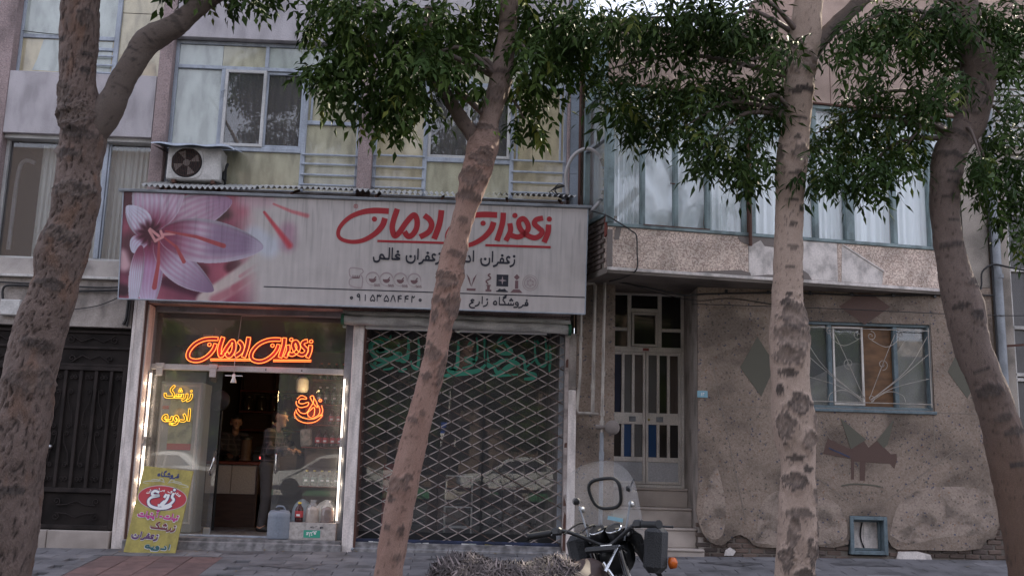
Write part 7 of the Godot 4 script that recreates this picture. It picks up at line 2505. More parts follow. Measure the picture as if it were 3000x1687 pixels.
# ---------------------------------------------------------------- inside the shop
func shop_inside() -> void:
	var fl := 0.076
	var wood := mk("dark_wood", Color(0.07, 0.035, 0.025), 0.5, {"tex": "mottle", "scale": Vector3(0.5, 3, 0.5)})
	var redwood := mk("red_edge", Color(0.16, 0.035, 0.02), 0.45, {"tex": "fine"})
	# tall white display cabinet behind the yellow words
	var o := thing("display_cabinet", Vector3(-4.58, fl, -0.95), "tall white display cabinet with a pinned leaflet behind the yellow neon words", "cabinet")
	var b := B.new()
	b.span(0, 0.6, 0.0, 2.14, -0.55, 0.0, 0.012)
	obj("carcass", b, mk("cabinet_white", Color(0.27, 0.29, 0.29), 0.35), o)
	b = B.new()
	rect(b, 0.02, 0.58, 0.12, 2.1, 0.03, 0.008, 0.016)
	b.span(0.555, 0.575, 0.8, 1.3, 0.016, 0.04, 0.005)
	obj("door_frame", b, M.alu_white, o)
	b = B.new()
	b.span(0.16, 0.5, 1.25, 1.9, 0.006, 0.012)
	obj("leaflet", b, mk("leaflet_paper", Color(0.33, 0.36, 0.22), 0.6, {"tex": "blotch", "scale": Vector3(1.5, 1.5, 1.5)}), o)
	b = B.new()
	b.span(0.16, 0.5, 1.16, 1.25, 0.006, 0.0125)
	b.span(0.05, 0.14, 1.74, 1.79, 0.006, 0.0125)
	obj("red_strip", b, mk("strip_red", Color(0.33, 0.06, 0.05), 0.6), o)
	# counter with white front panels
	o = thing("counter", Vector3(-4.28, fl, -2.7), "shop counter with white front panels and a dark base behind the open doorway", "counter")
	b = B.new()
	b.span(0.0, 0.85, 0.98, 1.03, -0.6, 0.03, 0.008)
	obj("top", b, redwood, o)
	for x in [[0.0, 0.4], [0.41, 0.84]]:
		b = B.new()
		b.span(x[0], x[1], 0.52, 0.98, -0.05, 0.0, 0.004)
		obj("front_panel", b, mk("panel_white", Color(0.5, 0.45, 0.41), 0.5, {"tex": "fine"}), o)
	b = B.new()
	b.span(0.0, 0.84, 0.0, 0.52, -0.5, -0.02, 0.004)
	b.span(0.8, 0.84, 0.0, 0.98, -0.5, 0.02, 0.004)
	obj("base", b, wood, o)
	b = B.new()
	b.span(-0.25, 0.0, 0.0, 1.03, -0.6, -0.05)
	obj("return", b, wood, o)
	o = thing("coffee_grinder", Vector3(-3.72, fl + 1.03, -2.9), "tall glass jar of beans standing on the counter", "jar")
	b = B.new()
	b.lathe([Vector2(0, 0), Vector2(0.1, 0), Vector2(0.1, 0.04), Vector2(0.085, 0.06), Vector2(0.09, 0.34), Vector2(0.075, 0.36), Vector2(0, 0.36)], Vector3.ZERO, 16)
	obj("jar", b, mk("bean_jar", Color(0.14, 0.1, 0.08), 0.15, {"tex": "pebble", "scale": Vector3(5, 5, 5)}), o)
	b = B.new()
	b.lathe([Vector2(0.1, 0.0), Vector2(0.1, 0.05), Vector2(0, 0.06)], Vector3(0, 0.36, 0), 16)
	obj("lid", b, M.black_plastic, o)
	o = thing("till", Vector3(-3.5, fl + 1.03, -2.95), "black till with a small red display on the counter", "till")
	b = B.new()
	b.span(-0.1, 0.2, 0.0, 0.14, -0.2, 0.1, 0.02)
	b.box(Vector3(0.05, 0.2, -0.05), Vector3(0.28, 0.05, 0.2), 0.01, Basis(Vector3.RIGHT, 0.5))
	obj("body", b, M.black_plastic, o)
	b = B.new()
	b.span(0.02, 0.16, 0.05, 0.09, 0.1, 0.103)
	obj("display", b, mk("led_red", Color(0.3, 0.02, 0.02), 0.4, {"glow": lin(1.0, 0.12, 0.12), "energy": 0.5}), o)
	# back shelving with a mirror and dark jars
	o = thing("back_shelves", Vector3(-4.55, fl, -5.95), "dark wooden shelves with a mirror along the back wall of the shop", "shelf")
	b = B.new()
	b.span(0.0, 2.75, 0.0, 2.95, -0.2, -0.16)
	obj("back_board", b, wood, o)
	for y in [1.25, 1.65, 2.0, 2.4]:
		b = B.new()
		b.span(0.0, 2.75, y - 0.02, y + 0.02, -0.16, 0.16, 0.004)
		obj("shelf_board", b, redwood, o)
	for x in [0.0, 0.62, 1.3, 2.0, 2.7]:
		b = B.new()
		b.span(x, x + 0.03, 0.9, 2.8, -0.16, 0.14, 0.004)
		obj("upright", b, wood, o)
	for q in [[0.66, 1.28, 1.67, 1.98], [0.68, 1.28, 1.27, 1.62]]:
		b = B.new()
		b.span(q[0], q[1], q[2], q[3], -0.155, -0.15)
		obj("mirror", b, M.mirror, o)
	b = B.new()
	for i in 9:
		b.span(i * 0.3, i * 0.3 + 0.295, 2.42, 2.8, -0.02, 0.0, 0.004)
	obj("top_cupboard", b, mk("cupboard_brown", Color(0.1, 0.06, 0.045), 0.4), o)
	o = thing("shelf_jar", Vector3(-4.4, fl + 2.02, -5.95), "dark storage jar on the back shelves of the shop", "jar", "jars along the back shelves")
	b = B.new()
	b.lathe([Vector2(0, 0), Vector2(0.09, 0), Vector2(0.1, 0.03), Vector2(0.1, 0.22), Vector2(0.07, 0.27), Vector2(0, 0.27)], Vector3.ZERO, 12)
	obj("jar", b, mk("jar_dark", Color(0.06, 0.045, 0.035), 0.1), o)
	b = B.new()
	b.lathe([Vector2(0.075, 0.27), Vector2(0.075, 0.31), Vector2(0, 0.315)], Vector3.ZERO, 12)
	obj("lid", b, M.steel, o)
	o.set_meta("label", "dark storage jar on the back shelves of the shop, first from the left")
	for i in 8:
		again(o, Vector3(-4.15 + i * 0.25, fl + 2.02, -5.95 + rng.randf_range(-0.03, 0.03)), "dark storage jar on the back shelves of the shop, " + ORDER[i + 1] + " from the left")
	for i in 5:
		o = thing("packet", Vector3(-3.2 + i * 0.24, fl + [1.67, 1.67, 1.27, 1.67, 1.27][i], -5.93), ["pale packet on the back shelves, first from the mirror", "white packet on the back shelves, second from the mirror", "pale packet on the lower back shelf behind the standing person", "white packet on the back shelves near the bottles", "red packet on the lower back shelf near the bottles"][i], "packet")
		b = B.new()
		b.span(-0.08, 0.08, 0.0, 0.24 + 0.03 * (i % 2), -0.06, 0.06, 0.01)
		obj("wrapper", b, mk(["pack_pale", "pack_white", "pack_pale", "pack_white", "pack_red"][i], [Color(0.4, 0.36, 0.3), Color(0.6, 0.6, 0.58), Color(), Color(), Color(0.35, 0.04, 0.04)][i], 0.5), o)
	# right-hand shelving with rows of bottles
	o = thing("bottle_shelves", Vector3(-2.52, fl, -1.15), "open shelves with red edges holding rows of bottles on the right of the shop", "shelf")
	for y in [0.7, 1.26, 1.585, 1.88, 2.25]:
		b = B.new()
		b.span(0.1 if y > 1.3 else 0.0, 0.76, y - 0.018, y, -0.3, 0.1, 0.003)
		obj("shelf_board", b, redwood, o)
	b = B.new()
	b.span(0.0, 0.77, 0.0, 2.7, -0.34, -0.31)
	b.span(0.73, 0.77, 0.0, 2.7, -0.31, 0.1)
	obj("back_board", b, wood, o)
	var row := [[1.26, 5, 0.052, 0.255, Color(0.045, 0.01, 0.01), Color(0.4, 0.03, 0.04), Color(0.05, 0.01, 0.01), -2.28, 0.108, "red-labelled dark bottle on the middle bottle shelf", "red bottles on the middle shelf"], [1.585, 3, 0.05, 0.24, Color(0.05, 0.012, 0.012), Color(0.35, 0.03, 0.04), Color(0.05, 0.02, 0.02), -2.1, 0.115, "dark red bottle under the green bottles", "red bottles on the upper shelf"], [1.88, 5, 0.048, 0.27, Color(0.015, 0.04, 0.018), Color(0.12, 0.16, 0.1), Color(0.5, 0.5, 0.48), -2.3, 0.108, "green bottle with pale cap near the yellow lamp", "green bottles on the top shelf"], [0.7, 6, 0.048, 0.23, Color(0.03, 0.028, 0.02), Color(0.08, 0.13, 0.1), Color(0.55, 0.42, 0.05), -2.42, 0.11, "small yellow-capped bottle on the lowest bottle shelf", "dark bottles on the lowest shelf"]]
	row.append([2.25, 5, 0.045, 0.25, Color(0.05, 0.035, 0.02), Color(0.3, 0.22, 0.1), Color(0.4, 0.1, 0.05), -2.3, 0.108, "amber bottle on the topmost board of the bottle shelves", "amber bottles on the topmost board"])
	row[1][1] = 4
	for q in row:
		var first := bottle("shelf_bottle", Vector3(q[7], fl + q[0], -1.13), q[2], q[3], q[4], q[5], q[6], q[9] + ", first from the left", q[10])
		for i in range(1, q[1]):
			again(first, Vector3(q[7] + i * q[8], fl + q[0], -1.13 + rng.randf_range(-0.02, 0.02)), q[9] + ", " + ORDER[i] + " from the left").rotation.y = rng.randf_range(-0.4, 0.4)
	o = thing("snack_basket", Vector3(-2.52, fl + 1.26, -1.12), "pale wrapped packet leaning at the left end of the bottle shelves", "packet")
	b = B.new()
	b.box(Vector3(0.06, 0.13, 0), Vector3(0.17, 0.26, 0.07), 0.03, Basis(Vector3.BACK, 0.1))
	obj("packet", b, mk("packet_foil", Color(0.3, 0.27, 0.22), 0.3, {"tex": "blotch", "scale": Vector3(3, 3, 3)}), o)
	# sacks on the floor behind the box
	for q in [[-2.05, -0.75, 0.17, "full white sack on the shop floor behind the clear bags"], [-2.4, -0.8, 0.14, "grey blue sack on the shop floor behind the red bottle"]]:
		o = thing("sack", Vector3(q[0], fl, q[1]), q[3], "sack")
		b = B.new()
		var rows := []
		for j in 12:
			var t := j / 11.0
			var rr := []
			for k in 25:
				var an := TAU * k / 24.0
				var r: float = q[2] * sqrt(clampf(1.0 - pow(absf(t * 1.9 - 0.8), 3.2) * 0.75, 0.02, 1.0)) * (1.0 + 0.05 * sin(an * 4.0 + t * 5.0) + 0.03 * sin(an * 9.0))
				rr.append(Vector3(cos(an) * r, t * 0.52, sin(an) * r * 0.8))
			rows.append(rr)
		b.grid(rows)
		obj("bag", b, mk("sack_" + str(q[2]), Color(0.5, 0.48, 0.43) if q[2] > 0.15 else Color(0.25, 0.3, 0.34), 0.5, {"tex": "fine"}), o)
	# upper left shelf with cartons and tins, dark ceiling lamp
	o = thing("high_shelf", Vector3(-4.5, 2.47, -1.35), "high shelf behind the top light at the left of the shop", "shelf")
	b = B.new()
	b.span(0.0, 0.55, 0.0, 0.02, -0.25, 0.1, 0.003)
	b.span(0.0, 0.55, 0.3, 0.315, -0.25, 0.1, 0.003)
	b.span(0.53, 0.55, -0.2, 0.6, -0.25, 0.1, 0.003)
	obj("boards", b, wood, o)
	for i in 2:
		o = thing("small_carton", Vector3(-4.06 + i * 0.135, 2.79, -1.3), ["pale red carton on the high shelf, left of its pair", "pale red carton on the high shelf, right of its pair"][i], "carton")
		b = B.new()
		b.span(-0.06, 0.06, 0.0, 0.17, -0.05, 0.05, 0.003)
		obj("box", b, mk("carton_red", Color(0.36, 0.2, 0.18), 0.6), o)
		b = B.new()
		b.span(-0.045, 0.045, 0.03, 0.1, 0.05, 0.0515)
		obj("print", b, mk("carton_print", Color(0.3, 0.03, 0.04), 0.6), o)
	o = thing("tin", Vector3(-4.4, 2.492, -1.3), "small tin on the high shelf of the shop, first from the left", "tin", "tins on the high shelf")
	b = B.new()
	b.lathe([Vector2(0, 0), Vector2(0.05, 0), Vector2(0.05, 0.2), Vector2(0.03, 0.24), Vector2(0, 0.24)], Vector3.ZERO, 12)
	obj("can", b, mk("tin_grey", Color(0.14, 0.13, 0.12), 0.2), o)
	for i in 3:
		again(o, Vector3(-4.27 + i * 0.125, 2.492, -1.3), "small tin on the high shelf of the shop, " + ORDER[i + 1] + " from the left")
	o = thing("ceiling_lamp", Vector3(-2.75, 2.2, -2.2), "white globe lamp hanging behind the transom bar", "lamp")
	b = B.new()
	b.lathe([Vector2(0, 0), Vector2(0.08, 0.01), Vector2(0.1, 0.06), Vector2(0.1, 0.2), Vector2(0.06, 0.25), Vector2(0, 0.26)], Vector3.ZERO, 16)
	obj("shade", b, M.tube_off, o)
	b = B.new()
	b.tube([Vector3(0, 0.25, 0), Vector3(0, 1.02, 0)], 0.008, 6)
	obj("cord", b, M.cable, o)
	o = thing("wall_fan", Vector3(-3.86, 2.0, -1.5), "round black fan behind the upper yellow neon word", "fan")
	b = B.new()
	b.lathe([Vector2(0, 0.03), Vector2(0.15, 0.02), Vector2(0.16, -0.03), Vector2(0, -0.05)], Vector3.ZERO, 20, Basis(Vector3.RIGHT, PI / 2))
	obj("guard", b, M.black_plastic, o)
	b = B.new()
	b.tube([Vector3(0, 0, -0.05), Vector3(0, -0.05, -0.2), Vector3(0, -1.92, -0.2)], 0.02, 8)
	obj("stand", b, M.black_plastic, o)
	# dark shop behind the shutter: a red cabinet, a chair, a leaning pole
	o = thing("red_cabinet", Vector3(-1.3, 0.076, -1.0), "dark red cabinet standing behind the lattice shutter", "cabinet")
	b = B.new()
	b.span(0.0, 0.34, 0.0, 1.05, -0.4, 0.0, 0.01)
	obj("body", b, mk("cabinet_red", Color(0.14, 0.012, 0.014), 0.4), o)
	b = B.new()
	b.span(0.03, 0.31, 0.1, 0.95, 0.0, 0.01, 0.004)
	obj("door", b, mk("cabinet_red2", Color(0.17, 0.016, 0.018), 0.4), o)
	o = thing("stool", Vector3(-0.2, 0.076, -1.6), "metal framed chair in the dark shop behind the shutter", "chair")
	b = B.new()
	for x in [-0.2, 0.2]:
		for z in [-0.2, 0.2]:
			b.tube([Vector3(x, 0, z), Vector3(x, 0.9 if z < 0.0 else 0.45, z)], 0.014, 8)
	for y in [0.15, 0.45, 0.9]:
		b.tube([Vector3(-0.2, y, -0.2), Vector3(0.2, y, -0.2)], 0.012, 8)
		if y < 0.5:
			b.tube([Vector3(-0.2, y, 0.2), Vector3(0.2, y, 0.2)], 0.012, 8)
	obj("frame", b, M.steel, o)
	b = B.new()
	b.box(Vector3(0, 0.46, 0), Vector3(0.42, 0.04, 0.42), 0.015)
	obj("seat", b, wood, o)
	o = thing("shop_desk", Vector3(-0.6, 0.076, -2.8), "dark desk at the back of the shop behind the shutter", "desk")
	b = B.new()
	b.span(0.0, 1.6, 0.7, 0.75, -0.6, 0.1, 0.006)
	obj("top", b, redwood, o)
	b = B.new()
	b.span(0.05, 0.5, 0.0, 0.7, -0.55, 0.05, 0.006)
	b.span(1.1, 1.55, 0.0, 0.7, -0.55, 0.05, 0.006)
	obj("pedestal", b, wood, o)


# ---------------------------------------------------------------- people
func nets(bones: Array, cell: float, k: float) -> B:
	# one skin round tapered capsules joined by a smooth minimum, meshed with surface nets
	var lo := Vector3(1e9, 1e9, 1e9)
	var hi := -lo
	for q in bones:
		for s in [[q[0], q[2]], [q[1], q[3]]]:
			var r = Vector3.ONE * (s[1] + k + cell * 2.0)
			lo = lo.min(s[0] - r)
			hi = hi.max(s[0] + r)
	var nx := int((hi.x - lo.x) / cell) + 2
	var ny := int((hi.y - lo.y) / cell) + 2
	var nz := int((hi.z - lo.z) / cell) + 2
	var f := PackedFloat32Array()
	f.resize(nx * ny * nz)
	f.fill(1.0)
	for q in bones:
		var a: Vector3 = q[0]
		var ab: Vector3 = q[1] - a
		var l2 := maxf(ab.length_squared(), 1e-9)
		var ra: float = q[2]
		var rb: float = q[3]
		var m := Vector3.ONE * (maxf(ra, rb) + k + cell * 1.5)
		var p0 := (a.min(q[1]) - m - lo) / cell
		var p1 := (a.max(q[1]) + m - lo) / cell
		for iz in range(maxi(0, int(p0.z)), mini(nz, int(p1.z) + 2)):
			for iy in range(maxi(0, int(p0.y)), mini(ny, int(p1.y) + 2)):
				var at := (iz * ny + iy) * nx
				for ix in range(maxi(0, int(p0.x)), mini(nx, int(p1.x) + 2)):
					var p := lo + Vector3(ix, iy, iz) * cell - a
					var t := clampf(p.dot(ab) / l2, 0.0, 1.0)
					var d := (p - ab * t).length() - lerpf(ra, rb, t)
					var e := f[at + ix]
					var hh := maxf(k - absf(e - d), 0.0) / k
					f[at + ix] = minf(e, d) - hh * hh * k * 0.25
	var b := B.new()
	var id := {}
	var corner := [0, 1, nx, nx + 1, nx * ny, nx * ny + 1, nx * ny + nx, nx * ny + nx + 1]
	for iz in nz - 1:
		for iy in ny - 1:
			for ix in nx - 1:
				var at := (iz * ny + iy) * nx + ix
				var mask := 0
				for c in 8:
					if f[at + corner[c]] < 0.0:
						mask |= 1 << c
				if mask == 0 or mask == 255:
					continue
				var sum := Vector3.ZERO
				var cnt := 0
				for e in [[0, 1], [2, 3], [4, 5], [6, 7], [0, 2], [1, 3], [4, 6], [5, 7], [0, 4], [1, 5], [2, 6], [3, 7]]:
					var va := f[at + corner[e[0]]]
					var vb := f[at + corner[e[1]]]
					if (va < 0.0) != (vb < 0.0):
						var t := va / (va - vb)
						var ca := Vector3(e[0] & 1, (e[0] >> 1) & 1, (e[0] >> 2) & 1)
						var cb := Vector3(e[1] & 1, (e[1] >> 1) & 1, (e[1] >> 2) & 1)
						sum += ca.lerp(cb, t)
						cnt += 1
				var g := Vector3(f[at + 1] - f[at], f[at + nx] - f[at], f[at + nx * ny] - f[at])
				g += Vector3(f[at + corner[7]] - f[at + corner[6]], f[at + corner[7]] - f[at + corner[5]], f[at + corner[7]] - f[at + corner[3]])
				id[at] = b.vert(lo + (Vector3(ix, iy, iz) + sum / cnt) * cell, g)
	for at in id:
		var ix: int = at % nx
		var iy: int = (at / nx) % ny
		var iz: int = at / (nx * ny)
		for ax in 3:
			var st: int = [1, nx, nx * ny][ax]
			if (f[at] < 0.0) == (f[at + st] < 0.0):
				continue
			var u: int = [nx, nx * ny, 1][ax]
			var w: int = [nx * ny, 1, nx][ax]
			if id.has(at - u) and id.has(at - w) and id.has(at - u - w):
				b.tri(id[at], id[at - u], id[at - u - w])
				b.tri(id[at], id[at - u - w], id[at - w])
	return b


func paint(b: B, f: Callable) -> B:
	for i in b.v.size():
		b.c[i] = f.call(b.v[i])
	return b


func person(at: Vector3, turn: float, label: String, arms: Array, dark: float) -> Node3D:
	# x forward, y up, z to the figure's right; stands on y = 0
	var o := thing("person", at, label, "person", "", Basis(Vector3.UP, turn).scaled(Vector3.ONE * 1.03))
	var V := func(x: float, y: float, z: float) -> Vector3: return Vector3(x, y, z)
	var legs := []
	var torso := []
	var arm := []
	for s in [-1.0, 1.0]:
		legs.append([Vector3(0.0, 0.93, s * 0.085), Vector3(0.035, 0.5, s * 0.095), 0.085, 0.06])
		legs.append([Vector3(0.035, 0.5, s * 0.095), Vector3(-0.02, 0.1, s * 0.1), 0.058, 0.04])
		var sh := Vector3(0.03, 1.42, s * 0.175)
		var el: Vector3 = arms[0] * Vector3(1, 1, s)
		var wr: Vector3 = arms[1] * Vector3(1, 1, s)
		arm.append([sh, el, 0.055, 0.042])
		arm.append([el, wr, 0.042, 0.03])
		torso.append([Vector3(0.0, 0.95, s * 0.06), Vector3(0.0, 1.1, s * 0.05), 0.095, 0.095])
		torso.append([Vector3(0.01, 1.15, s * 0.06), Vector3(0.03, 1.4, s * 0.1), 0.1, 0.075])
	var head := Vector3(0.13, 1.635, 0)
	var neck := [[Vector3(0.035, 1.45, 0), Vector3(0.085, 1.57, 0), 0.058, 0.052]]
	var feet := []
	for s in [-1.0, 1.0]:
		feet.append([Vector3(-0.02, 0.1, s * 0.1), Vector3(-0.04, 0.045, s * 0.1), 0.04, 0.042])
		feet.append([Vector3(-0.04, 0.045, s * 0.1), Vector3(0.15, 0.035, s * 0.115), 0.042, 0.034])
	var skin := mk("skin", Color(0.36, 0.2, 0.135), 0.55)
	var body := nets(legs + torso + arm + neck + feet, 0.016, 0.05)
	obj("body", body, skin, o)
	# head with face: skull, jaw, nose, brow, ears
	var hb := [[head + Vector3(-0.02, 0.035, 0), head + Vector3(0.015, 0.03, 0), 0.09, 0.085], [head + Vector3(0.03, -0.04, 0), head + Vector3(0.045, -0.085, 0), 0.06, 0.042], [head + Vector3(0.085, 0.012, 0), head + Vector3(0.112, -0.022, 0), 0.012, 0.016], [head + Vector3(0.07, 0.028, -0.035), head + Vector3(0.07, 0.028, 0.035), 0.022, 0.022], [head + Vector3(0.07, -0.055, -0.016), head + Vector3(0.07, -0.055, 0.016), 0.014, 0.014], [head + Vector3(-0.02, -0.06, 0), head + Vector3(-0.045, -0.16, 0), 0.055, 0.055]]
	for s in [-1.0, 1.0]:
		hb.append([head + Vector3(-0.015, 0.015, s * 0.085), head + Vector3(-0.01, -0.03, s * 0.08), 0.016, 0.012])
	obj("head", nets(hb, 0.006, 0.016), skin, o)
	var eyes := B.new()
	for s in [-1.0, 1.0]:
		eyes.lathe([Vector2(0, -0.009), Vector2(0.009, 0.0), Vector2(0, 0.009)], head + Vector3(0.083, 0.008, s * 0.033), 8)
	eyes.box(head + Vector3(0.088, -0.058, 0), Vector3(0.008, 0.005, 0.042), 0.002)
	for s in [-1.0, 1.0]:
		eyes.box(head + Vector3(0.089, 0.034, s * 0.034), Vector3(0.01, 0.007, 0.034), 0.002)
	obj("eyes_and_brows", eyes, M.black_rubber, o)
	var hair := mk("hair", Color(0.012, 0.01, 0.009), 0.5)
	var hr := [[head + Vector3(-0.045, 0.045, 0), head + Vector3(0.02, 0.062, 0), 0.088, 0.075], [head + Vector3(-0.06, -0.01, 0), head + Vector3(-0.05, -0.055, 0), 0.062, 0.045]]
	obj("hair", nets(hr, 0.008, 0.03), hair, o)
	# hands: palm, four fingers and a thumb, half closed
	for s in [-1.0, 1.0]:
		var wr: Vector3 = arms[1] * Vector3(1, 1, s)
		var hand: Vector3 = arms[2] * Vector3(1, 1, s)
		var d := (hand - wr).normalized()
		var side = d.cross(Vector3.UP).normalized() * s
		var dn := d.cross(side).normalized()
		if dn.y > 0.0:
			dn = -dn
		var bones := [[wr, wr + d * 0.03, 0.028, 0.024]]
		for i in 4:
			var off := (i - 1.5) * 0.021
			var base = wr + d * 0.085 + side * off
			bones.append([wr + d * 0.02 + side * off * 0.6, base, 0.017, 0.012])
			var ln: float = [0.036, 0.042, 0.039, 0.03][i]
			var k1 = base + (d * 0.85 + dn * 0.5).normalized() * ln
			var k2 = k1 + (d * 0.35 + dn * 0.95).normalized() * ln * 0.75
			bones.append([base, k1, 0.0095, 0.0085])
			bones.append([k1, k2, 0.0085, 0.007])
		var tb = wr + d * 0.03 - side * 0.024
		var t1 = tb + (d * 0.5 - side * 0.75 + dn * 0.4).normalized() * 0.04
		bones.append([tb, t1, 0.014, 0.011])
		bones.append([t1, t1 + (d * 0.9 + dn * 0.3).normalized() * 0.032, 0.011, 0.008])
		obj("hand", nets(bones, 0.0045, 0.008), skin, o)
	# clothes follow the body a little outside it
	var fat := func(q: Array, e: float) -> Array:
		return q.map(func(z): return [z[0], z[1], z[2] + e, z[3] + e])
	var shirt := nets(fat.call(torso, 0.016) + fat.call(arm, 0.014) + [[Vector3(0, 0.9, -0.07), Vector3(0, 0.9, 0.07), 0.11, 0.11], [Vector3(0.03, 1.46, 0), Vector3(0.05, 1.5, 0), 0.07, 0.066]], 0.014, 0.05)
	paint(shirt, func(p: Vector3) -> Color:
		var c := Color(0.035, 0.036, 0.05) * dark
		var gx := fposmod(p.x * 1.0 + p.z * 0.7, 0.09)
		var gy := fposmod(p.y, 0.085)
		if gx < 0.016 or gy < 0.014:
			c = Color(0.11, 0.09, 0.1) * dark
		elif gx > 0.045 and gy > 0.045:
			c = Color(0.022, 0.018, 0.026) * dark
		c.a = 1.0
		return c)
	obj("plaid_shirt", shirt, M.vc, o)
	var pants := nets(fat.call(legs, 0.024) + [[Vector3(0, 0.93, -0.06), Vector3(0, 0.93, 0.06), 0.108, 0.108]], 0.015, 0.04)
	obj("trousers", pants, mk("trouser_cloth", Color(0.085, 0.08, 0.085), 0.85, {"tex": "fine"}), o)
	var shoes := nets(fat.call(feet, 0.009), 0.01, 0.02)
	obj("shoes", shoes, M.black_plastic, o)
	return o


func people() -> void:
	person(Vector3(-3.1, 0.076, -1.8), -0.25, "standing person in a dark plaid shirt and grey trousers, looking down with hands raised", [Vector3(0.08, 1.15, 0.23), Vector3(0.31, 1.2, 0.13), Vector3(0.42, 1.17, 0.11)], 1.0)
	person(Vector3(-4.12, 0.076, -3.75), -1.2, "person in dark clothes bending over behind the counter", [Vector3(0.1, 1.15, 0.24), Vector3(0.32, 1.12, 0.12), Vector3(0.42, 1.1, 0.1)], 0.75)


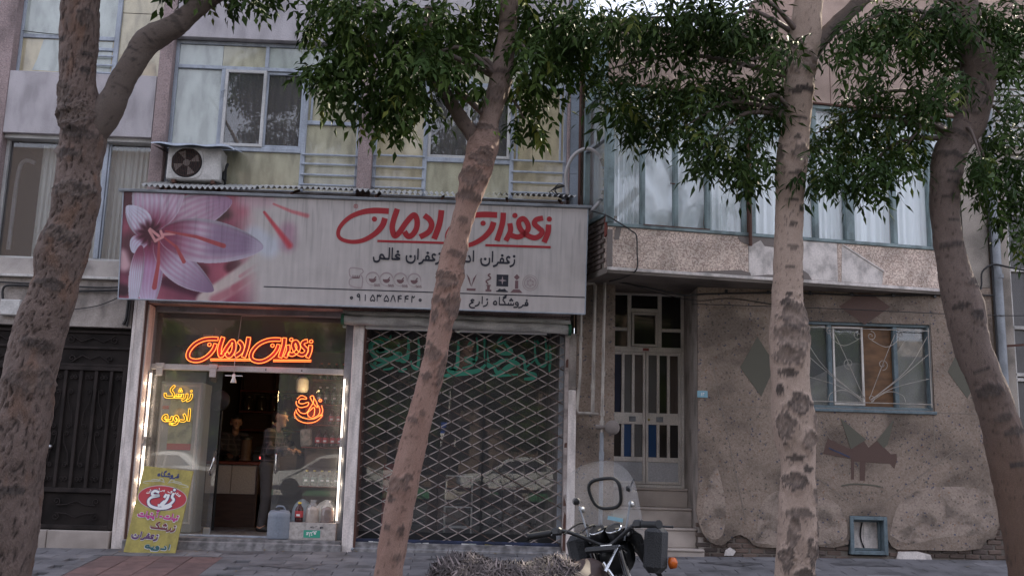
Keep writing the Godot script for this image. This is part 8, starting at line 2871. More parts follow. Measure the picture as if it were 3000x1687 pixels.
# ---------------------------------------------------------------- trees
func trunk_mesh(rows: Array, z: float, scars: Array, style: int, sides := 96, foot := true) -> B:
	var b := B.new()
	var n := FastNoiseLite.new()
	n.seed = 5 + style
	n.frequency = 1.0
	n.fractal_octaves = 4
	var n2 := FastNoiseLite.new()
	n2.seed = 21 + style
	n2.frequency = 1.0
	n2.fractal_type = FastNoiseLite.FRACTAL_RIDGED
	n2.fractal_octaves = 3
	var ctr := []
	for q in rows:
		ctr.append(Vector3(q[0], q[1], z))
	var rad := rows.map(func(q): return Vector2(q[2], 0))
	if foot:
		var g := ground(ctr[0].x, 4.5) - 0.12
		var d: Vector3 = (ctr[0] - ctr[2]).normalized()
		var low: Vector3 = ctr[0] + d * 0.3
		ctr.push_front(Vector3(low.x, minf(low.y, g + 0.15), z))
		ctr.push_front(Vector3(low.x + d.x * 0.05, g - 0.1, z))
		rad.push_front(Vector2(rad[0].x * 1.12, 0))
		rad.push_front(Vector2(rad[0].x * 1.4, 0))
	var c := bez(ctr, 14)
	var r := bez(rad, 14)
	var grid := []
	var cols := []
	for j in c.size():
		var t: Vector3 = (c[mini(j + 1, c.size() - 1)] - c[maxi(j - 1, 0)]).normalized()
		var sx := Vector3.BACK.cross(t).normalized() * -1.0
		if sx.x < 0.0:
			sx = -sx
		var sz := sx.cross(t).normalized()
		if sz.z < 0.0:
			sz = -sz
		var row := []
		for k in sides:
			var an := TAU * k / sides
			var o := sx * sin(an) + sz * cos(an)
			var rr: float = r[j].x
			var y: float = c[j].y
			var p: Vector3 = c[j] + o * rr
			var col := Color.WHITE
			var disp := 0.0
			if style == 1:
				# deeply furrowed plates, higher than wide
				var plate: float = n2.get_noise_3d(p.x * 15.0, y * 3.0, p.z * 15.0)
				var cross := n2.get_noise_3d(p.x * 5.0 + 40.0, y * 11.0, p.z * 5.0)
				var f := maxf(plate, cross * 0.75)
				disp = -0.022 * smoothstep(0.52, 0.88, f) + 0.014 * n.get_noise_3d(p.x * 9.0, y * 6.0, p.z * 9.0) + 0.02 * n.get_noise_3d(p.x * 2.5, y * 1.7, p.z * 2.5)
				var m := 0.5 + 0.5 * n.get_noise_3d(p.x * 3.0 + 9.0, y * 2.0, p.z * 3.0)
				col = Color(0.14, 0.096, 0.078).lerp(Color(0.265, 0.188, 0.16), m)
				col = col.lerp(Color(0.24, 0.13, 0.085), smoothstep(0.1, 0.5, n.get_noise_3d(p.x * 4.0, y * 1.4 + 7.0, p.z * 4.0)) * 0.6)
				col = col.lerp(Color(0.03, 0.022, 0.02), smoothstep(0.58, 0.82, f) * 0.75)
			else:
				disp = 0.013 * n.get_noise_3d(p.x * 6.0, y * 5.0, p.z * 6.0) + 0.003 * n.get_noise_3d(p.x * 20.0, y * 16.0, p.z * 20.0)
				var m := 0.5 + 0.5 * n.get_noise_3d(p.x * 4.0, y * 1.2, p.z * 4.0)
				var base: Array = [[], [], [Color(0.4, 0.225, 0.17), Color(0.52, 0.33, 0.26)], [Color(0.5, 0.36, 0.285), Color(0.69, 0.52, 0.42)], [Color(0.17, 0.12, 0.098), Color(0.265, 0.192, 0.162)], [Color(0.15, 0.112, 0.093), Color(0.225, 0.172, 0.146)]][style]
				col = base[0].lerp(base[1], m)
				if style == 2:
					col = col.lerp(Color(0.36, 0.27, 0.23), smoothstep(3.8, 4.6, y) * 0.8)
				if style == 4:
					col = col.lerp(Color(0.19, 0.105, 0.066), smoothstep(2.2, 1.0, y) * 0.7)
				# fine cross lines of the bark
				var ln := n2.get_noise_3d(p.x * 2.2, y * (26.0 if style != 3 else 16.0), p.z * 2.2)
				col = col.lerp(base[0] * 0.35, smoothstep(0.7, 0.95, ln) * (0.55 if style == 3 else 0.7))
				if style >= 4:
					disp -= 0.006 * smoothstep(0.7, 0.95, ln)
				# scattered dark flecks
				var fk := n.get_noise_3d(p.x * 26.0, y * 34.0, p.z * 26.0)
				col = col.lerp(base[0] * 0.3, smoothstep(0.34, 0.5, fk) * 0.7)
			for s in range(0, scars.size(), 4):
				var dy: float = (y - scars[s]) / scars[s + 3]
				if absf(dy) > 2.2:
					continue
				# no two scars alike: bend each outline by a slow noise of its own
				dy += 0.55 * n.get_noise_3d(p.x * 7.0 + s, y * 7.0, p.z * 7.0)
				var da = wrapf(an - scars[s + 1], -PI, PI) * rr / scars[s + 2] + 0.5 * n.get_noise_3d(p.x * 7.0, y * 7.0 + s * 3.0, p.z * 7.0 + 30.0)
				var e: float = lerpf(sqrt(dy * dy + da * da), absf(dy) + da * da * 0.9, 0.6)
				if e < 1.9:
					var wob: float = e + 0.5 * n.get_noise_3d(p.x * 22.0, y * 22.0, p.z * 22.0) + 0.25 * n.get_noise_3d(p.x * 60.0, y * 60.0, p.z * 60.0)
					disp += 0.022 * minf(scars[s + 3] / 0.08, 1.0) * (smoothstep(1.6, 0.85, wob) - 0.75 * smoothstep(0.75, 0.1, wob))
					var lip: float = smoothstep(1.08, 0.92, wob) * (1.0 - 0.3 * smoothstep(0.55, 0.3, wob) * (1.0 if scars[s + 3] > 0.07 else 0.0))
					var grain := 0.5 + 0.5 * sin(wob * 26.0)
					col = col.lerp(Color(0.05, 0.038, 0.034).lerp(Color(0.21, 0.155, 0.13) if scars[s + 3] > 0.06 else Color(0.1, 0.076, 0.066), grain), lip * (0.62 + 0.3 * absf(sin(s * 1.7))) * (0.78 if style == 2 else 1.0))
			col.a = 1.0
			row.append(p + o * disp)
			cols.append(col)
		grid.append(row)
	b.grid(grid, true)
	for i in b.c.size():
		b.c[i] = cols[i]
	for i in b.n.size():
		# outward normals
		var ci: Vector3 = c[i / sides]
		if b.n[i].dot(b.v[i] - ci) < 0.0:
			b.n[i] = -b.n[i]
	return b


func spray(seed_: int, count: int, slim := 1.0) -> ArrayMesh:
	# one compound leaf: a thin stalk with paired, folded, drooping leaflets
	var g := RandomNumberGenerator.new()
	g.seed = seed_
	var b := B.new()
	var pts := []
	for i in count + 1:
		var t := float(i) / count
		pts.append(Vector3(0.03 * sin(t * 3.0 + seed_), -0.1 * t * t, t * 0.24))
	for i in count:
		b.face([pts[i] + Vector3(0.0018, 0, 0), pts[i] - Vector3(0.0018, 0, 0), pts[i + 1] - Vector3(0.0012, 0, 0), pts[i + 1] + Vector3(0.0012, 0, 0)], Vector3.UP)
	for i in range(1, count + 1):
		for s in ([-1.0, 1.0] if i < count else [0.0]):
			var ln := g.randf_range(0.075, 0.115)
			var wd := ln * g.randf_range(0.2, 0.27) * slim
			var dir := Vector3(s * g.randf_range(0.75, 1.0), g.randf_range(-0.75, -0.1), g.randf_range(0.35, 0.75) if s != 0.0 else 1.0).normalized()
			var sd := dir.cross(Vector3.UP).normalized()
			var up := sd.cross(dir).normalized()
			sd = (sd + up * g.randf_range(-0.4, 0.4)).normalized()
			var a: Vector3 = pts[i]
			var mid := a + dir * ln * 0.42 - up * 0.004
			var tip := a + dir * ln - Vector3.UP * ln * g.randf_range(0.08, 0.3)
			for q in [-1.0, 1.0]:
				var e = mid + sd * wd * q + up * wd * 0.45
				b.face([a, e, mid], up)
				b.face([mid, e, tip], up)
	return b.done()


func crown(called: String, parent: Node3D, clumps: Array, kinds: Array, tint: Color, seed_: int) -> void:
	var g := RandomNumberGenerator.new()
	g.seed = seed_
	var lists := [[], [], []]
	for i in range(0, clumps.size(), 4):
		var ctr := Vector3(clumps[i], clumps[i + 1], clumps[i + 2])
		var r: float = clumps[i + 3]
		var n := int(clampf(900.0 * r * r, 16.0, 700.0))
		for k in n:
			var d := Vector3(g.randfn(), g.randfn(), g.randfn()).normalized()
			var p := ctr + d * r * pow(g.randf(), 0.42) * Vector3(1.0, 0.88, 1.15)
			# leaves point away from the clump's heart and hang down
			var f := (d * Vector3(1, 0.3, 1) + Vector3(g.randf_range(-0.7, 0.7), g.randf_range(-1.0, 0.05), g.randf_range(-0.7, 0.7))).normalized()
			var sx := Vector3.UP.cross(f).normalized()
			var bas := Basis(sx, f.cross(sx).normalized(), f).scaled(Vector3.ONE * g.randf_range(0.8, 1.35))
			bas = bas.rotated(f, g.randf_range(-0.6, 0.6))
			var m := g.randf()
			var c := Color(0.026, 0.048, 0.011).lerp(Color(0.07, 0.105, 0.024), m * m)
			if g.randf() < 0.04:
				c = Color(0.13, 0.14, 0.03)
			c = Color(c.r * tint.r, c.g * tint.g, c.b * tint.b)
			lists[g.randi() % 3].append([Transform3D(bas, p), c])
	var holder := part(called, parent)
	for v in 3:
		var mm := MultiMesh.new()
		mm.transform_format = MultiMesh.TRANSFORM_3D
		mm.use_colors = true
		mm.mesh = kinds[v]
		mm.instance_count = lists[v].size()
		for i in lists[v].size():
			mm.set_instance_transform(i, lists[v][i][0])
			mm.set_instance_color(i, lists[v][i][1])
		var o := MultiMeshInstance3D.new()
		o.multimesh = mm
		o.material_override = M.leaf
		o.name = numbered("leaves", holder)
		holder.add_child(o, true)
		o.set_meta("kind", "stuff")


func street_trees() -> void:
	var kinds := [spray(3, 3), spray(8, 4), spray(15, 4)]
	var slim := [spray(4, 3, 0.68), spray(9, 4, 0.62), spray(16, 4, 0.72)]
	var g := RandomNumberGenerator.new()
	g.seed = 77
	var specs := [
		["T1", "thick old tree with rough furrowed brown bark at the left edge", T1, [[T1B, 5]], SCAR1, 1, CROWN1, Color(1.0, 1.0, 1.0)],
		["T2", "slender leaning tree with pinkish scarred bark in front of the shop sign", T2, [[T2B, 4]], SCAR2, 2, CROWN2, Color(1.05, 1.08, 1.0)],
		["T3", "upright pale tree with black eye-shaped scars in front of the mosaic wall", T3, [[T3B, 5]], SCAR3, 3, CROWN3, Color(0.72, 0.76, 0.74)],
		["T4", "crooked brown tree bending to the right edge beside the downpipe", T4, [], SCAR4, 4, CROWN4, Color(0.76, 0.84, 0.78)],
	]
	for q in specs:
		var base := Vector3(q[2][0][0], 0, 4.5)
		var t := thing("street_tree", Vector3.ZERO, q[1], "tree", "trees along the kerb")
		obj("trunk", trunk_mesh(q[2], 4.5, q[4], q[5]), M.bark if q[5] == 1 else M.bark_smooth, t)
		for br in q[3]:
			obj("branch", trunk_mesh(br[0], 4.5, [5.3, 0.2, 0.12, 0.02, 5.36, -0.5, 0.05, 0.03, 5.12, 0.5, 0.08, 0.012, 4.97, -0.3, 0.06, 0.012, 4.88, 0.5, 0.07, 0.012, 4.74, -0.1, 0.06, 0.01, 4.62, 0.6, 0.07, 0.012, 5.52, 0.2, 0.06, 0.01], br[1], 48, false), M.bark_smooth, t)
		# limbs above the frame and side twigs carry the crown
		var top: Array = q[2][q[2].size() - 1]
		var tp := Vector3(top[0], top[1], 4.5)
		var limbs := []
		for k in 4:
			var an := k * 1.7 + g.randf()
			var e := tp + Vector3(cos(an) * g.randf_range(0.8, 1.9), g.randf_range(1.2, 2.6), sin(an) * g.randf_range(0.6, 1.4))
			limbs.append([tp, tp.lerp(e, 0.5) + Vector3(0, 0.25, 0), e])
		for k in range(0, q[6].size(), 12):
			var e := Vector3(q[6][k], q[6][k + 1], q[6][k + 2])
			var from := tp
			var best := 99.0
			for w in q[2]:
				var p := Vector3(w[0], w[1], 4.5)
				if p.y > e.y - 0.4 and p.y > 4.2 and p.distance_to(e) < best:
					best = p.distance_to(e)
					from = p
			limbs.append([from, from.lerp(e, 0.55) + Vector3(0, 0.22, 0), e])
		var b := B.new()
		for l in limbs:
			var path := bez(l, 6)
			var rr := []
			for i in path.size():
				rr.append(lerpf(0.034 if l[2].y < 7.0 else 0.07, 0.006, float(i) / (path.size() - 1)))
			b.tube(path, rr, 7)
		b.col = Color(0.12, 0.09, 0.075)
		for i in b.c.size():
			b.c[i] = Color(0.12, 0.09, 0.075)
		obj("twigs", b, M.vc, t)
		crown("crown", t, q[6], slim if q[5] > 2 else kinds, q[7], 100 + q[5])
		var high := []
		for k in 8:
			high.append_array([tp.x + g.randf_range(-2.0, 2.0), g.randf_range(7.0, 9.0), 4.5 + g.randf_range(-0.9, 1.6), g.randf_range(0.45, 0.75)])
		crown("upper_crown", t, high, kinds, q[7], 200 + q[5])  # unseen foliage above the view, added to shade the street
	# short new shoots on the leaning trunk
	var o := part("shoots", get_node("street_tree_001"))
	for p in [Vector3(0.27, 4.3, 4.62), Vector3(0.24, 4.55, 4.6), Vector3(0.2, 4.1, 4.66), Vector3(0.05, 4.25, 4.68), Vector3(0.3, 4.75, 4.6)]:
		var s := share("shoot", kinds[0], mk("shoot_leaf", Color(0.12, 0.2, 0.035), 0.5, {"back": lin(0.06, 0.1, 0.01)}), Transform3D(Basis(Vector3.UP, g.randf() * 6.0).scaled(Vector3.ONE * 0.55), p), o)
		s.set_meta("kind", "stuff")


# ---------------------------------------------------------------- motorcycle
func motorcycle() -> void:
	# x runs forward along the machine, y up, z to its right; leans on its side stand
	var at := Vector3(0.4, -0.39, 8.45)
	var lean := Basis(Vector3.UP, deg_to_rad(35.0)) * Basis(Vector3.RIGHT, deg_to_rad(-8.0))
	var o := thing("motorcycle", at, "parked motorcycle with a clear windshield and a shaggy fur seat cover", "motorcycle", "", lean)
	var tyre = M.black_rubber
	for w in [-0.42, 0.86]:
		var wh := part("wheel", o)
		var b := B.new()
		var ring := []
		for k in 33:
			ring.append(Vector3(w + cos(TAU * k / 32) * 0.27, 0.31 + sin(TAU * k / 32) * 0.27, 0))
		b.tube(ring.slice(0, 32), 0.045, 10, true)
		obj("tyre", b, tyre, wh)
		b = B.new()
		b.tube(ring.slice(0, 32).map(func(p): return Vector3(w, 0.31, 0) + (p - Vector3(w, 0.31, 0)) * 0.86), 0.014, 6, true)
		b.tube([Vector3(w, 0.31, -0.07), Vector3(w, 0.31, 0.07)], 0.05, 12)
		for k in 16:
			var d := Vector3(cos(TAU * k / 16), sin(TAU * k / 16), 0)
			b.tube([Vector3(w, 0.31, 0.03 if k % 2 else -0.03), Vector3(w, 0.31, 0) + d * 0.235], 0.003, 4)
		obj("rim", b, M.chrome, wh)
	var b := B.new()
	b.tube(bez([Vector3(-0.5, 0.66, 0), Vector3(0.0, 0.7, 0), Vector3(0.45, 0.8, 0), Vector3(0.55, 0.9, 0)]), 0.025, 8)
	b.tube(bez([Vector3(0.55, 0.86, 0), Vector3(0.42, 0.5, 0), Vector3(0.3, 0.25, 0), Vector3(-0.1, 0.25, 0), Vector3(-0.42, 0.31, 0.08)]), 0.025, 8)
	b.tube([Vector3(-0.42, 0.31, -0.09), Vector3(-0.5, 0.66, -0.09)], 0.02, 8)
	b.tube([Vector3(-0.42, 0.31, 0.09), Vector3(-0.5, 0.66, 0.09)], 0.02, 8)
	b.tube([Vector3(0.05, 0.28, -0.1), Vector3(0.0, 0.02, -0.24)], 0.012, 8)
	obj("frame", b, M.black_plastic, o)
	b = B.new()
	b.box(Vector3(0.16, 0.4, 0), Vector3(0.34, 0.26, 0.22), 0.06)
	b.tube([Vector3(0.22, 0.48, 0), Vector3(0.32, 0.62, 0)], 0.075, 14)
	b.tube(bez([Vector3(0.3, 0.5, 0.1), Vector3(0.4, 0.3, 0.13), Vector3(0.1, 0.24, 0.15), Vector3(-0.6, 0.28, 0.15)]), 0.03, 10)
	obj("engine", b, M.steel, o)
	# fuel tank, dark red-brown, and the fur-covered seat
	var tk := nets([[Vector3(0.16, 0.8, 0), Vector3(0.42, 0.84, 0), 0.1, 0.115], [Vector3(0.3, 0.78, -0.06), Vector3(0.3, 0.78, 0.06), 0.09, 0.09]], 0.02, 0.06)
	obj("fuel_tank", tk, mk("tank_paint", Color(0.04, 0.022, 0.018), 0.65), o)
	var seat := nets([[Vector3(-0.5, 0.86, 0), Vector3(-0.42, 0.84, 0), 0.085, 0.095], [Vector3(-0.42, 0.84, 0), Vector3(-0.1, 0.78, 0), 0.095, 0.1], [Vector3(-0.1, 0.78, 0), Vector3(0.17, 0.82, 0), 0.095, 0.1]], 0.018, 0.05)
	var st := obj("seat", seat, mk("seat_hide", Color(0.1, 0.085, 0.08), 0.95, {"tex": "grit", "scale": Vector3(3, 3, 3)}), o)
	var tuft := B.new()
	for k in 5:
		var a := k * 1.3
		var p := Vector3(cos(a) * 0.004, 0, sin(a) * 0.004)
		var m := Vector3(cos(a) * 0.012, 0.018, sin(a) * 0.012 + 0.008)
		var e := Vector3(cos(a) * 0.02 + 0.008 * sin(a * 3.0), 0.022, sin(a) * 0.022 + 0.03)
		tuft.face([p - Vector3(0.004, 0, 0), p + Vector3(0.004, 0, 0), m + Vector3(0.003, 0, 0), m - Vector3(0.003, 0, 0)], Vector3.UP)
		tuft.face([m - Vector3(0.003, 0, 0), m + Vector3(0.003, 0, 0), e], Vector3.UP)
	var g := RandomNumberGenerator.new()
	g.seed = 5
	var mm := MultiMesh.new()
	mm.transform_format = MultiMesh.TRANSFORM_3D
	mm.use_colors = true
	mm.mesh = tuft.done()
	mm.instance_count = 5200
	for i in 5200:
		var k := g.randi() % seat.v.size()
		var nn := seat.n[k]
		var tg := Vector3(g.randfn(), g.randfn(), g.randfn()).cross(nn).normalized()
		var bas := Basis(tg, nn, tg.cross(nn)).scaled(Vector3.ONE * g.randf_range(1.0, 2.2))
		mm.set_instance_transform(i, Transform3D(bas, seat.v[k] + tg * g.randf() * 0.012))
		var s := g.randf()
		mm.set_instance_color(i, Color(0.04, 0.03, 0.029).lerp(Color(0.26, 0.205, 0.195), s * s * s))
	var fur := MultiMeshInstance3D.new()
	fur.multimesh = mm
	fur.material_override = M.vc
	fur.name = "fur"
	fur.set_meta("kind", "stuff")
	st.add_child(fur)
	b = B.new()
	b.box(Vector3(-0.66, 0.62, 0), Vector3(0.2, 0.1, 0.16), 0.03, Basis(Vector3.BACK, 0.3))
	obj("tail_light", b, mk("tail_red", Color(0.2, 0.01, 0.01), 0.3), o)
	# steering head, turned to the left
	var sh := Node3D.new()
	sh.name = "steering"
	sh.transform = Transform3D(Basis(Vector3.UP, deg_to_rad(20.0)), Vector3(0.56, 0, 0))
	o.add_child(sh)
	b = B.new()
	for s in [-0.09, 0.09]:
		b.tube([Vector3(0.33, 0.31, s), Vector3(0.0, 1.0, s)], 0.02, 10)
	obj("fork", b, M.chrome, sh)
	b = B.new()
	b.tube(bez([Vector3(-0.13, 1.1, -0.36), Vector3(-0.06, 1.12, -0.24), Vector3(0.0, 1.06, -0.1), Vector3(0.02, 1.02, 0.0), Vector3(0.0, 1.06, 0.1), Vector3(-0.06, 1.12, 0.24), Vector3(-0.13, 1.1, 0.36)], 5), 0.0125, 10)
	b.box(Vector3(-0.01, 1.0, 0), Vector3(0.1, 0.035, 0.22), 0.012)
	obj("handlebar", b, M.black_plastic, sh)
	for s in [-1.0, 1.0]:
		b = B.new()
		b.tube([Vector3(-0.1, 1.112, s * 0.3), Vector3(-0.155, 1.1, s * 0.42)], 0.019, 12)
		b.tube([Vector3(-0.152, 1.1, s * 0.415), Vector3(-0.157, 1.1, s * 0.425)], 0.024, 12)
		obj("grip", b, M.black_rubber, sh)
		b = B.new()
		b.box(Vector3(-0.085, 1.118, s * 0.265), Vector3(0.05, 0.045, 0.055), 0.01)
		obj("switch_pod", b, M.black_plastic, sh)
		b = B.new()
		b.tube(bez([Vector3(-0.045, 1.115, s * 0.27), Vector3(-0.04, 1.1, s * 0.36), Vector3(-0.075, 1.085, s * 0.46)]), 0.006, 8)
		b.lathe([Vector2(0, 0.009), Vector2(0.009, 0), Vector2(0, -0.009)], Vector3(-0.075, 1.085, s * 0.465), 8)
		obj("lever", b, M.chrome if s < 0.0 else M.black_plastic, sh)
	# instruments and headlamp shell under a black rain cover
	b = B.new()
	for s in [-0.055, 0.055]:
		b.lathe([Vector2(0, 0.03), Vector2(0.045, 0.03), Vector2(0.05, 0.02), Vector2(0.045, -0.04), Vector2(0, -0.045)], Vector3(0.03, 1.09, s), 18, Basis(Vector3.BACK, 0.6))
	obj("gauge", b, M.black_plastic, sh)
	b = B.new()
	for s in [-0.055, 0.055]:
		b.lathe([Vector2(0.042, 0.0), Vector2(0.049, 0.004), Vector2(0.05, -0.006)], Vector3(0.03, 1.09, s) + Basis(Vector3.BACK, 0.6) * Vector3(0, 0.029, 0), 18, Basis(Vector3.BACK, 0.6))
	obj("gauge_rim", b, M.chrome, sh)
	b = B.new()
	b.lathe([Vector2(0, 0.11), Vector2(0.06, 0.1), Vector2(0.1, 0.05), Vector2(0.11, 0.0), Vector2(0, 0.0)], Vector3(0.16, 0.96, 0), 20, Basis(Vector3.BACK, PI / 2))
	obj("headlamp", b, M.black_plastic, sh)
	b = B.new()
	var rows := []
	for j in 9:
		var t := j / 8.0
		var row := []
		for i in 19:
			var u := i / 18.0 * 2.0 - 1.0
			var y := 1.13 - 0.05 * u * u - t * 0.3 * (0.35 + 0.65 * absf(u)) + 0.012 * sin(u * 11.0 + t * 5.0)
			row.append(Vector3(0.06 + 0.17 * t + 0.02 * sin(u * 7.0), y, u * (0.2 + 0.05 * t)))
		rows.append(row)
	b.grid(rows)
	obj("rain_cover", b, M.black_cloth, sh)
	b = B.new()
	b.box(Vector3(0.1, 0.98, 0.27), Vector3(0.15, 0.26, 0.11), 0.045, Basis(Vector3.RIGHT, 0.15))
	obj("side_muff", b, M.black_cloth, sh)
	b = B.new()
	b.box(Vector3(0.1, 0.99, -0.22), Vector3(0.15, 0.22, 0.12), 0.035, Basis(Vector3.RIGHT, -0.15))
	obj("side_muff", b, M.black_cloth, sh)
	b = B.new()
	b.lathe([Vector2(0, 0.045), Vector2(0.03, 0.03), Vector2(0.034, 0.0), Vector2(0, -0.01)], Vector3(0.15, 0.9, 0.33), 14, Basis(Vector3.RIGHT, PI / 2))
	obj("indicator", b, mk("amber", Color(0.5, 0.1, 0.01), 0.25), sh)
	b = B.new()
	for k in 5:
		b.tube(bez([Vector3(-0.08, 1.1, (k - 2) * 0.11), Vector3(0.06, 1.16 - 0.02 * k, (k - 2) * 0.08), Vector3(0.14, 1.0, (k - 2) * 0.03), Vector3(0.1, 0.8, 0.02 * k)]), 0.006, 6)
	obj("control_cables", b, M.cable, sh)
	b = B.new()
	b.tube([Vector3(0.06, 0.98, 0.1), Vector3(-0.03, 1.01, 0.1), Vector3(-0.2, 0.87, 0.09)], 0.0115, 8)
	b.box(Vector3(-0.02, 1.018, 0.03), Vector3(0.05, 0.012, 0.08), 0.004)
	obj("chrome_clamp", b, M.chrome, sh)
	windshield(sh)
	# chrome stay and legshield tube on the right
	b = B.new()
	b.tube(bez([Vector3(0.42, 0.92, 0.12), Vector3(0.5, 0.7, 0.2), Vector3(0.5, 0.4, 0.22), Vector3(0.35, 0.3, 0.16)]), 0.016, 8)
	obj("crash_bar", b, M.chrome, o)
	b = B.new()
	rows = []
	for j in 9:
		var a := -0.5 + j * 0.32
		var row := []
		for i in 7:
			var u := i / 6.0 * 2.0 - 1.0
			row.append(Vector3(0.86 + cos(a) * (0.345 - 0.03 * u * u), 0.31 + sin(a) * (0.345 - 0.03 * u * u), u * 0.07))
		rows.append(row)
	b.grid(rows)
	obj("front_mudguard", b, M.black_plastic, o)


func windshield(sh: Node3D) -> void:
	# a rounded, gently curved clear sheet with a rubber-rimmed window and two stays
	var b := B.new()
	var rows := []
	var tip := 0.53
	for j in 27:
		var t := j / 26.0
		# half width by height: straight sides widening upward, round top
		var hw := 0.215 + 0.025 * sin(t * 2.2)
		if t > 0.62:
			hw *= sqrt(maxf(0.0, 1.0 - pow((t - 0.62) / 0.38, 2.2)))
		if t < 0.12:
			hw *= 0.8 + 0.2 * t / 0.12
		var row := []
		for i in 25:
			var u := i / 24.0 * 2.0 - 1.0
			row.append(Vector3(0.19 - 0.17 * t - 0.09 * u * u * (hw / 0.22), 0.98 + t * tip, u * hw))
		rows.append(row)
	b.grid(rows)
	obj("windshield", b, mk("perspex", Color(0.62, 0.6, 0.6), 0.12, {"alpha": 0.3}), sh)
	b = B.new()
	var path := []
	for k in 40:
		var an := TAU * k / 40
		var q := pow(pow(absf(cos(an)), 3.0) + pow(absf(sin(an)), 3.0), -1.0 / 3.0)
		var u := cos(an) * 0.1 * q * (1.0 + 0.12 * sin(an))
		var y := sin(an) * 0.085 * q
		var t := (1.32 + y - 0.98) / tip
		path.append(Vector3(0.185 - 0.17 * t - 0.09 * pow(u / 0.22, 2.0), 1.32 + y, u))
	b.tube(path, 0.0105, 8, true)
	obj("rubber_rim", b, M.black_rubber, sh)
	for s in [-1.0, 1.0]:
		b = B.new()
		b.tube([Vector3(0.035, 1.26, s * 0.17), Vector3(0.03, 1.04, s * 0.11)], 0.0055, 8)
		obj("stay", b, M.pipe_grey, sh)
		b = B.new()
		for y in [1.24, 1.08]:
			b.lathe([Vector2(0, 0.012), Vector2(0.016, 0.01), Vector2(0.018, -0.01), Vector2(0, -0.012)], Vector3(0.05, y, s * (0.163 if y > 1.2 else 0.124)), 12, Basis(Vector3.BACK, PI / 2))
		obj("stay_bolt", b, M.steel, sh)
	b = B.new()
	b.tube([Vector3(0.04, 1.33, 0.17), Vector3(-0.02, 1.37, 0.23)], 0.007, 6)
	b.lathe([Vector2(0, 0.02), Vector2(0.018, 0.012), Vector2(0.018, -0.012), Vector2(0, -0.02)], Vector3(0.04, 1.33, 0.165), 10)
	b.lathe([Vector2(0, 0.02), Vector2(0.022, 0.012), Vector2(0.022, -0.012), Vector2(0, -0.02)], Vector3(0.04, 1.29, -0.19), 12, Basis(Vector3.BACK, PI / 2))
	obj("knob", b, M.black_rubber, sh)
	b = B.new()
	b.box(Vector3(0.098, 1.17, 0.03), Vector3(0.003, 0.022, 0.1), 0.0, Basis(Vector3.RIGHT, 0.25))
	obj("sticker", b, mk("sticker_blue", Color(0.16, 0.3, 0.36), 0.5), sh)


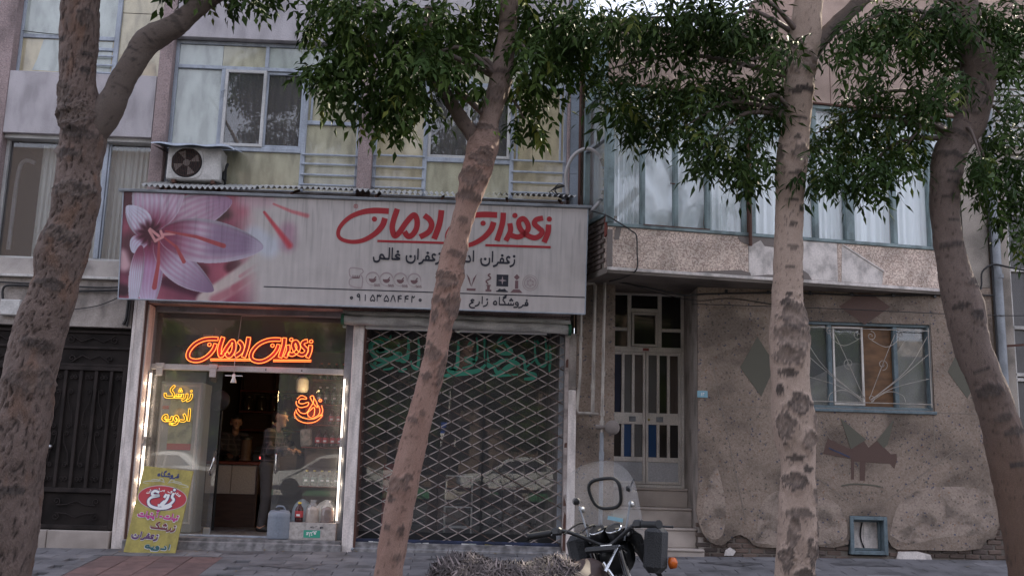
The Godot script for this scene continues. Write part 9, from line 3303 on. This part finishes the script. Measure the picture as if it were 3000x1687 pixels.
# ---------------------------------------------------------------- the other side of the street, seen in the glass
func opposite() -> void:
	var b := B.new()
	b.span(-40, 40, -0.6, 0.42, 22.0, 30.0)
	tag(obj("far_pavement", b, M.asphalt), "pavement on the far side of the street", "", "", "structure")
	b = B.new()
	for i in 60:
		if i % 2 == 0:
			b.span(-30 + i, -29 + i, 0.1, 0.46, 21.85, 22.0, 0.02)
	tag(obj("green_kerb", b, mk("kerb_green", Color(0.05, 0.2, 0.1), 0.7)), "green painted stretches of the far kerb", "", "", "structure")
	b = B.new()
	for i in 60:
		if i % 2 == 1:
			b.span(-30 + i, -29 + i, 0.1, 0.46, 21.85, 22.0, 0.02)
	tag(obj("white_kerb", b, M.white_paint), "white painted stretches of the far kerb", "", "", "structure")
	var h := thing("brick_building", Vector3(0, 0.4, 30.0), "sunlit tan brick building across the street", "building")
	b = B.new()
	b.span(-26, -8.5, 0.0, 14.5, 0.0, 8.0)
	b.span(-8.5, 2.0, 0.0, 8.0, 0.5, 8.0)
	b.span(2.0, 11.0, 0.0, 13.5, 1.0, 9.0)
	obj("wall", b, mk("tan_brick", Color(0.2, 0.145, 0.12), 0.9, {"tex": "fine"}), h)
	b = B.new()
	b.span(11.0, 32.0, 0.0, 7.0, 0.0, 8.0)
	obj("pale_wall", b, M.stone, h)
	for x in [-22.0, -18.0, -14.0, -10.0, -6.0, -2.0, 4.0, 7.5, 14.0, 18.0, 22.0]:
		for y in [1.2, 4.6]:
			b = B.new()
			b.span(x, x + 1.8, y, y + 1.7, -0.06, 0.0)
			obj("window", b, M.pane_black, h)
	var kinds := [spray(3, 3), spray(8, 4), spray(15, 4)]
	var g := RandomNumberGenerator.new()
	g.seed = 9
	var nt := 0
	for x in [-17.0, -13.5, -10.0, -6.5, -3.2, 0.3, 3.5, 6.8, 10.5, 15.0]:
		var t := thing("far_tree", Vector3(x, 0.4, 24.0), "leafy tree on the far pavement, " + ORDER[nt] + " along the row", "tree", "trees on the far pavement")
		b = B.new()
		b.tube(bez([Vector3(0, 0, 0), Vector3(0.1, 1.5, 0), Vector3(0.0, 3.2, 0.1), Vector3(0.2, 5.5, 0)]), [0.22, 0.21, 0.2, 0.19, 0.18, 0.18, 0.17, 0.17, 0.17, 0.16, 0.15, 0.14, 0.13, 0.12, 0.1, 0.08, 0.06, 0.05, 0.04], 10)
		for i in b.c.size():
			b.c[i] = Color(0.16, 0.12, 0.1)
		obj("trunk", b, M.vc, t)
		nt += 1
		var cl := []
		for k in 22:
			cl.append_array([g.randf_range(-2.2, 2.2), g.randf_range(1.9, 6.2), g.randf_range(-1.6, 1.6), g.randf_range(0.6, 1.0)])
		crown("crown", t, cl, kinds, Color(1.3, 1.35, 1.1), 300 + int(x))
	car(Vector3(-4.6, 0.12, 20.0), Color(0.62, 0.62, 0.62), "white saloon car parked across the street, seen in the shop glass")
	car(Vector3(1.6, 0.2, 20.2), Color(0.55, 0.56, 0.57), "pale grey car parked across the street behind the signpost")
	car(Vector3(-10.2, 0.06, 20.0), Color(0.5, 0.5, 0.5), "silver car parked across the street to the left")
	var s := thing("signpost", Vector3(-0.95, 0.42, 22.6), "white signpost with a no entry disc and a blue parking sign across the street", "sign")
	b = B.new()
	b.tube([Vector3(0, 0, 0), Vector3(0, 3.6, 0)], 0.04, 8)
	b.tube([Vector3(-1.6, 0, 0), Vector3(-1.6, 2.5, 0)], 0.03, 8)
	obj("post", b, M.white_paint, s)
	b = B.new()
	b.xf = Transform3D(Basis(Vector3.UP, PI), Vector3(-1.6, 2.2, -0.05))
	b.disc(Vector2(0, 0), 0.3, 0.0, 24)
	obj("red_disc", b, mk("sign_red", Color(0.55, 0.03, 0.03), 0.4), s)
	b = B.new()
	b.xf = Transform3D(Basis(Vector3.UP, PI), Vector3(-1.6, 2.2, -0.05))
	b.span(-0.22, 0.22, -0.06, 0.06, 0.0, 0.004)
	b.xf = Transform3D(Basis(Vector3.UP, PI), Vector3(0, 2.0, -0.05))
	b.span(-0.28, 0.28, -0.42, 0.05, 0.0, 0.004)
	obj("white_bar", b, M.white_print, s)
	b = B.new()
	b.xf = Transform3D(Basis(Vector3.UP, PI), Vector3(0, 2.0, -0.05))
	b.span(-0.28, 0.28, 0.05, 0.45, 0.0, 0.004)
	obj("blue_plate", b, mk("sign_blue", Color(0.02, 0.08, 0.4), 0.4), s)


func car(at: Vector3, c: Color, label: String) -> void:
	var o := thing("parked_car", at, label, "car", "cars parked across the street")
	var prof := PackedVector2Array(pairs([-2.1, 0.35, -2.15, 0.62, -1.95, 0.82, -1.0, 0.94, -0.45, 1.36, 0.6, 1.42, 1.25, 1.0, 2.0, 0.95, 2.1, 0.6, 2.05, 0.33]))
	var b := B.new()
	# rounded sides, cabin narrowing to the roof
	var rows := []
	var curve := bez(Array(prof) + [prof[0]], 4)
	for u in [-1.0, -0.98, -0.9, -0.6, 0.0, 0.6, 0.9, 0.98, 1.0]:
		var row := []
		for p in curve:
			var k := 1.0 - 0.07 * smoothstep(0.85, 1.0, absf(u))
			row.append(Vector3(p.x * k, 0.8 + (p.y - 0.8) * k, u * 0.8 * (1.0 - 0.24 * smoothstep(0.95, 1.42, p.y))))
		rows.append(row)
	b.grid(rows)
	for u in [0, 8]:
		b.face(rows[u].slice(0, -1), Vector3(0, 0, u - 4))
	obj("body", b, mk("car_" + c.to_html(), c, 0.2, {"coat": 1.0}), o)
	for sd in [-1.0, 1.0]:
		for q in [[-0.86, 0.97, -0.42, 1.27, 0.1, 1.31, 0.1, 0.96], [0.16, 0.96, 0.16, 1.31, 0.55, 1.31, 1.0, 1.0]]:
			b = B.new()
			b.face(pairs(q).map(func(p): return Vector3(p.x * 0.95, p.y, sd * (0.805 * (1.0 - 0.24 * smoothstep(0.95, 1.42, p.y)) + 0.004))), Vector3(0, 0.2, sd))
			obj("side_window", b, M.pane_black, o)
	b = B.new()
	b.face([Vector3(-1.0, 0.955, -0.62), Vector3(-1.0, 0.955, 0.62), Vector3(-0.5, 1.335, 0.5), Vector3(-0.5, 1.335, -0.5)], Vector3(-1, 1, 0))
	obj("windscreen", b, M.pane_black, o)
	for x in [-1.35, 1.3]:
		for z in [-0.72, 0.72]:
			b = B.new()
			b.tube([Vector3(x, 0.31, z - 0.09), Vector3(x, 0.31, z + 0.09)], 0.31, 20)
			b.tube([Vector3(x, 0.31, z - 0.1), Vector3(x, 0.31, z + 0.1)], 0.18, 16)
			obj("wheel", b, M.black_rubber, o)
	for z in [-0.55, 0.55]:
		b = B.new()
		b.box(Vector3(-2.1, 0.68, z), Vector3(0.1, 0.13, 0.3), 0.03)
		obj("headlight", b, M.chrome, o)
	b = B.new()
	b.box(Vector3(0, 0.32, 0), Vector3(4.28, 0.16, 1.5), 0.05)
	obj("bumper", b, M.black_plastic, o)


func _ready() -> void:
	rng.seed = 20
	var cam := Camera3D.new()
	cam.name = "camera"
	cam.position = Vector3(0, 1.0, 14.0)
	cam.rotation = Vector3(0.18329, -0.03315, 0.02784)
	cam.fov = 31.72
	cam.near = 0.1
	cam.far = 1200.0
	cam.current = true
	add_child(cam)
	var sky_mat := ProceduralSkyMaterial.new()
	sky_mat.sky_top_color = Color(0.69, 0.715, 0.79)
	sky_mat.sky_horizon_color = Color(0.9, 0.91, 0.95)
	sky_mat.sky_curve = 0.14
	sky_mat.sky_energy_multiplier = 1.0
	sky_mat.ground_bottom_color = Color(0.24, 0.22, 0.21)
	sky_mat.ground_horizon_color = Color(0.6, 0.6, 0.64)
	var sky := Sky.new()
	sky.sky_material = sky_mat
	var env := Environment.new()
	env.background_mode = Environment.BG_SKY
	env.sky = sky
	env.background_energy_multiplier = 1.0
	env.tonemap_mode = Environment.TONE_MAPPER_LINEAR
	env.tonemap_exposure = 3.2
	env.sdfgi_enabled = true
	env.ssao_enabled = true
	env.ssil_enabled = true
	var we := WorldEnvironment.new()
	we.name = "world"
	we.environment = env
	add_child(we)
	var sun := DirectionalLight3D.new()
	sun.name = "sun"
	sun.light_color = Color(1.0, 0.95, 0.86)
	sun.light_energy = 1.15
	sun.light_angular_distance = 0.5
	sun.shadow_enabled = true
	add_child(sun)
	sun.look_at_from_position(Vector3(0.5, 0.68, -0.56) * 10.0, Vector3.ZERO)
	materials()
	street()
	apartment()
	house()
	neighbour()
	shop_front()
	shutter()
	awning()
	gate()
	sign_board()
	above_sign()
	neon_signs()
	tubes_and_lights()
	wall_fittings()
	doorway_things()
	shop_inside()
	people()
	motorcycle()
	street_trees()
	opposite()
